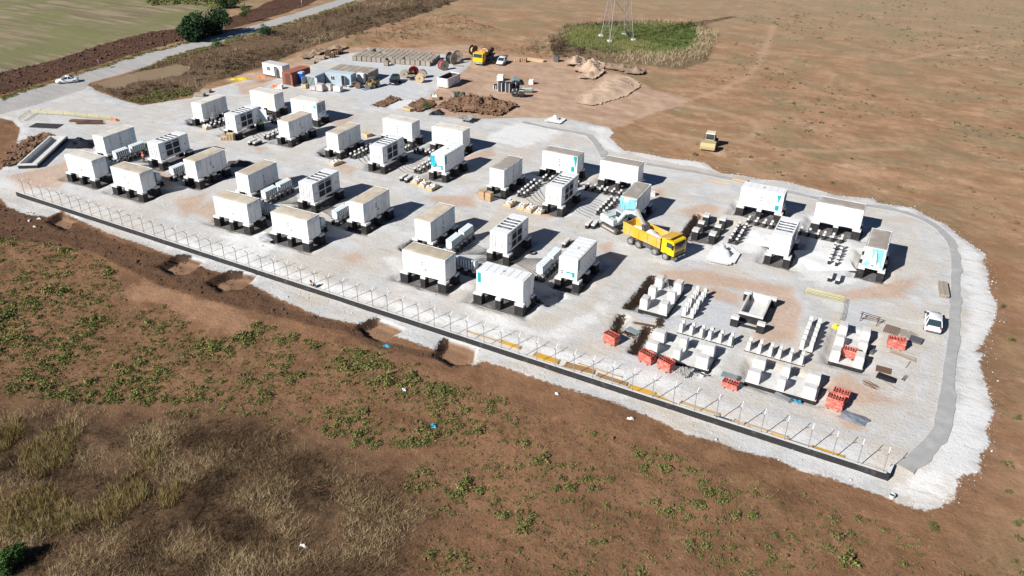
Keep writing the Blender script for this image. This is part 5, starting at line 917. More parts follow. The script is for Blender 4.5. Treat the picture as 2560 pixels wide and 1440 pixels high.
def pipes():
    x, y = G(1290, 206); r = thing('pipe_stack', 'stack of grey green pipes behind the black bundles', 'pipes', (x, y, H(x, y)), math.radians(-55))
    for j, n in enumerate((6, 5, 4)):
        for i in range(n): part('pipe', cached('gpp', lambda: MB().cyl((-1.9, 0, 0), (1.9, 0, 0), .16, n=10, mc=1).mesh('pipe', PIPEG, BLK)), r, (random.uniform(-.15, .15), (i-(n-1)/2)*.33, .17+j*.29))
pipes()
def bag(label, px, py, s=1.0, m=SACK, rz=.3):
    x, y = G(px, py); r = thing('bulk_bag', label, 'bag', (x, y, H(x, y)), rz); mb = MB(); pts = [(-.45*s, -.45*s), (.45*s, -.45*s), (.45*s, .45*s), (-.45*s, .45*s)]
    for k in range(4): a, b = pts[k], pts[(k+1) % 4]; nx, ny = (b[1]-a[1]), -(b[0]-a[0]); l = math.hypot(nx, ny); wrinkled_side(mb, a, b, 0.05, .85*s, (nx/l, ny/l), [], px+k, 0, .18)
    mb.box(-.46*s, .46*s, -.46*s, .46*s, .05, .8*s, 0, .02, .02); part('sack', mb.mesh('sack', m), r); part('handle', MB().tube([(-.4*s, -.4*s, .8*s), (-.3*s, -.3*s, 1.0*s), (-.1*s, -.4*s, .8*s)], .03).tube([(.4*s, .4*s, .8*s), (.3*s, .3*s, 1.0*s), (.1*s, .4*s, .8*s)], .03).mesh('handle', m), r)
bag('single white bulk bag standing alone on the dirt', 1328, 208, 1.1); bag('white bulk bag behind the black pipe bundles', 1251, 200, 1.5); bag('white bulk bag slumped before the red container', 702, 222, 1.0); bag('white sack on gravel beside the far right container group', 1632, 488, .7)
def barrel(label, px, py, m):
    x, y = G(px, py); r = thing('drum_barrel', label, 'barrel', (x, y, H(x, y)), 0); part('body', MB().cyl((0, 0, .0), (0, 0, 1.0), .42, n=16).cyl((0, 0, .3), (0, 0, .36), .44, n=16).cyl((0, 0, .64), (0, 0, .7), .44, n=16).mesh('body', m), r); part('lid', MB().cyl((0, 0, 1.0), (0, 0, 1.03), .36, n=16).mesh('lid', DSTEEL), r)
GRN = M('dark green barrel', (.05, .09, .06), .5, .2); barrel('dark green barrel left of two behind the spoil heap', 1146, 240, GRN); barrel('dark green barrel right of two behind the spoil heap', 1158, 241, GRN); barrel('grey barrel beside the green barrels', 1135, 241, GREY)
def bucket(label, px, py, m, z=0, fill=BLK):
    x, y = G(px, py, z); r = thing('bucket', label, 'bucket', (x, y, H(x, y)), .4); part('body', MB().cyl((0, 0, 0), (0, 0, .42), .19, .24, n=16, cap=False).cyl((0, 0, 0.005), (0, 0, .02), .19, n=16).mesh('body', m), r); part('contents', MB().cyl((0, 0, .3), (0, 0, .33), .215, n=16).mesh('contents', fill), r); part('handle', MB().tube([(-.24, 0, .4), (-.15, .2, .34), (0, .27, .3), (.15, .2, .34), (.24, 0, .4)], .012).mesh('handle', GREY), r)
bucket('white bucket with dark inside beside the bare front foundation', 1755, 942, CREAM); bucket('pale bucket with green contents on the field edge', 2229, 1244, CREAM, -.4, M('green paint', (.03, .18, .14), .4))
# low free plinths
def low_plinth(label, px, py, rz=math.pi/2, L=1.7):
    x, y = G(px, py); r = thing('low_plinth', label, 'plinth', (x, y, 0), rz, 'low capped plinths standing free on the gravel'); part('base', cached(('lpb', L), lambda: MB().box(-L/2, L/2, -.24, .24, -.3, .5).mesh('base', BLACKC)), r); part('cap', cached(('lpc', L), lambda: MB().box(-L/2-.005, L/2+.005, -.245, .245, .502, .74).mesh('cap', CAPC)), r)
for lb, px, py in (('left plinth of the pair nearest the cabin group', 632, 360), ('right plinth of the pair nearest the cabin group', 644, 362), ('left plinth of the pair beside the three sack crates', 1010, 449), ('right plinth of the pair beside the three sack crates', 1022, 453), ('left plinth of the pair beside the excavator', 1472, 566), ('right plinth of the pair beside the excavator', 1487, 567), ('left plinth of the pair at the white fabric edge', 2075, 697), ('right plinth of the pair at the white fabric edge', 2094, 703), ('lone plinth behind the clean louvred container', 1415, 613)): low_plinth(lb, px, py)
# ------------------------------------------------------------------ tanks
def tank(label, x, y, rz, L, W, h, wall=.22, z0=-.1, floor=0.1):
    r = thing('concrete_tank', label, 'tank', (x, y, 0), rz)
    for s in (-1, 1):
        part('long_wall', MB().box(-L/2, L/2, -wall/2, wall/2, z0-.5, h-.28, 1).box(-L/2+.001, L/2-.001, -s*wall/2-.004*s, -s*wall/2-.001*s, z0, h-.28, 0).box(-L/2-.003, L/2+.003, -wall/2-.003, wall/2+.003, h-.278, h, 0).mesh('long_wall', CONC, BLACKC), r, (0, s*(W/2-wall/2), 0)); part('end_wall', MB().box(-wall/2, wall/2, -W/2+wall+.005, W/2-wall-.005, z0-.5, h-.28, 1).box(-s*wall/2-.004*s, -s*wall/2-.001*s, -W/2+wall+.006, W/2-wall-.006, z0, h-.28, 0).box(-wall/2-.003, wall/2+.003, -W/2+wall+.005, W/2-wall-.005, h-.278, h, 0).mesh('end_wall', CONC, BLACKC), r, (s*(L/2-wall/2), 0, 0))
    part('tank_floor', MB().box(-L/2+wall, L/2-wall, -W/2+wall, W/2-wall, z0-.3, floor).mesh('tank_floor', CONC), r); return r
ax, ay = (-124.59-121.66)/2, (71.89+72.84)/2; bx, by = (-131.7-129.11)/2, (82.71+83.95)/2
tank('long open concrete tank with black outer walls at the left', (ax+bx)/2, (ay+by)/2, math.atan2(by-ay, bx-ax), 13.3, 2.95, .80, .25, -.1, .06)
t = tank('open concrete tank standing on the bare plot', -10.9, 83.9, math.pi/2, 5.2, 2.7, 1.2, .2, 0, .25)
for sx in (-3.9, 2.35):
    for sy in (-1, 1):
        q = part('pillar', cached('tkp', lambda: MB().box(-.28, .28, -.42, .42, -.4, .95).mesh('pillar', BLACKC)), t, (sx, sy*1.45, 0)); part('cap', cached('tkc', lambda: MB().box(-.284, .284, -.424, .424, .952, 1.28).mesh('cap', CAPC)), q)
part('beam', MB().box(-3.7, -3.5, -1.0, 1.0, -.3, .25).mesh('beam', BLACKC), t)
# ------------------------------------------------------------------ red formwork stacks
def red_stack(label, px, py, rz, n=7, L=1.55, z=0.0):
    x, y = G(px, py, z); r = thing('formwork_stack', label, 'formwork', (x, y, max(H(x, y), z)+.08), rz, 'stacks of red steel formwork frames')
    part('skid', cached('rsk', lambda: MB().box(-.5, -.4, -.65, .65, -.08, 0).box(.4, .5, -.65, .65, -.08, 0).mesh('skid', WOODD)), r)
    def fr():
        mb = MB(); a, b, h = L/2, .5, .145
        mb.box(-a, a, -b, -b+.07, 0, h); mb.box(-a, a, b-.07, b, 0, h); mb.box(-a, -a+.07, -b+.07, b-.07, 0, h); mb.box(a-.07, a, -b+.07, b-.07, 0, h)
        for k in range(5): u = -a+.25+k*(L-.5)/4; mb.box(u-.035, u+.035, -b+.07, b-.07, 0, h-.02)
        mb.box(-a+.07, a-.07, -.03, .03, 0, .05); return mb.mesh('frame', RED)
    for k in range(n): part('frame', cached(('rfr', L), fr), r, (random.uniform(-.04, .04), random.uniform(-.03, .03), k*.15), random.uniform(-.02, .02))
for a in (('red formwork stack standing alone beside the dark trench', 1528, 856, -.3), ('left red formwork stack before the front left foundation', 1617, 903, -.28), ('right red formwork stack before the front left foundation', 1664, 922, -.3), ('low red formwork stack beside grey panels', 1826, 967, -.1, 4), ('red formwork stack on the right bare foundation', 2120, 890, -.05, 6, 1.5, .12), ('red formwork stack beside the steel mesh at right', 2238, 868, .12, 7, 1.75), ('rear red formwork stack at the lower right', 2098, 1000, -.1, 7), ('front red formwork stack at the lower right', 2085, 1018, -.1, 8)): red_stack(*a)
# panels and boards along the inside of the wall
def wallboard(label, px, py, L, W, m, tilt=0.0, dy=0.0, name='formwork_board'):
    x, y = G(px, py); y = max(y+dy, float(wall_y(x))+.95); r = thing(name, label, 'panel', (x, y, H(x, y)+.03), WANG+tilt, 'formwork boards lying along the wall'); part('board', MB().box(-L/2, L/2, -W/2, W/2, 0, .06).mesh('board', m), r); part('batten', MB().box(-L/2+.1, -L/2+.18, -W/2, W/2, .062, .10).box(L/2-.18, L/2-.1, -W/2, W/2, .062, .10).mesh('batten', WOODG), r)
BPLY = M('brown formwork panel', (.34, .2, .09), .7, .2, 2); TPLY = M('tan board', (.50, .38, .24), .8, .15, 2)
for a in (('yellow panel by the wall, left of the long run', 1276, 860, 2.6, .6, YPLY), ('bright yellow panel by the wall left of the brown ones', 1366, 893, 3.0, .8, YPLY), ('wide brown panel by the wall beside the left formwork', 1450, 918, 3.3, .9, BPLY, .1), ('narrow brown panel by the wall', 1530, 946, 3.4, .6, BPLY), ('yellow panel by the wall below the red stacks', 1605, 973, 2.9, .8, YPLY), ('second yellow panel below the red stacks', 1660, 996, 2.6, .5, YPLY, -.15), ('long tan board by the wall at mid right', 1750, 1018, 4.0, .45, TPLY), ('black open panel by the wall', 1806, 1044, 1.7, .6, DSTEEL), ('pale plywood sheet by the wall beside the black panel', 1852, 1058, 1.7, .9, WOOD, -.15), ('long tan board by the wall towards the corner', 1915, 1072, 4.2, .3, TPLY), ('orange yellow panel by the wall towards the corner', 1950, 1090, 1.8, .7, YPLY), ('grey weathered board by the wall near the corner', 2005, 1108, 3.0, .4, WOODG), ('last yellow panel by the wall near the corner', 2070, 1128, 3.0, .7, YPLY), ('long tan board by the wall at mid left', 1210, 840, 4.5, .3, TPLY), ('long tan plank behind the brown wall panels', 1500, 925, 5.0, .2, TPLY)): wallboard(*a)
# tarps, steel, odd things
def sheet(name, label, cat, px, py, L, W, m, rz=0, amp=.3, z=None, seed=1.0, group=None):
    x, y = G(px, py); mb = MB(); n = 14
    for j in range(n):
        for i in range(n):
            u, v = i/(n-1), j/(n-1); e = min(u, 1-u, v, 1-v)*4; mb.v.append(((u-.5)*L+.3*float(vnoise(v*4+seed, u, 1)), (v-.5)*W+.3*float(vnoise(u*4, v+seed, 1)), .03+amp*min(1, e+.15)*(float(vnoise(u*4+seed, v*4+seed, 1.2))+.5)))
    for j in range(n-1):
        for i in range(n-1): q = j*n+i; mb.f.append([q, q+1, q+n+1, q+n]); mb.m.append(0); mb.sm.append(True)
    return solo(name, mb.mesh(name, m), label, cat, (x, y, H(x, y) if z is None else z), rz, group)
TARPG = M('grey plastic tarp', (.20, .22, .25), .4, .4, 2, bump=.5, bscale=4); TARPB = M('blue tarp', (.03, .27, .42), .45, .2, 2)
sheet('tarpaulin', 'crumpled grey tarpaulin near the lower right corner', 'tarp', 2135, 1045, 2.6, 1.5, TARPG, -.2, .35); sheet('tarpaulin', 'blue sheet beside the front left bare foundation', 'tarp', 1737, 923, 1.0, .5, TARPB, -.2, .25, seed=4); sheet('tarpaulin', 'blue sheet beside the front right bare foundation', 'tarp', 1990, 999, 1.2, .6, TARPB, -.2, .3, seed=6); sheet('tarpaulin', 'dark brown black crumpled sheet behind the second tank container', 'tarp', 597, 412, 4.0, 2.2, M('dark crumpled film', (.07, .06, .055), .5, .5, 2), .6, .9, seed=7); sheet('plastic_scrap', 'blue plastic scrap among the green weeds', 'litter', 1084, 1050, .6, .6, TARPB, .5, .3, seed=9); sheet('plastic_scrap', 'blue plastic scrap beside a dug pit', 'litter', 967, 856, .9, .4, TARPB, .1, .2, seed=3)
sheet('fabric_sheet', 'white geotextile sheet spread right of the far right inverter', 'fabric', 2062, 652, 6.5, 5.6, POWDER, .5, .3, seed=2); sheet('fabric_sheet', 'white crushed stone sheet left of the far right inverter', 'fabric', 1905, 598, 3.6, 4.6, POWDER, .05, .25, seed=12); sheet('yellow_sheeting', 'yellow plastic sheeting beside the dirt verge', 'tarp', 600, 197, 4.2, 1.6, M('yellow plastic', (.72, .5, .02), .5, .2), .45, .5, seed=5); sheet('yellow_sheeting', 'small yellow sheeting beside the bare right foundation', 'tarp', 2092, 815, .9, .7, M('lemon plastic', (.65, .6, .03), .5), .3, .6, seed=8)
for lb, px, py in (('pale litter scrap on the dark soil at left, long one', 72, 545), ('pale litter scrap on the dark soil at left, broad one', 96, 540), ('pale litter scrap on the dark soil at left, small one', 85, 560), ('white litter scrap in the dry thicket', 755, 1352), ('white litter scrap near the field middle', 1010, 965), ('white litter scrap near the gravel edge', 1392, 976), ('white litter scrap right of the field middle', 1578, 1040)): sheet('litter_scrap', lb, 'litter', px, py, random.uniform(.3, .55), .22, SACK, random.uniform(-.5, .5), .25, seed=px)
x, y = G(115, 315); tag(part('steel_mesh_sheet', MB().box(-2.6, 2.6, -1.2, 1.2, 0, .02).mesh('steel_mesh_sheet', M('dark mat', (.045, .04, .037), .8, .2, 8))), 'dark flat mat lying on gravel behind the long tank', 'mat').location = (x, y, H(x, y)+.05); bpy.data.objects['steel_mesh_sheet'].rotation_euler = (0, 0, math.radians(22))
def bars(label, px, py, rz, n, L, W, m=REBAR, h=.12, cross=0):
    x, y = G(px, py); r = thing('steel_bars', label, 'steel bars', (x, y, H(x, y)+.04), rz)
    for k in range(n): part('bar', cached(('br', L, m.name), lambda: MB().cyl((-L/2, 0, 0), (L/2, 0, 0), .022, n=6).mesh('bar', m)), r, (random.uniform(-.2, .2)*(0 if cross else 1), (k-(n-1)/2)*W/n, random.uniform(0, h) if not cross else .02), random.uniform(-.03, .03)*(0 if cross else 1))
    for k in range(cross): part('bar', cached(('br', W, m.name), lambda: MB().cyl((-W/2, 0, 0), (W/2, 0, 0), .022, n=6).mesh('bar', m)), r, ((k-(cross-1)/2)*L/cross, 0, .06), math.pi/2)
bars('bundle of dark rebar behind the long tank', 215, 304, .42, 26, 6.0, 1.1, REBAR, .35); bars('bundle of dark steel near the tank corner', 225, 310, .5, 14, 5.0, .7, REBAR, .3); bars('rusty square steel mesh behind the right formwork stack', 2229, 826, 1.45, 9, 1.9, 1.6, REBAR, 0, 10); bars('row of steel bars beside the rusty mesh', 2268, 838, 1.2, 12, 1.5, 1.9, WOODG, .1); bars('thin bars lying beside the dark trench', 1610, 812, .2, 5, 2.5, .5, REBAR, .05)
def trestle():
    x, y = G(2172, 806); r = thing('rebar_trestle', 'rusty rebar trestle frame near the gravel mound', 'trestle', (x, y, H(x, y)), -.15); mb = MB()
    for sx in (-.9, .9):
        for sy in (-.35, .35): mb.bar((sx, sy, 0), (sx, sy*.6, .9), .06)
        mb.bar((sx, -.25, .9), (sx, .25, .9), .06)
    part('legs', mb.mesh('legs', REBAR), r); part('rails', MB().bar((-1.1, -.22, .93), (1.1, -.22, .93), .06).bar((-1.1, .22, .93), (1.1, .22, .93), .06).bar((-.9, .3, .1), (.9, -.3, .85), .05).mesh('rails', REBAR), r)
trestle()
for lb, px, py, L, W, h, m, rz in (('grey formwork panels stacked beside the low red stack', 1824, 944, 1.6, .9, .35, PIPEG, -.1), ('grey steel box before the front right foundation', 1956, 997, 1.6, .7, .35, GREY, -.25), ('brown rusty sheet lying at right', 2208, 925, 1.5, 1.1, .08, M('brown steel sheet', (.16, .09, .06), .7, .2), -.05), ('black rolled sheet beside the brown steel sheet', 2214, 948, 1.7, .7, .4, BLK, -.15), ('black lined box beside the steel bars', 2288, 852, 1.3, 1.2, .3, DSTEEL, -.2), ('grey steel sheets near the dark trench', 1583, 828, 1.6, .8, .12, PIPEG, -.4), ('black crate against the right bare foundation', 2178, 876, .9, .7, .5, DSTEEL, -.4), ('grey equipment stand beside the timber stack', 1391, 152, 1.2, .9, 1.3, DSTEEL, .1)):
    x, y = G(px, py); r = thing('stored_panel' if h < .5 else 'equipment_box', lb, 'site material', (x, y, H(x, y)), rz)
    n = max(1, int(h/.09))
    if h < .5:
        for k in range(n): part('sheet', cached(('st', L, W, m.name), lambda: MB().box(-L/2, L/2, -W/2, W/2, 0, .07).mesh('sheet', m)), r, (random.uniform(-.1, .1), random.uniform(-.08, .08), .005+k*.085), random.uniform(-.08, .08))
    else: part('body', MB().box(-L/2, L/2, -W/2, W/2, .12, h).mesh('body', m), r); part('foot', MB().box(-L/2, -L/2+.1, -W/2, W/2, 0, .12).box(L/2-.1, L/2, -W/2, W/2, 0, .12).mesh('foot', WOODD), r)
# ------------------------------------------------------------------ cables
def cables(label, pts):
    r = thing('cable_bundle', label, 'cables', (0, 0, 0), 0, 'black cables laid from racks to inverters')
    for (a, b, bow) in pts:
        A, B = Vector((a[0], a[1], .10)), Vector((b[0], b[1], .10)); d = B-A; n = Vector((-d.y, d.x, 0)).normalized()*bow; P = []
        for k in range(11): t = k/10; q = A+d*t+n*(4*t*(1-t)); q.z = .10+.03*math.sin(t*9); P.append(q)
        part('cable', MB().tube(P, .026, 5).mesh('cable', BLK), r)
for g, y0 in ((2, 86.0), (4, 84.9), (6, 84.15)):
    cx = CX[g]; s = -1
    cables(f'black cable fan left of the inverter, group {WHERE[g]}', [((cx-5.3, y0-4.6+k*.50), (cx-1.3, y0-2.6+k*.13), .3-.06*k) for k in range(9)])
    cables(f'black cable fan right of the inverter, group {WHERE[g]}', [((cx+6.1, y0-4.8+k*.50), (cx+1.3, y0-2.9+k*.13), -.4+.07*k) for k in range(12)])
    cables(f'black cable fan before the inverter, group {WHERE[g]}', [((cx-5.5+k*1.0, y0-7.2), (cx-.9+k*.16, y0-3.3), .2) for k in range(8)])
for g, y0 in ((1, 102.55), (3, 102.1), (5, 101.05)):
    cx = CX[g]
    cables(f'thick cables curving right of the inverter, group {WHERE[g]}', [((cx+5.7, y0-2.5+k*.8), (cx+1.2, y0+1.6+k*.1), (.9-.3*k)*(1.0)) for k in range(8)])
    cables(f'black cables curving left of the inverter, group {WHERE[g]}', [((cx-5.7, y0-.6+k*1.1), (cx-1.2, y0-2.4+k*.3), -.5+.1*k) for k in range(5)])
x, y = G(1332, 634); solo('cable_coil', MB().tube([(.5*math.cos(t*.4)*(1-.004*t), .5*math.sin(t*.4)*(1-.004*t), .05+.002*t) for t in range(64)], .05, 6).mesh('cable_coil', BLK), 'black coil of cable beside the front inverter', 'cable', (x, y, .03))
sheet('tarpaulin', 'dark folded black sheet beside the spoil heap', 'tarp', 1091, 284, 3.0, 1.6, M('black sheet', (.03, .03, .035), .5, .3, 2), .7, .9, seed=11)
sheet('fabric_heap', 'pink and white cloth heap before the red container', 'cloth', 697, 222, 1.6, 1.0, PINKW, .4, .5, seed=13)
sheet('tarpaulin', 'black plastic sheet draped in a heap behind the container nearest the tank', 'tarp', 208, 362, 4.6, 4.0, M('black glossy sheet', (.02, .022, .028), .35, .3, 2, bump=.4, bscale=3), .5, 1.1, seed=21)
def ladder(label, px, py, rz, h=2.3):
    x, y = G(px, py); r = thing('step_ladder', label, 'ladder', (x, y, max(H(x, y), .02)), rz)
    for s_, nm in ((1, 'front_frame'), (-1, 'back_frame')):
        mb = MB(); [mb.bar((s_*.6, k*.24, 0), (s_*.04, k*.16, h), .05) for k in (-1, 1)]
        for k in range(1, 7): t = k/7; mb.bar((s_*(.6-.56*t), -.24+.08*t, h*t), (s_*(.6-.56*t), .24-.08*t, h*t), .045)
        part(nm, mb.mesh(nm, GREY), r)
ladder('white step ladder between the leftmost back containers', 536, 312, .3); ladder('grey step ladder beside the left bare foundation', 1660, 722, .9, 1.9)
# ------------------------------------------------------------------ concrete strip round the site
def strip(label, pts, wid):
    P = [np.array(G(a, b)) for a, b in pts]; Q = []
    for i in range(len(P)-1):
        n = max(2, int(np.linalg.norm(P[i+1]-P[i])/.8))
        for k in range(n): Q.append(P[i]+(P[i+1]-P[i])*k/n)
    Q.append(P[-1]); Q = np.array(Q); Q[1:-1] = (Q[:-2]+Q[1:-1]+Q[2:])/3; n = len(Q); mb = MB()
    for i in range(n):
        d = Q[min(i+1, n-1)]-Q[max(i-1, 0)]; d /= np.linalg.norm(d); nn = np.array([-d[1], d[0]]); t = i/n; w = wid*(1+.45*(1-min(1, t*5))); a = Q[i]+nn*(w/2+.2*float(vnoise(i, 3, .37))+.15*float(vnoise(i, 5, .9))); b = Q[i]-nn*(w/2+.3*float(vnoise(i, 9, .43))+.3*float(vnoise(i, 2, .97))); zz = max(H(*Q[i]), -.02)+.07
        mb.v += [(a[0], a[1], zz), (b[0], b[1], zz), (a[0], a[1], zz-.35), (b[0], b[1], zz-.35)]
    for i in range(n-1):
        k = 4*i
        for q in ((0, 1, 5, 4), (2, 0, 4, 6), (1, 3, 7, 5)): mb.f.append([k+j for j in q]); mb.m.append(0); mb.sm.append(False)
    return tag(part('concrete_strip', mb.mesh('concrete_strip', M('fresh grey concrete strip', (.37, .368, .36), .85, .2, .9, bump=.2, bscale=12, dirt=(.47, .46, .45), dirt_amt=.2))), label, 'concrete strip')
strip('grey concrete strip curving round the right edge of the site', [(2262, 1172), (2300, 1140), (2350, 1085), (2364, 1030), (2371, 960), (2378, 900), (2384, 830), (2388, 760), (2390, 700), (2392, 650), (2380, 607), (2347, 571), (2302, 545), (2250, 528), (2150, 511), (2060, 500), (1980, 483), (1850, 453), (1740, 431), (1615, 411)], 1.15)
strip('short grey concrete strip behind the middle back group', [(1512, 392), (1495, 366), (1474, 339), (1458, 335), (1385, 322), (1305, 306)], 1.1)
# ------------------------------------------------------------------ heaps
def rock_mesh(name, X, Y, Z, S, mat):
    rng = np.random.default_rng(5); n = len(X); B = np.array([(1, 0, 0), (-1, 0, 0), (0, 1, 0), (0, -1, 0), (0, 0, 1), (0, 0, -.4)]); F8 = np.array([(0, 2, 4), (2, 1, 4), (1, 3, 4), (3, 0, 4), (2, 0, 5), (1, 2, 5), (3, 1, 5), (0, 3, 5)]); a = rng.uniform(0, 6.28, n); J = B[None]*rng.uniform(.55, 1.25, (n, 6, 1)); vx = J[..., 0]*np.cos(a)[:, None]-J[..., 1]*np.sin(a)[:, None]; vy = J[..., 0]*np.sin(a)[:, None]+J[..., 1]*np.cos(a)[:, None]
    V = np.stack([vx*S[:, None]+X[:, None], vy*S[:, None]+Y[:, None], J[..., 2]*S[:, None]*.75+Z[:, None]], 2).reshape(-1, 3); Fq = (F8[None]+(np.arange(n)*6)[:, None, None]).reshape(-1, 3); return np_mesh(name, V, Fq, [mat])
def heap(label, outline, h, m, name='gravel_heap', cat='heap', rough=.35, cell=.35, peak=.5, fs=1.0, clods=0, cs=.09):
    P = GP(outline); mn, mx = P.min(0), P.max(0); nx, ny = int((mx[0]-mn[0])/cell)+2, int((mx[1]-mn[1])/cell)+2; XX, YY = np.meshgrid(np.linspace(mn[0], mx[0], nx), np.linspace(mn[1], mx[1], ny)); X, Y = XX.ravel(), YY.ravel()
    s = sdf(P, X, Y, 30); mxs = s.max(); f = np.clip((s+.3)/(mxs+.3), 0, 1)**peak; Z = height(X, Y)*0.0+f*h*(1+rough*2*vnoise(X, Y, .7/fs))+f**.5*rough*(vnoise(X, Y, 1.9/fs)*.8+vnoise(X, Y, 4.1/fs)*.4); Z = np.where(s > -.3, Z+height(X, Y)-.03, -1.5)
    i = (np.arange(ny-1)[:, None]*nx+np.arange(nx-1)[None, :]).ravel(); Fq = np.stack([i, i+1, i+nx+1, i+nx], 1); Fq = Fq[(s[Fq] > -.35).all(1)]; u, inv = np.unique(Fq, return_inverse=True); c = P.mean(0); V = np.stack([X-c[0], Y-c[1], Z], 1)[u]
    o = solo(name, np_mesh(name, V, inv.reshape(Fq.shape), [m], True), label, cat, (c[0], c[1], 0))
    if clods: q = np.random.default_rng(len(V)).integers(0, len(V), clods); r2 = np.random.default_rng(9); tag(part('clods', rock_mesh('clods', V[q, 0]+r2.normal(0, .2, clods), V[q, 1]+r2.normal(0, .2, clods), V[q, 2], r2.gamma(2, cs/1.6, clods), m), o), kind='stuff')
    return o
SAND = M('pale sand', (.50, .36, .255), .95, .12, .7, bump=.6, bscale=6); SOILH = M('brown spoil', (.20, .115, .068), .95, .35, 1.2, bump=.9, bscale=4, dirt=(.10, .055, .035), dirt_amt=.3); SOILG = M('grey brown soil heap', (.30, .215, .15), .95, .15, .8, bump=.6, bscale=5); GRAVH = M('grey rubble', (.36, .35, .33), .95, .35, 2.5, bump=.9, bscale=5)
heap('long lumpy brown spoil heap behind the middle back group', [(1112, 268), (1120, 252), (1150, 246), (1180, 244), (1215, 250), (1245, 254), (1272, 262), (1280, 272), (1250, 284), (1210, 280), (1165, 276), (1130, 276)], 1.5, SOILH, 'spoil_heap', rough=.75, peak=.55, cell=.3, clods=900, cs=.16)
heap('brown grassy soil bank around the white gravel pond', [(1028, 262), (1050, 250), (1075, 252), (1082, 266), (1060, 276), (1036, 280), (1030, 270)], .5, SOILH, 'soil_bank', rough=.5, clods=160, cs=.12); heap('narrow brown soil bank left of the white pond', [(938, 264), (960, 250), (985, 246), (1000, 250), (975, 258), (950, 268)], .45, SOILH, 'soil_bank', rough=.5, clods=160, cs=.12)
heap('white gravel heap between the spoil heap and the strip', [(1365, 303), (1380, 292), (1400, 296), (1408, 306), (1385, 310)], 1.2, POWDER, peak=1.0, rough=.12, clods=60, cs=.06); heap('small grey gravel heap before the spoil heap', [(1150, 306), (1158, 296), (1175, 297), (1182, 305), (1165, 310)], .8, GRAVH, peak=1.0, rough=.2, clods=150, cs=.07); heap('white crushed stone heap right of the dump truck cab', [(1762, 655), (1780, 625), (1805, 612), (1830, 632), (1842, 652), (1800, 662)], 1.25, POWDER, peak=1.0, rough=.12, clods=60, cs=.05); heap('grey rubble heap beside the red formwork stack', [(1692, 935), (1705, 922), (1722, 928), (1724, 940), (1705, 944)], .4, GRAVH, rough=.3, peak=.9, clods=150, cs=.06)
for lb, o, h in (('pale sand mound nearest the timber stack', [(1418, 163), (1430, 148), (1452, 147), (1462, 158), (1440, 168)], 1.7), ('larger pale sand mound beside the first one', [(1440, 178), (1458, 158), (1480, 152), (1505, 162), (1500, 178), (1465, 186)], 2.0), ('low pale sand mound in front', [(1450, 198), (1468, 178), (1495, 176), (1510, 184), (1480, 196)], 1.3), ('long low plateau of pale sand', [(1448, 256), (1450, 235), (1490, 225), (1500, 205), (1540, 190), (1575, 194), (1592, 208), (1590, 224), (1560, 238), (1510, 252), (1475, 262)], 1.1)): heap(lb, o, h, SAND, 'sand_mound', rough=.35, cell=.5, fs=1.3, peak=.62, clods=120, cs=.09)
for lb, o in (('grey brown mound behind the sand, left one', [(1508, 172), (1520, 161), (1536, 163), (1540, 174)]), ('grey brown mound behind the sand, middle one', [(1536, 178), (1548, 164), (1566, 166), (1572, 178)]), ('grey brown mound behind the sand, right one', [(1568, 186), (1582, 170), (1602, 174), (1608, 186)])): heap(lb, o, 1.2, SOILG, 'soil_mound', rough=.3, cell=.5, peak=.6)
heap('small dirt mound behind the pallets', [(755, 148), (775, 130), (800, 122), (815, 126), (800, 136), (775, 146)], 1.0, SOILG, 'soil_mound', rough=.5); heap('second dirt mound beside the crate block', [(818, 126), (835, 115), (858, 116), (862, 124), (840, 128)], .9, SOILG, 'soil_mound', rough=.5); heap('brown crumbly earth bank beside the long tank', [(15, 412), (30, 390), (60, 362), (90, 342), (112, 338), (116, 350), (90, 362), (60, 388), (38, 408), (22, 418)], 1.0, SOILH, 'earth_bank', rough=.7, cell=.3, clods=400, cs=.13)
heap('small ring of white sand near the wall', [(645, 600), (655, 588), (672, 590), (676, 602), (660, 608)], .4, POWDER, rough=.5, peak=.8)
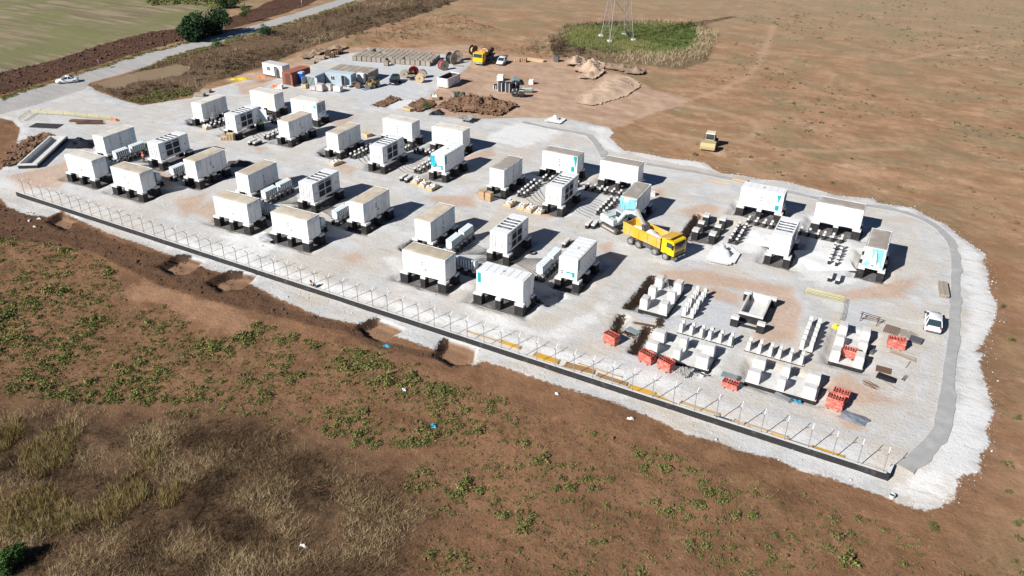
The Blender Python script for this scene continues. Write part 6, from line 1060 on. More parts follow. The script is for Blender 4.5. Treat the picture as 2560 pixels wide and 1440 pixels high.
# ------------------------------------------------------------------ pylon, pole, sign
def pylon():
    base = [np.array(G(*q)) for q in ((1502, 90), (1517, 103), (1583, 97), (1568, 86))]; c = sum(base)/4; r = thing('lattice_pylon', 'lattice steel electricity pylon standing in the green oval', 'pylon', (c[0], c[1], H(*c)), math.radians(-48)); s0 = 3.3
    lv = [(0, s0), (5.5, 2.7), (11, 2.1), (17, 1.55), (24, 1.1), (32, .8)]; cs = [(-1, -1), (1, -1), (1, 1), (-1, 1)]
    for k in range(4):
        mb = MB(); [mb.bar((cs[k][0]*lv[i][1], cs[k][1]*lv[i][1], lv[i][0]), (cs[k][0]*lv[i+1][1], cs[k][1]*lv[i+1][1], lv[i+1][0]), .14) for i in range(len(lv)-1)]; part('leg', mb.mesh('leg', GALV), r); part('footing', MB().box(-.5, .5, -.5, .5, -.5, .3).mesh('footing', CONC), r, (cs[k][0]*s0, cs[k][1]*s0, 0))
        a, b = cs[k], cs[(k+1) % 4]; mb = MB()
        for i in range(len(lv)-1):
            z0, q0 = lv[i]; z1, q1 = lv[i+1]; m0 = ((a[0]+b[0])/2*q1, (a[1]+b[1])/2*q1, z1)
            if i == 0: mb.bar((a[0]*q0, a[1]*q0, z0), m0, .075); mb.bar((b[0]*q0, b[1]*q0, z0), m0, .075); [mb.bar((p[0]*(q0+q1)/2, p[1]*(q0+q1)/2, (z0+z1)/2), ((p[0]*q0+m0[0])/2, (p[1]*q0+m0[1])/2, (z0+z1)/2), .05) for p in (a, b)]
            else: mb.bar((a[0]*q0, a[1]*q0, z0), (b[0]*q1, b[1]*q1, z1), .075); mb.bar((b[0]*q0, b[1]*q0, z0), (a[0]*q1, a[1]*q1, z1), .075)
            mb.bar((a[0]*q1, a[1]*q1, z1), (b[0]*q1, b[1]*q1, z1), .075)
        part('bracing', mb.mesh('bracing', GALV), r)
    for z, w in ((22, 5.5), (27, 4.5), (31, 3.5)): mb = MB(); [mb.bar((0, -w, z), (sx*.9, 0, z+s), .12) or mb.bar((0, w, z), (sx*.9, 0, z+s), .12) for sx in (-1, 1) for s in (0, 1.2)]; part('cross_arm', mb.mesh('cross_arm', GALV), r)
GALV = M('old galvanised lattice', (.30, .27, .24), .6, .1, 2)
pylon()
x, y = G(613, 28); r = thing('utility_pole', 'dark wooden utility pole behind the small roadside tree', 'pole', (x, y, H(x, y)), 0); part('shaft', MB().cyl((0, 0, -.3), (0, 0, 9), .15, .11, 10).mesh('shaft', WOODD), r); part('cross_arm', MB().box(-.9, .9, -.06, .06, 8.3, 8.45).mesh('cross_arm', WOODD), r)
x, y = G(250, 170); r = thing('road_sign', 'small pale road sign on a post beside the ploughed strip', 'sign', (x, y, H(x, y)), -.8); part('post', MB().cyl((0, 0, -.2), (0, 0, 2.2), .04, n=8).mesh('post', GREY), r); part('panel', MB().box(-.45, .45, -.05, -.02, 1.5, 2.1).mesh('panel', CREAM), r)
x, y = G(755, 14); r = thing('road_sign', 'tiny white marker on the far ploughed field', 'sign', (x, y, H(x, y)), -.8); part('post', MB().cyl((0, 0, -.2), (0, 0, 1.6), .05, n=8).mesh('post', GREY), r); part('panel', MB().box(-.5, .5, -.05, -.02, 1.1, 2.1).mesh('panel', CREAM), r)
def barrier(label, pts, m):
    P = [np.array(G(*q)) for q in pts]; c = P[0]; r = thing('barrier_tape', label, 'barrier', (c[0], c[1], 0), 0); mb = MB()
    for i in range(len(P)-1):
        n = max(1, int(np.linalg.norm(P[i+1]-P[i])/2.5))
        for k in range(n+1):
            q = P[i]+(P[i+1]-P[i])*k/n
            if k or i == 0: part('stake', cached('stk', lambda: MB().cyl((0, 0, -.2), (0, 0, .95), .02, n=6).mesh('stake', REBAR)), r, (q[0]-c[0], q[1]-c[1], 0))
        a, b = P[i]-c, P[i+1]-c
        for z in (.3, .5, .7, .88): mb.bar((a[0], a[1], z), (b[0], b[1], z), .015, .05)
    part('netting', mb.mesh('netting', m), r)
NET = M('yellow barrier net', (.62, .55, .12), .6, .2); barrier('yellow net barrier around the mat behind the long tank', [(50, 305), (78, 286), (160, 290), (280, 302)], NET); barrier('yellow net barrier around the pale patch on the bare plot', [(2010, 735), (2108, 758), (2100, 800), (2090, 830)], NET); sheet('orange_netting', 'orange net scrap at the barrier end', 'netting', 286, 302, 1.6, .8, ORANGE, .3, .4, seed=3); sheet('orange_netting', 'orange net heap before the red container', 'netting', 690, 217, 1.8, 1.2, ORANGE, .3, .6, seed=5); sheet('orange_netting', 'orange netting beside the white cabin', 'netting', 654, 190, 2.2, .9, ORANGE, .3, .5, seed=7)
# ------------------------------------------------------------------ people
SKIN = M('skin', (.42, .26, .18), .6); HAIR = M('dark hair', (.02, .015, .012), .7)
def skin_mesh(name, verts, edges, radii, mats, root=0):
    me = bpy.data.meshes.new(name); me.from_pydata(verts, edges, []); me.materials.append(mats); return me, radii, root
def skin_part(name, verts, edges, radii, mat, parent, root=0):
    me = bpy.data.meshes.new(name); me.from_pydata(verts, edges, []); me.materials.append(mat); o = part(name, me, parent); md = o.modifiers.new('Skin', 'SKIN'); md.use_smooth_shade = True
    sv = me.skin_vertices[0].data if me.skin_vertices else None
    if sv is None:
        import bmesh; b = bmesh.new(); b.from_mesh(me); b.verts.layers.skin.verify(); b.to_mesh(me); b.free(); sv = me.skin_vertices[0].data
    for k, rr in enumerate(radii): sv[k].radius = (rr, rr); sv[k].use_root = (k == root)
    s = o.modifiers.new('Subdivision', 'SUBSURF'); s.levels = 1; s.render_levels = 1; return o
def person(label, x, y, rz, shirt, trousers, hat=None, crouch=False, z=0.0, bend=0.0, arms=0.5):
    r = thing('person', label, 'person', (x, y, z), rz); hp = .92 if not crouch else .42; V = []; E = []; R = []
    def add(p, rad, par=None): V.append(p); R.append(rad); (E.append((par, len(V)-1)) if par is not None else None); return len(V)-1
    b = bend; pel = (0, 0, hp); ch = (.38*b*1.0, 0, hp+.42*(1-.35*b)); nk = (ch[0]+.14*b+.01, 0, ch[2]+.13*(1-.4*b)); hd = (nk[0]+.05+.06*b, 0, nk[2]+.10); ht = (hd[0]+.01, 0, hd[2]+.12)
    p = add(pel, .14); c = add(ch, .15, p); n = add(nk, .06, c); h1 = add(hd, .095, n); h2 = add(ht, .085, h1); add((hd[0]+.105, 0, hd[2]+.04), .018, h1)
    hands = []
    for s in (-1, 1):
        sh = add((ch[0], s*.19, ch[2]+.03), .065, c); el = add((ch[0]+.08+.1*arms, s*.25, ch[2]-.24+.05*arms), .045, sh); wr = add((ch[0]+.12+.32*arms, s*.20, ch[2]-.42+.28*arms), .032, el); pm = add((ch[0]+.15+.40*arms, s*.19, ch[2]-.49+.28*arms), .036, wr)
        for k in range(4): add((ch[0]+.17+.49*arms, s*(.155+.022*k), ch[2]-.58+.26*arms+.01*(k % 2)), .010, pm)
        add((ch[0]+.19+.42*arms, s*.145, ch[2]-.51+.30*arms), .011, pm)
        kn = (.06, s*.11, .48) if not crouch else (.42, s*.16, .45); an = (0, s*.11, .08) if not crouch else (.08, s*.15, .08)
        q = add((0, s*.09, hp-.05), .10, p); q = add(kn, .068, q); q = add(an, .045, q); add((an[0]+.16, s*.12, .035), .035, q)
    o = skin_part('body', V, E, R, SKIN, r)
    tv = [pel, ((pel[0]+ch[0])/2, 0, (pel[2]+ch[2])/2), ch, (nk[0]*.6+ch[0]*.4, 0, nk[2]-.05)]; te = [(0, 1), (1, 2), (2, 3)]; tr = [.165, .165, .175, .09]
    for s in (-1, 1): i = len(tv); tv += [(ch[0], s*.19, ch[2]+.03), (ch[0]+.08+.1*arms, s*.25, ch[2]-.24+.05*arms)]; te += [(2, i), (i, i+1)]; tr += [.085, .062]
    skin_part('jacket', tv, te, tr, shirt, r)
    lv = [pel]; le = []; lr = [.16]
    for s in (-1, 1):
        kn = (.06, s*.11, .48) if not crouch else (.42, s*.16, .45); an = (0, s*.11, .10) if not crouch else (.08, s*.15, .10); i = len(lv); lv += [(0, s*.09, hp-.05), kn, an]; le += [(0, i), (i, i+1), (i+1, i+2)]; lr += [.115, .082, .062]
    skin_part('trousers', lv, le, lr, trousers, r)
    part('helmet' if hat else 'hair', MB().cyl((ht[0]-.02, 0, hd[2]+.05), (ht[0]-.03, 0, ht[2]+.07), .125, .10, 14).cyl((ht[0]-.03, 0, ht[2]+.07), (ht[0]-.03, 0, ht[2]+.11), .10, .05, 14).mesh('headwear', hat or HAIR), r); return r
LIME = M('lime safety vest', (.38, .66, .04), .6, .1); OVST = M('orange safety vest', (.80, .20, .10), .6, .1); DTR = M('dark work trousers', (.03, .03, .035), .8, .2); WHAT = M('white helmet', (.75, .74, .72), .4); PINK = M('pale pink shirt', (.55, .40, .36), .8, .15)
person('person in orange vest and helmet standing beside the racks near the tank', *G(361, 407), 2.2, OVST, DTR, M('orange helmet', (.7, .25, .12), .4), arms=.3)
person('person in lime vest working at the rack near the inverter door', *G(362, 386), 1.6, LIME, DTR, None, arms=.8)
person('left one of two people in lime vests at the open inverter panel', *G(646, 322), 2.6, LIME, DTR, None, arms=.8); person('right one of two people in lime vests at the open inverter panel', *G(655, 323), 2.4, LIME, DTR, None, arms=.7)
person('person in dark clothes standing behind the open inverter panel', *G(687, 307), -1.2, M('grey shirt', (.12, .13, .16), .8), DTR, None, arms=.2)
px_, py_ = G(786, 714); person('person in pale shirt crouching just inside the boundary wall', px_, float(wall_y(px_))+.95, -1.9, PINK, DTR, None, True, H(px_, py_), .6, .6)
# ------------------------------------------------------------------ vegetation
def veg_mat(name, stops, trans=0.0, rough=.85):
    s = NB(name); v = s.attr('tint'); col = stops[0]
    for k in range(1, len(stops)): col = s.mix(s.ramp(v, (k-1)/(len(stops)-1), k/(len(stops)-1)), col, stops[k])
    s.L.new(col, s.b.inputs['Base Color']); s.b.inputs['Roughness'].default_value = rough; s.b.inputs['Specular IOR Level'].default_value = .2; return s.mat
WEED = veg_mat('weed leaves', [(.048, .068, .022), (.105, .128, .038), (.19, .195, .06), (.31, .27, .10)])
DRYG = veg_mat('dry grass', [(.060, .040, .026), (.14, .098, .055), (.25, .185, .105), (.42, .335, .205)])
TUFT = veg_mat('yellow dry grass', [(.16, .115, .04), (.28, .21, .07), (.38, .30, .13), (.46, .39, .22)])
SCRUB = veg_mat('brown scrub', [(.035, .024, .018), (.075, .052, .036), (.13, .10, .062), (.15, .145, .07)])
OVALG = veg_mat('green field grass', [(.045, .075, .018), (.105, .145, .035), (.17, .185, .055), (.26, .22, .10)])
TREEL = veg_mat('dark tree leaves', [(.010, .026, .012), (.022, .052, .022), (.042, .085, .034), (.07, .115, .045)])
GREENL = veg_mat('bright shrub leaves', [(.022, .055, .014), (.05, .11, .026), (.085, .16, .04), (.13, .19, .06)])
def inside(poly, X, Y): return sdf(poly, X, Y, 3.0) > 0
def sample(poly, per_m2, dens=None):
    mn, mx = poly.min(0), poly.max(0); n = int((mx-mn).prod()*per_m2); X = RNG.uniform(mn[0], mx[0], n); Y = RNG.uniform(mn[1], mx[1], n); k = inside(poly, X, Y); X, Y = X[k], Y[k]
    if dens is not None: k = RNG.random(len(X)) < dens(X, Y); X, Y = X[k], Y[k]
    return X, Y
def in_view(X, Y, m=90):
    Z = np.zeros_like(X); D = np.stack([X, Y, Z-CAM_H], 1); w = D@FW; px = 1280+F_PX*(D@RT)/w; py = 720-F_PX*(D@UP)/w; return (w > 1) & (px > -m) & (px < 2560+m) & (py > -m) & (py < 1440+m)
def blades(X, Y, n, hmin, hmax, w, spread, lean, tint=(0, 1), flat=0.0, patch=0.35, pscale=.3):
    """n grass blades (thin triangles) at every tuft centre"""
    m = len(X); Zg = height(X, Y); t0 = np.clip(RNG.uniform(tint[0], tint[1], m)+patch*2*vnoise(X, Y, pscale), 0, 1); k = np.repeat(np.arange(m), n); N = len(k); sc = RNG.uniform(.6, 1.15, m)[k]
    a = RNG.uniform(0, 2*np.pi, N); r = np.abs(RNG.normal(0, spread, N))*sc; bx = X[k]+r*np.cos(a); by = Y[k]+r*np.sin(a); hh = RNG.uniform(hmin, hmax, N)*sc; la = a+RNG.normal(0, .7, N); ll = hh*RNG.uniform(0, lean, N); f = 1-flat*RNG.random(N); yw = RNG.uniform(0, np.pi, N); ww = w*RNG.uniform(.6, 1.4, N)
    P0 = np.stack([bx-np.cos(yw)*ww, by-np.sin(yw)*ww, Zg[k]-.03], 1); P1 = np.stack([bx+np.cos(yw)*ww, by+np.sin(yw)*ww, Zg[k]-.03], 1); P2 = np.stack([bx+np.cos(la)*ll, by+np.sin(la)*ll, Zg[k]+hh*f], 1)
    V = np.empty((3*N, 3)); V[0::3] = P0; V[1::3] = P1; V[2::3] = P2; T = np.clip(t0[k]+RNG.normal(0, .13, N), 0, 1); return V, np.arange(3*N).reshape(N, 3), np.repeat(T, 3)
def leaves(nl, R, h, ls, rng, core=.35):
    """a leafy clump: small rhombic leaves spread through a dome"""
    d = rng.normal(size=(nl, 3)); d[:, 2] = np.abs(d[:, 2])*.8; d /= np.linalg.norm(d, axis=1)[:, None]; rr = rng.uniform(core, 1, nl)**.7; lump = 1+.45*np.sin(3*np.arctan2(d[:, 1], d[:, 0])+rng.uniform(0, 6))*rng.uniform(.3, 1); P = d*rr[:, None]*np.array([R, R, h])*np.stack([lump, lump, np.ones(nl)], 1); P[:, 2] += ls*.4
    u = rng.normal(size=(nl, 3)); u /= np.linalg.norm(u, axis=1)[:, None]; w = np.cross(u, d+rng.normal(0, .5, (nl, 3))); w /= np.linalg.norm(w, axis=1)[:, None]+1e-9; s = ls*rng.uniform(.6, 1.3, nl)[:, None]
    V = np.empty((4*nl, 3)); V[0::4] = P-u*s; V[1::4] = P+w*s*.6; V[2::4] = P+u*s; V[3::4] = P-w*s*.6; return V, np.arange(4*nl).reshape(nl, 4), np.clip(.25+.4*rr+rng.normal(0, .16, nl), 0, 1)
def stuff(name, label, V, Fq, T, mat): o = part(name, np_mesh(name, V, Fq, [mat], False, {'tint': ('POINT', T)})); return tag(o, label, kind='stuff')
def cat3(parts):
    V, Fq, T = [], [], []; o = 0
    for v, f, t in parts: V.append(v); Fq.append(f+o); T.append(t); o += len(v)
    return np.concatenate(V), np.concatenate(Fq), np.concatenate(T)
# weeds in the front field
W1 = GP([(-120, 590), (0, 590), (150, 612), (260, 650), (300, 700), (310, 745), (400, 800), (560, 858), (650, 805), (760, 850), (900, 862), (1050, 945), (1250, 1010), (1300, 1100), (1050, 1120), (900, 1120), (750, 1060), (680, 1010), (500, 1000), (300, 1015), (0, 985), (-200, 980)], -.5)
W2 = GP([(1050, 940), (1250, 1000), (1500, 1080), (1800, 1160), (2050, 1240), (2220, 1310), (2400, 1380), (2620, 1420), (2700, 1560), (1000, 1600), (1010, 1440), (1090, 1290), (1000, 1200), (1100, 1120)], -.5)
def rows(X, Y): return .75+.4*np.sin((-.45*X+.89*Y)*2*np.pi/1.45+2.2*vnoise(X, Y, .3))
def dens1(X, Y): left = sst(-35, -80, X); return np.clip((.80+.42*left+.6*vnoise(X, Y, .13)+1.5*vnoise(X, Y+40, .9))*rows(X, Y), 0, 1)
def dens2(X, Y): return np.clip((.50*sst(14, -14, X)+.34+.4*vnoise(X, Y, .17)+1.3*vnoise(X, Y+40, .9))*rows(X, Y), 0, 1)
x1, y1 = sample(W1, 8.5, dens1); x2, y2 = sample(W2, 7.0, dens2); WX = np.concatenate([x1, x2]); WY = np.concatenate([y1, y2]); WS = np.concatenate([RNG.gamma(3.0, .060, len(x1)), RNG.gamma(2.6, .058, len(x2))])*(1+.9*np.clip(vnoise(WX, WY, .3)*2, -.4, .7)); WS = np.clip(WS, .07, .95)
PROTO = [leaves(120, 1.0, .75, .14, np.random.default_rng(40+k)) for k in range(6)]
vis = in_view(WX, WY, 0) & (usdf([q for q, d in PIT_W], WX, WY) < -.3); dist = np.sqrt(WX**2+WY**2+CAM_H**2); score = np.where(vis, WS/dist, -1); order = np.argsort(-score); big = order[:290]; rest = order[290:]; rest = rest[in_view(WX[rest], WY[rest], 120)]
WM = [np_mesh('weed_clump', v, f, [WEED], False, {'tint': ('POINT', np.repeat(t, 4) if len(t)*4 == len(v) else t)}) for v, f, t in PROTO]  # low clumps of loose weed leaves
ZW = height(WX, WY)
for k in big: solo('weed_clump', WM[k % 6], 'leafy green weed clump growing in the brown field before the wall', 'weed', (float(WX[k]), float(WY[k]), float(ZW[k])), random.uniform(0, 6.28), 'green weed clumps in the brown field', scale=(float(WS[k]),)*2+(float(WS[k])*random.uniform(.7, 1.15),))
PL = [leaves(36, 1.0, .75, .20, np.random.default_rng(60+k)) for k in range(6)]
def scatter(X, Y, S, protos):
    Z = height(X, Y); out = []
    for j in range(len(protos)):
        v, f, t = protos[j]; k = np.arange(len(X)) % len(protos) == j; xs, ys, zs, ss = X[k], Y[k], Z[k], S[k]; n = len(xs)
        if not n: continue
        a = RNG.uniform(0, 2*np.pi, n); c, s_ = np.cos(a), np.sin(a); vx = (v[None, :, 0]*c[:, None]-v[None, :, 1]*s_[:, None])*ss[:, None]+xs[:, None]; vy = (v[None, :, 0]*s_[:, None]+v[None, :, 1]*c[:, None])*ss[:, None]+ys[:, None]; vz = v[None, :, 2]*ss[:, None]*RNG.uniform(.7, 1.1, n)[:, None]+zs[:, None]
        V = np.stack([vx, vy, vz], 2).reshape(-1, 3); Fq = (f[None]+(np.arange(n)*len(v))[:, None, None]).reshape(-1, 4); T = np.clip(np.repeat(t, 4)[None]+RNG.normal(0, .18, n)[:, None], 0, 1).ravel(); out.append((V, Fq, T))
    return cat3(out)
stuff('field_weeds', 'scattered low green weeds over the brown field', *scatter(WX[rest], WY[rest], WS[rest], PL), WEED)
# row of bigger weeds along the ridge, roots and sparse field plants behind
def line_weeds(px, n, s, jit=.6): P = GP(px, -.4); t = np.sort(RNG.uniform(0, len(P)-1.001, n)); i = t.astype(int); q = P[i]+(P[i+1]-P[i])*(t-i)[:, None]; return q[:, 0]+RNG.normal(0, jit, n), q[:, 1]+RNG.normal(0, jit, n), RNG.uniform(.5, 1.2, n)*s
lw = [line_weeds([(800, 855), (900, 880), (960, 895)], 26, .35), line_weeds([(1010, 900), (1060, 945), (1130, 965), (1210, 985), (1270, 1010), (1290, 1060)], 60, .32), line_weeds([(390, 760), (460, 820), (560, 855)], 30, .35), line_weeds([(330, 1060), (480, 1020), (600, 1010), (690, 1040)], 40, .35), line_weeds([(335, 252), (380, 245), (440, 240), (478, 230)], 120, .55, 1.0)]
stuff('ridge_weeds', 'green weeds growing along the low soil ridges', *scatter(np.concatenate([q[0] for q in lw]), np.concatenate([q[1] for q in lw]), np.concatenate([q[2] for q in lw]), PL), WEED)
FB = GP([(1545, 330), (1640, 290), (1720, 265), (1800, 150), (1850, 60), (2000, -40), (2700, -40), (2700, 1200), (2520, 1200), (2500, 800), (2440, 620), (2250, 500), (2000, 450), (1800, 400), (1620, 375)])
xs, ys = sample(FB, .32, lambda X, Y: np.clip(.16+1.9*vnoise(X, Y, .06)+1.4*vnoise(X, Y+7, .25), 0, 1)); k = in_view(xs, ys, 40); xs, ys = xs[k], ys[k]
stuff('field_scrub', 'small grey green plants over the field beyond the site', *scatter(xs, ys, RNG.gamma(2.6, .085, len(xs)), [leaves(14, 1.0, .5, .34, np.random.default_rng(80+j)) for j in range(5)]), veg_mat('grey green plants', [(.07, .07, .03), (.14, .13, .06), (.2, .17, .09)]))
# dry thicket at lower left
THG = veg_mat('thicket straw', [(.055, .034, .020), (.14, .090, .048), (.27, .19, .10), (.46, .36, .20)])
TH = Z_THICK
xs, ys = sample(TH, 17.0, lambda X, Y: np.clip(.72+1.5*vnoise(X, Y, .2)+.6*vnoise(X, Y, .7), 0, 1)*sst(-.5, 4.5, sdf(TH, X, Y, 6.0)+3*vnoise(X, Y, .4))); k = in_view(xs, ys, 160); xs, ys = xs[k], ys[k]
stuff('dry_grass', 'tangled dry brown grass and stalks at the lower left', *blades(xs, ys, 12, .15, .8, .015, .30, 1.3, (.0, .75), .5, 1.0, .35), THG)
YT = [GP(q, -.5) for q in ([(60, 1110), (150, 1060), (200, 1075), (180, 1150), (100, 1200), (40, 1180)], [(-40, 1100), (40, 1040), (60, 1080), (10, 1130)], [(350, 1130), (410, 1110), (400, 1170), (350, 1175)], [(0, 1250), (120, 1210), (240, 1290), (160, 1330), (0, 1340)], [(230, 1260), (330, 1180), (380, 1230), (260, 1330)], [(400, 1230), (460, 1200), (440, 1260), (395, 1270)])]
pr = []
for q in YT: xs, ys = sample(q, 13); pr.append(blades(xs, ys, 14, .35, .95, .018, .22, .7, (.2, .75), .15, .3, .5))
stuff('yellow_grass', 'bent yellow dry grass tufts in the thicket', *cat3(pr), TUFT)
xs, ys = sample(GP([(700, 1080), (900, 1130), (1000, 1200), (1130, 1300), (1080, 1440), (1060, 1560), (560, 1560), (620, 1300), (660, 1180)], -.5), 3.0); k = in_view(xs, ys, 100); stuff('dry_stalks', 'thin dry stalks standing on brown soil', *blades(xs[k], ys[k], 4, .25, .6, .010, .12, .4, (.1, .6), 0, .4, .3), DRYG)
xs, ys = sample(TH, .16, lambda X, Y: np.clip(.4+1.5*vnoise(X, Y, .2), 0, 1)); k = in_view(xs, ys, 100); stuff('thicket_scrub', 'dark scrub clumps inside the dry thicket', *scatter(xs[k], ys[k], RNG.uniform(.3, .75, k.sum()), [leaves(70, 1.0, .8, .10, np.random.default_rng(90+j), .1) for j in range(4)]), SCRUB)
# verge scrub beside the road, reeds round the pylon
xs, ys = sample(Z_VERGE, 1.7, lambda X, Y: np.clip(.55+1.5*vnoise(X, Y, .12), 0, 1)*(sdf(Z_ISLE, X, Y) < 0)); k = in_view(xs, ys, 60); xs, ys = xs[k], ys[k]
stuff('verge_grass', 'tall dry grass along the roadside verge', *blades(xs, ys, 9, .45, 1.25, .035, .35, .5, (.15, .75), .15, .6, .1), DRYG)
VS = GP([(300, 238), (400, 205), (470, 185), (560, 150), (640, 128), (760, 92), (880, 50), (1000, 15), (1120, -30), (1200, -20), (1050, 40), (900, 85), (760, 120), (660, 150), (560, 185), (480, 205), (400, 232), (330, 246)])
xs, ys = sample(VS, .35, lambda X, Y: np.clip(.5+1.4*vnoise(X, Y, .15), 0, 1)); k = in_view(xs, ys, 60); stuff('verge_scrub', 'dark brown scrub band along the verge', *scatter(xs[k], ys[k], RNG.uniform(.5, 1.3, k.sum()), [leaves(60, 1.0, .9, .17, np.random.default_rng(110+j), .1) for j in range(5)]), SCRUB)
xs, ys = sample(GP([(330, 246), (400, 228), (478, 212), (486, 232), (415, 252), (360, 262), (345, 256)]), 1.2); stuff('verge_weeds', 'green weeds along the gravel turn', *scatter(xs, ys, RNG.uniform(.25, .7, len(xs)), PL), WEED)
OV2 = GP([(380, 500)]) if False else None
xs, ys = sample(Z_OVAL, 1.6); k = in_view(xs, ys, 60); stuff('oval_grass', 'green grass in the oval around the pylon', *blades(xs[k], ys[k], 10, .25, .65, .07, .45, .4, (.2, .85), .1, .7, .1), OVALG)
xs, ys = sample(Z_OVALR, 1.3, lambda X, Y: (sdf(Z_OVAL, X, Y) < 1)*np.clip(.6+1.2*vnoise(X, Y, .12), 0, 1)); k = in_view(xs, ys, 60); stuff('oval_reeds', 'dry pale reeds ringing the green oval', *blades(xs[k], ys[k], 10, .5, 1.4, .06, .45, .8, (.25, 1.0), .2, 1.0, .05), DRYG)
RB = GP([(1200, 60), (1290, 80), (1390, 95), (1400, 150), (1330, 146), (1250, 132), (1180, 108), (1100, 95), (900, 110), (860, 118), (900, 85), (1000, 50), (1100, 30), (1180, 40)])
xs, ys = sample(RB, .9, lambda X, Y: np.clip(.35+1.6*vnoise(X, Y, .08), 0, 1)); k = in_view(xs, ys, 60); stuff('field_reeds', 'dry brown stubble beyond the yard', *blades(xs[k], ys[k], 8, .25, .75, .04, .45, .5, (.15, .6), .1, .6, .1), DRYG)
MT = GP([(380, 12), (470, 10), (560, 22), (590, 8), (660, -20), (500, -60), (300, -40)]); xs, ys = sample(MT, .35); k = in_view(xs, ys, 60); stuff('far_scrub', 'olive scrub at the far edge of the meadow', *scatter(xs[k], ys[k], RNG.uniform(.7, 1.6, k.sum()), [leaves(40, 1.0, .8, .22, np.random.default_rng(130+j), .1) for j in range(4)]), OVALG)
RE = [GP(q) for q in ([(5, 250), (120, 210), (250, 170), (375, 130), (500, 101), (500, 97), (375, 123), (250, 163), (120, 203), (0, 240)], [(330, 182), (440, 148), (550, 113), (660, 82), (820, 30), (900, 3), (890, 0), (811, 25), (640, 79), (532, 109), (420, 141)])]
pr = []
for q in RE: xs, ys = sample(q, 3.0); pr.append(scatter(xs, ys, RNG.uniform(.2, .55, len(xs)), PL))
stuff('roadside_weeds', 'narrow green weeds along both road edges', *cat3(pr), WEED)
xs, ys = sample(W2, 2.6); xs2, ys2 = sample(W1, 1.5); xs = np.concatenate([xs, xs2]); ys = np.concatenate([ys, ys2]); k = in_view(xs, ys, 60); stuff('field_stubble', 'sparse short dry stalks on the brown field', *blades(xs[k], ys[k], 5, .12, .4, .013, .12, .8, (.05, .7), .2, .6, .3), DRYG)
# trees and shrubs
def tree(label, px, py, hgt, rad, n, mat, name='tree', cat='tree', trunk=True, sq=1.0, seed=1, lobes=9):
    x, y = G(px, py); r = thing(name, label, cat, (x, y, H(x, y)), random.uniform(0, 6), None); rng = np.random.default_rng(seed); V = []; Fs = []; T = []; o = 0; base = .18 if trunk else .0
    tr = MB(); tr.cyl((0, 0, -.2), (.1, .05, hgt*.55), rad*.07, rad*.03, 8); C = []
    for k in range(lobes):
        a = rng.uniform(0, 6.28); q = rng.uniform(.15, .72); zc = hgt*rng.uniform(base+.15 if trunk else .12, .86); c = np.array([math.cos(a)*rad*q*sq, math.sin(a)*rad*q, zc]); C.append(c); tr.cyl((.05, .03, hgt*rng.uniform(.15, .4)), tuple(c*.92), rad*.025, rad*.008, 5)
        m = n//lobes; R = rad*rng.uniform(.28, .5); d = rng.normal(size=(m, 3)); d /= np.linalg.norm(d, axis=1)[:, None]; rr = rng.uniform(.25, 1.05, m)**.6; P = c+d*rr[:, None]*np.array([R*sq, R, R*.85]); P = P[P[:, 2] > hgt*base*.5]; m = len(P); u = rng.normal(size=(m, 3)); u /= np.linalg.norm(u, axis=1)[:, None]; w = np.cross(u, rng.normal(size=(m, 3))); w /= np.linalg.norm(w, axis=1)[:, None]; s = rad*.055*rng.uniform(.6, 1.5, m)[:, None]
        v = np.empty((4*m, 3)); v[0::4] = P-u*s; v[1::4] = P+w*s*.55; v[2::4] = P+u*s; v[3::4] = P-w*s*.55; V.append(v); Fs.append(np.arange(4*m).reshape(m, 4)+o); o += 4*m; T.append(np.repeat(np.clip(rng.uniform(.15, .75)+rng.normal(0, .17, m), 0, 1), 4))
    part('trunk', tr.mesh('trunk', WOODD), r); part('crown', np_mesh('crown', np.concatenate(V), np.concatenate(Fs), [mat], False, {'tint': ('POINT', np.concatenate(T))}), r)
tree('dark green roadside tree, left of the joined pair', 492, 98, 6.2, 5.0, 6200, TREEL, trunk=False, seed=3, lobes=17); tree('dark green roadside tree, right of the joined pair', 538, 84, 5.8, 4.6, 5400, TREEL, trunk=False, seed=5, lobes=16); tree('small bright green roadside tree beside the pole', 617, 54, 4.6, 1.8, 1800, GREENL, seed=7)
tree('dark bush at the road edge opposite the pole', 668, 84, 2.2, 2.3, 1500, TREEL, 'bush', 'bush', False, seed=9); tree('green bush at the road edge below the tree pair', 541, 113, 1.8, 1.6, 1100, GREENL, 'bush', 'bush', False, seed=11); tree('dark bush beside the far olive scrub', 570, 20, 3.2, 3.4, 1800, TREEL, 'bush', 'bush', False, seed=13)
tree('dark green shrub at the lower left corner', 22, 1400, 1.5, 1.35, 5000, GREENL, 'bush', 'bush', False, seed=15, lobes=12); tree('dark green clump under the pylon leg', 1575, 92, 1.6, 1.5, 700, TREEL, 'bush', 'bush', False, seed=17); tree('green weed bush on the soil bank beside the white pond', 1070, 268, .9, 1.3, 800, GREENL, 'bush', 'bush', False, seed=19)
for k, (px, py, s) in enumerate(((2545, 1300, .55), (2550, 1345, .5), (2335, 1310, .6), (2522, 1225, .45), (2545, 1045, .5), (2530, 850, .6), (2505, 765, .5))): tree(f"small green bush on bare soil right of the gravel, {('at the bottom edge', 'second from the bottom', 'below the gravel corner', 'above the bottom pair', 'at mid right edge', 'beside the parked suv strip', 'highest on the right edge')[k]}", px, py, s*.9, s*1.1, 500, WEED, 'bush', 'bush', False, seed=30+k, lobes=5)
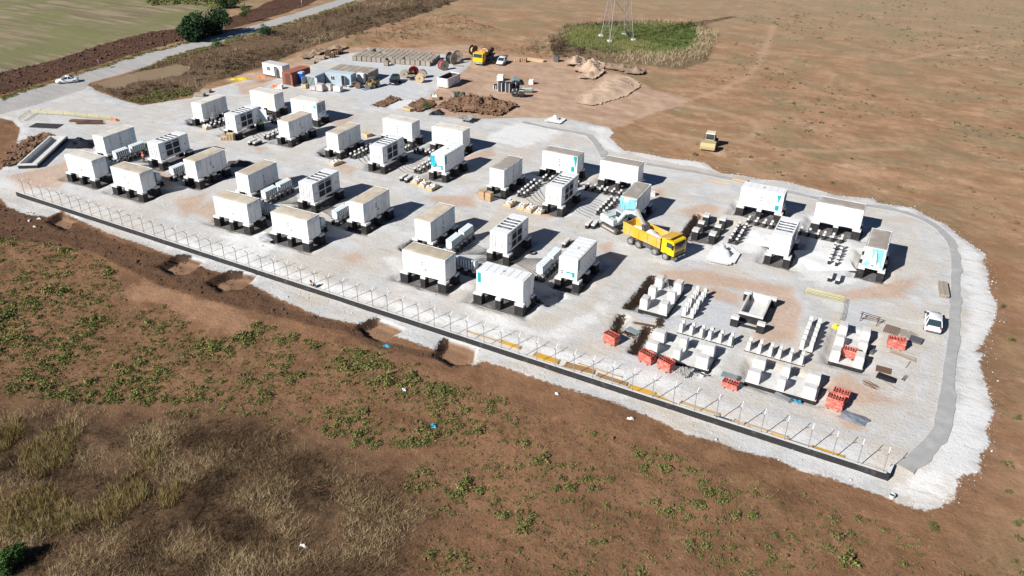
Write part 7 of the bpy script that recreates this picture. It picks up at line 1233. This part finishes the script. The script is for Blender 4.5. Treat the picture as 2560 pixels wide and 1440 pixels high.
# clods and stones
def stones(name, label, X, Y, S, mat): tag(part(name, rock_mesh(name, X, Y, height(X, Y), S, mat)), label, kind='stuff')
xs, ys = sample(Z_SLOPE, 5.0); k = in_view(xs, ys, 30); stones('soil_clods', 'dark soil clods on the bank before the wall', xs[k], ys[k], RNG.gamma(2, .045, k.sum()), M('dark clod', (.085, .048, .029), .95, .35, 2))
xs, ys = sample(W1, 2.2); xs2, ys2 = sample(W2, 2.2); xs = np.concatenate([xs, xs2]); ys = np.concatenate([ys, ys2]); k = in_view(xs, ys, 30); stones('field_clods', 'brown soil clods in the weedy field', xs[k], ys[k], RNG.gamma(2, .035, k.sum()), M('brown clod', (.16, .088, .05), .95, .35, 2))
xs, ys = sample(Z_GRAVEL, .9); k = in_view(xs, ys, 30) & (ys < 135); stones('gravel_stones', 'loose stones on the gravel pad', xs[k], ys[k], RNG.gamma(2, .022, k.sum()), M('loose stone', (.42, .40, .37), .9, .35, 2))
M2 = GP([(60, 500), (900, 770), (2220, 1203), (2312, 1262), (2210, 1228), (1850, 1115), (1470, 975), (1200, 892), (880, 800), (600, 690), (200, 545)])
xs, ys = sample(M2, 7); k = in_view(xs, ys, 30) & (usdf([q for q, d in PIT_W], xs, ys) < -.3); stones('edge_rubble', 'pale rubble on the gravel margin before the wall', xs[k], ys[k], RNG.gamma(2, .024, k.sum()), M('pale rubble', (.50, .49, .47), .9, .3, 2))
xs, ys = sample(Z_PLOUGH[0], 2.2); k = in_view(xs, ys, 30); stones('plough_clods', 'dark clods of the ploughed strip', xs[k], ys[k], RNG.gamma(2.2, .09, k.sum()), M('ploughed clod', (.095, .05, .033), .95, .4, 1))
RING = GP([(900, 790), (1200, 885), (1500, 985), (1850, 1110), (2210, 1225), (2320, 1280), (2420, 1250), (2480, 1150), (2510, 1000), (2515, 780), (2480, 650), (2420, 590), (2290, 510), (2100, 475), (1900, 432), (1720, 390), (1560, 350), (1540, 380), (1800, 440), (2100, 500), (2300, 550), (2440, 640), (2470, 800), (2440, 1000), (2430, 1150), (2320, 1250), (2200, 1215), (1850, 1095), (1400, 940), (900, 775)])
xs, ys = sample(RING, 16); sd = sdf(Z_GRAVEL, xs, ys); k = in_view(xs, ys, 30) & (sd < .3) & (sd > -1.4) & (RNG.random(len(xs)) < np.exp(np.minimum(sd, 0)*1.8)); stones('spilled_gravel', 'pale gravel spilled over the edge of the pad onto the soil', xs[k], ys[k], RNG.gamma(2, .022, k.sum()), M('spilled gravel', (.56, .55, .53), .9, .3, 2))
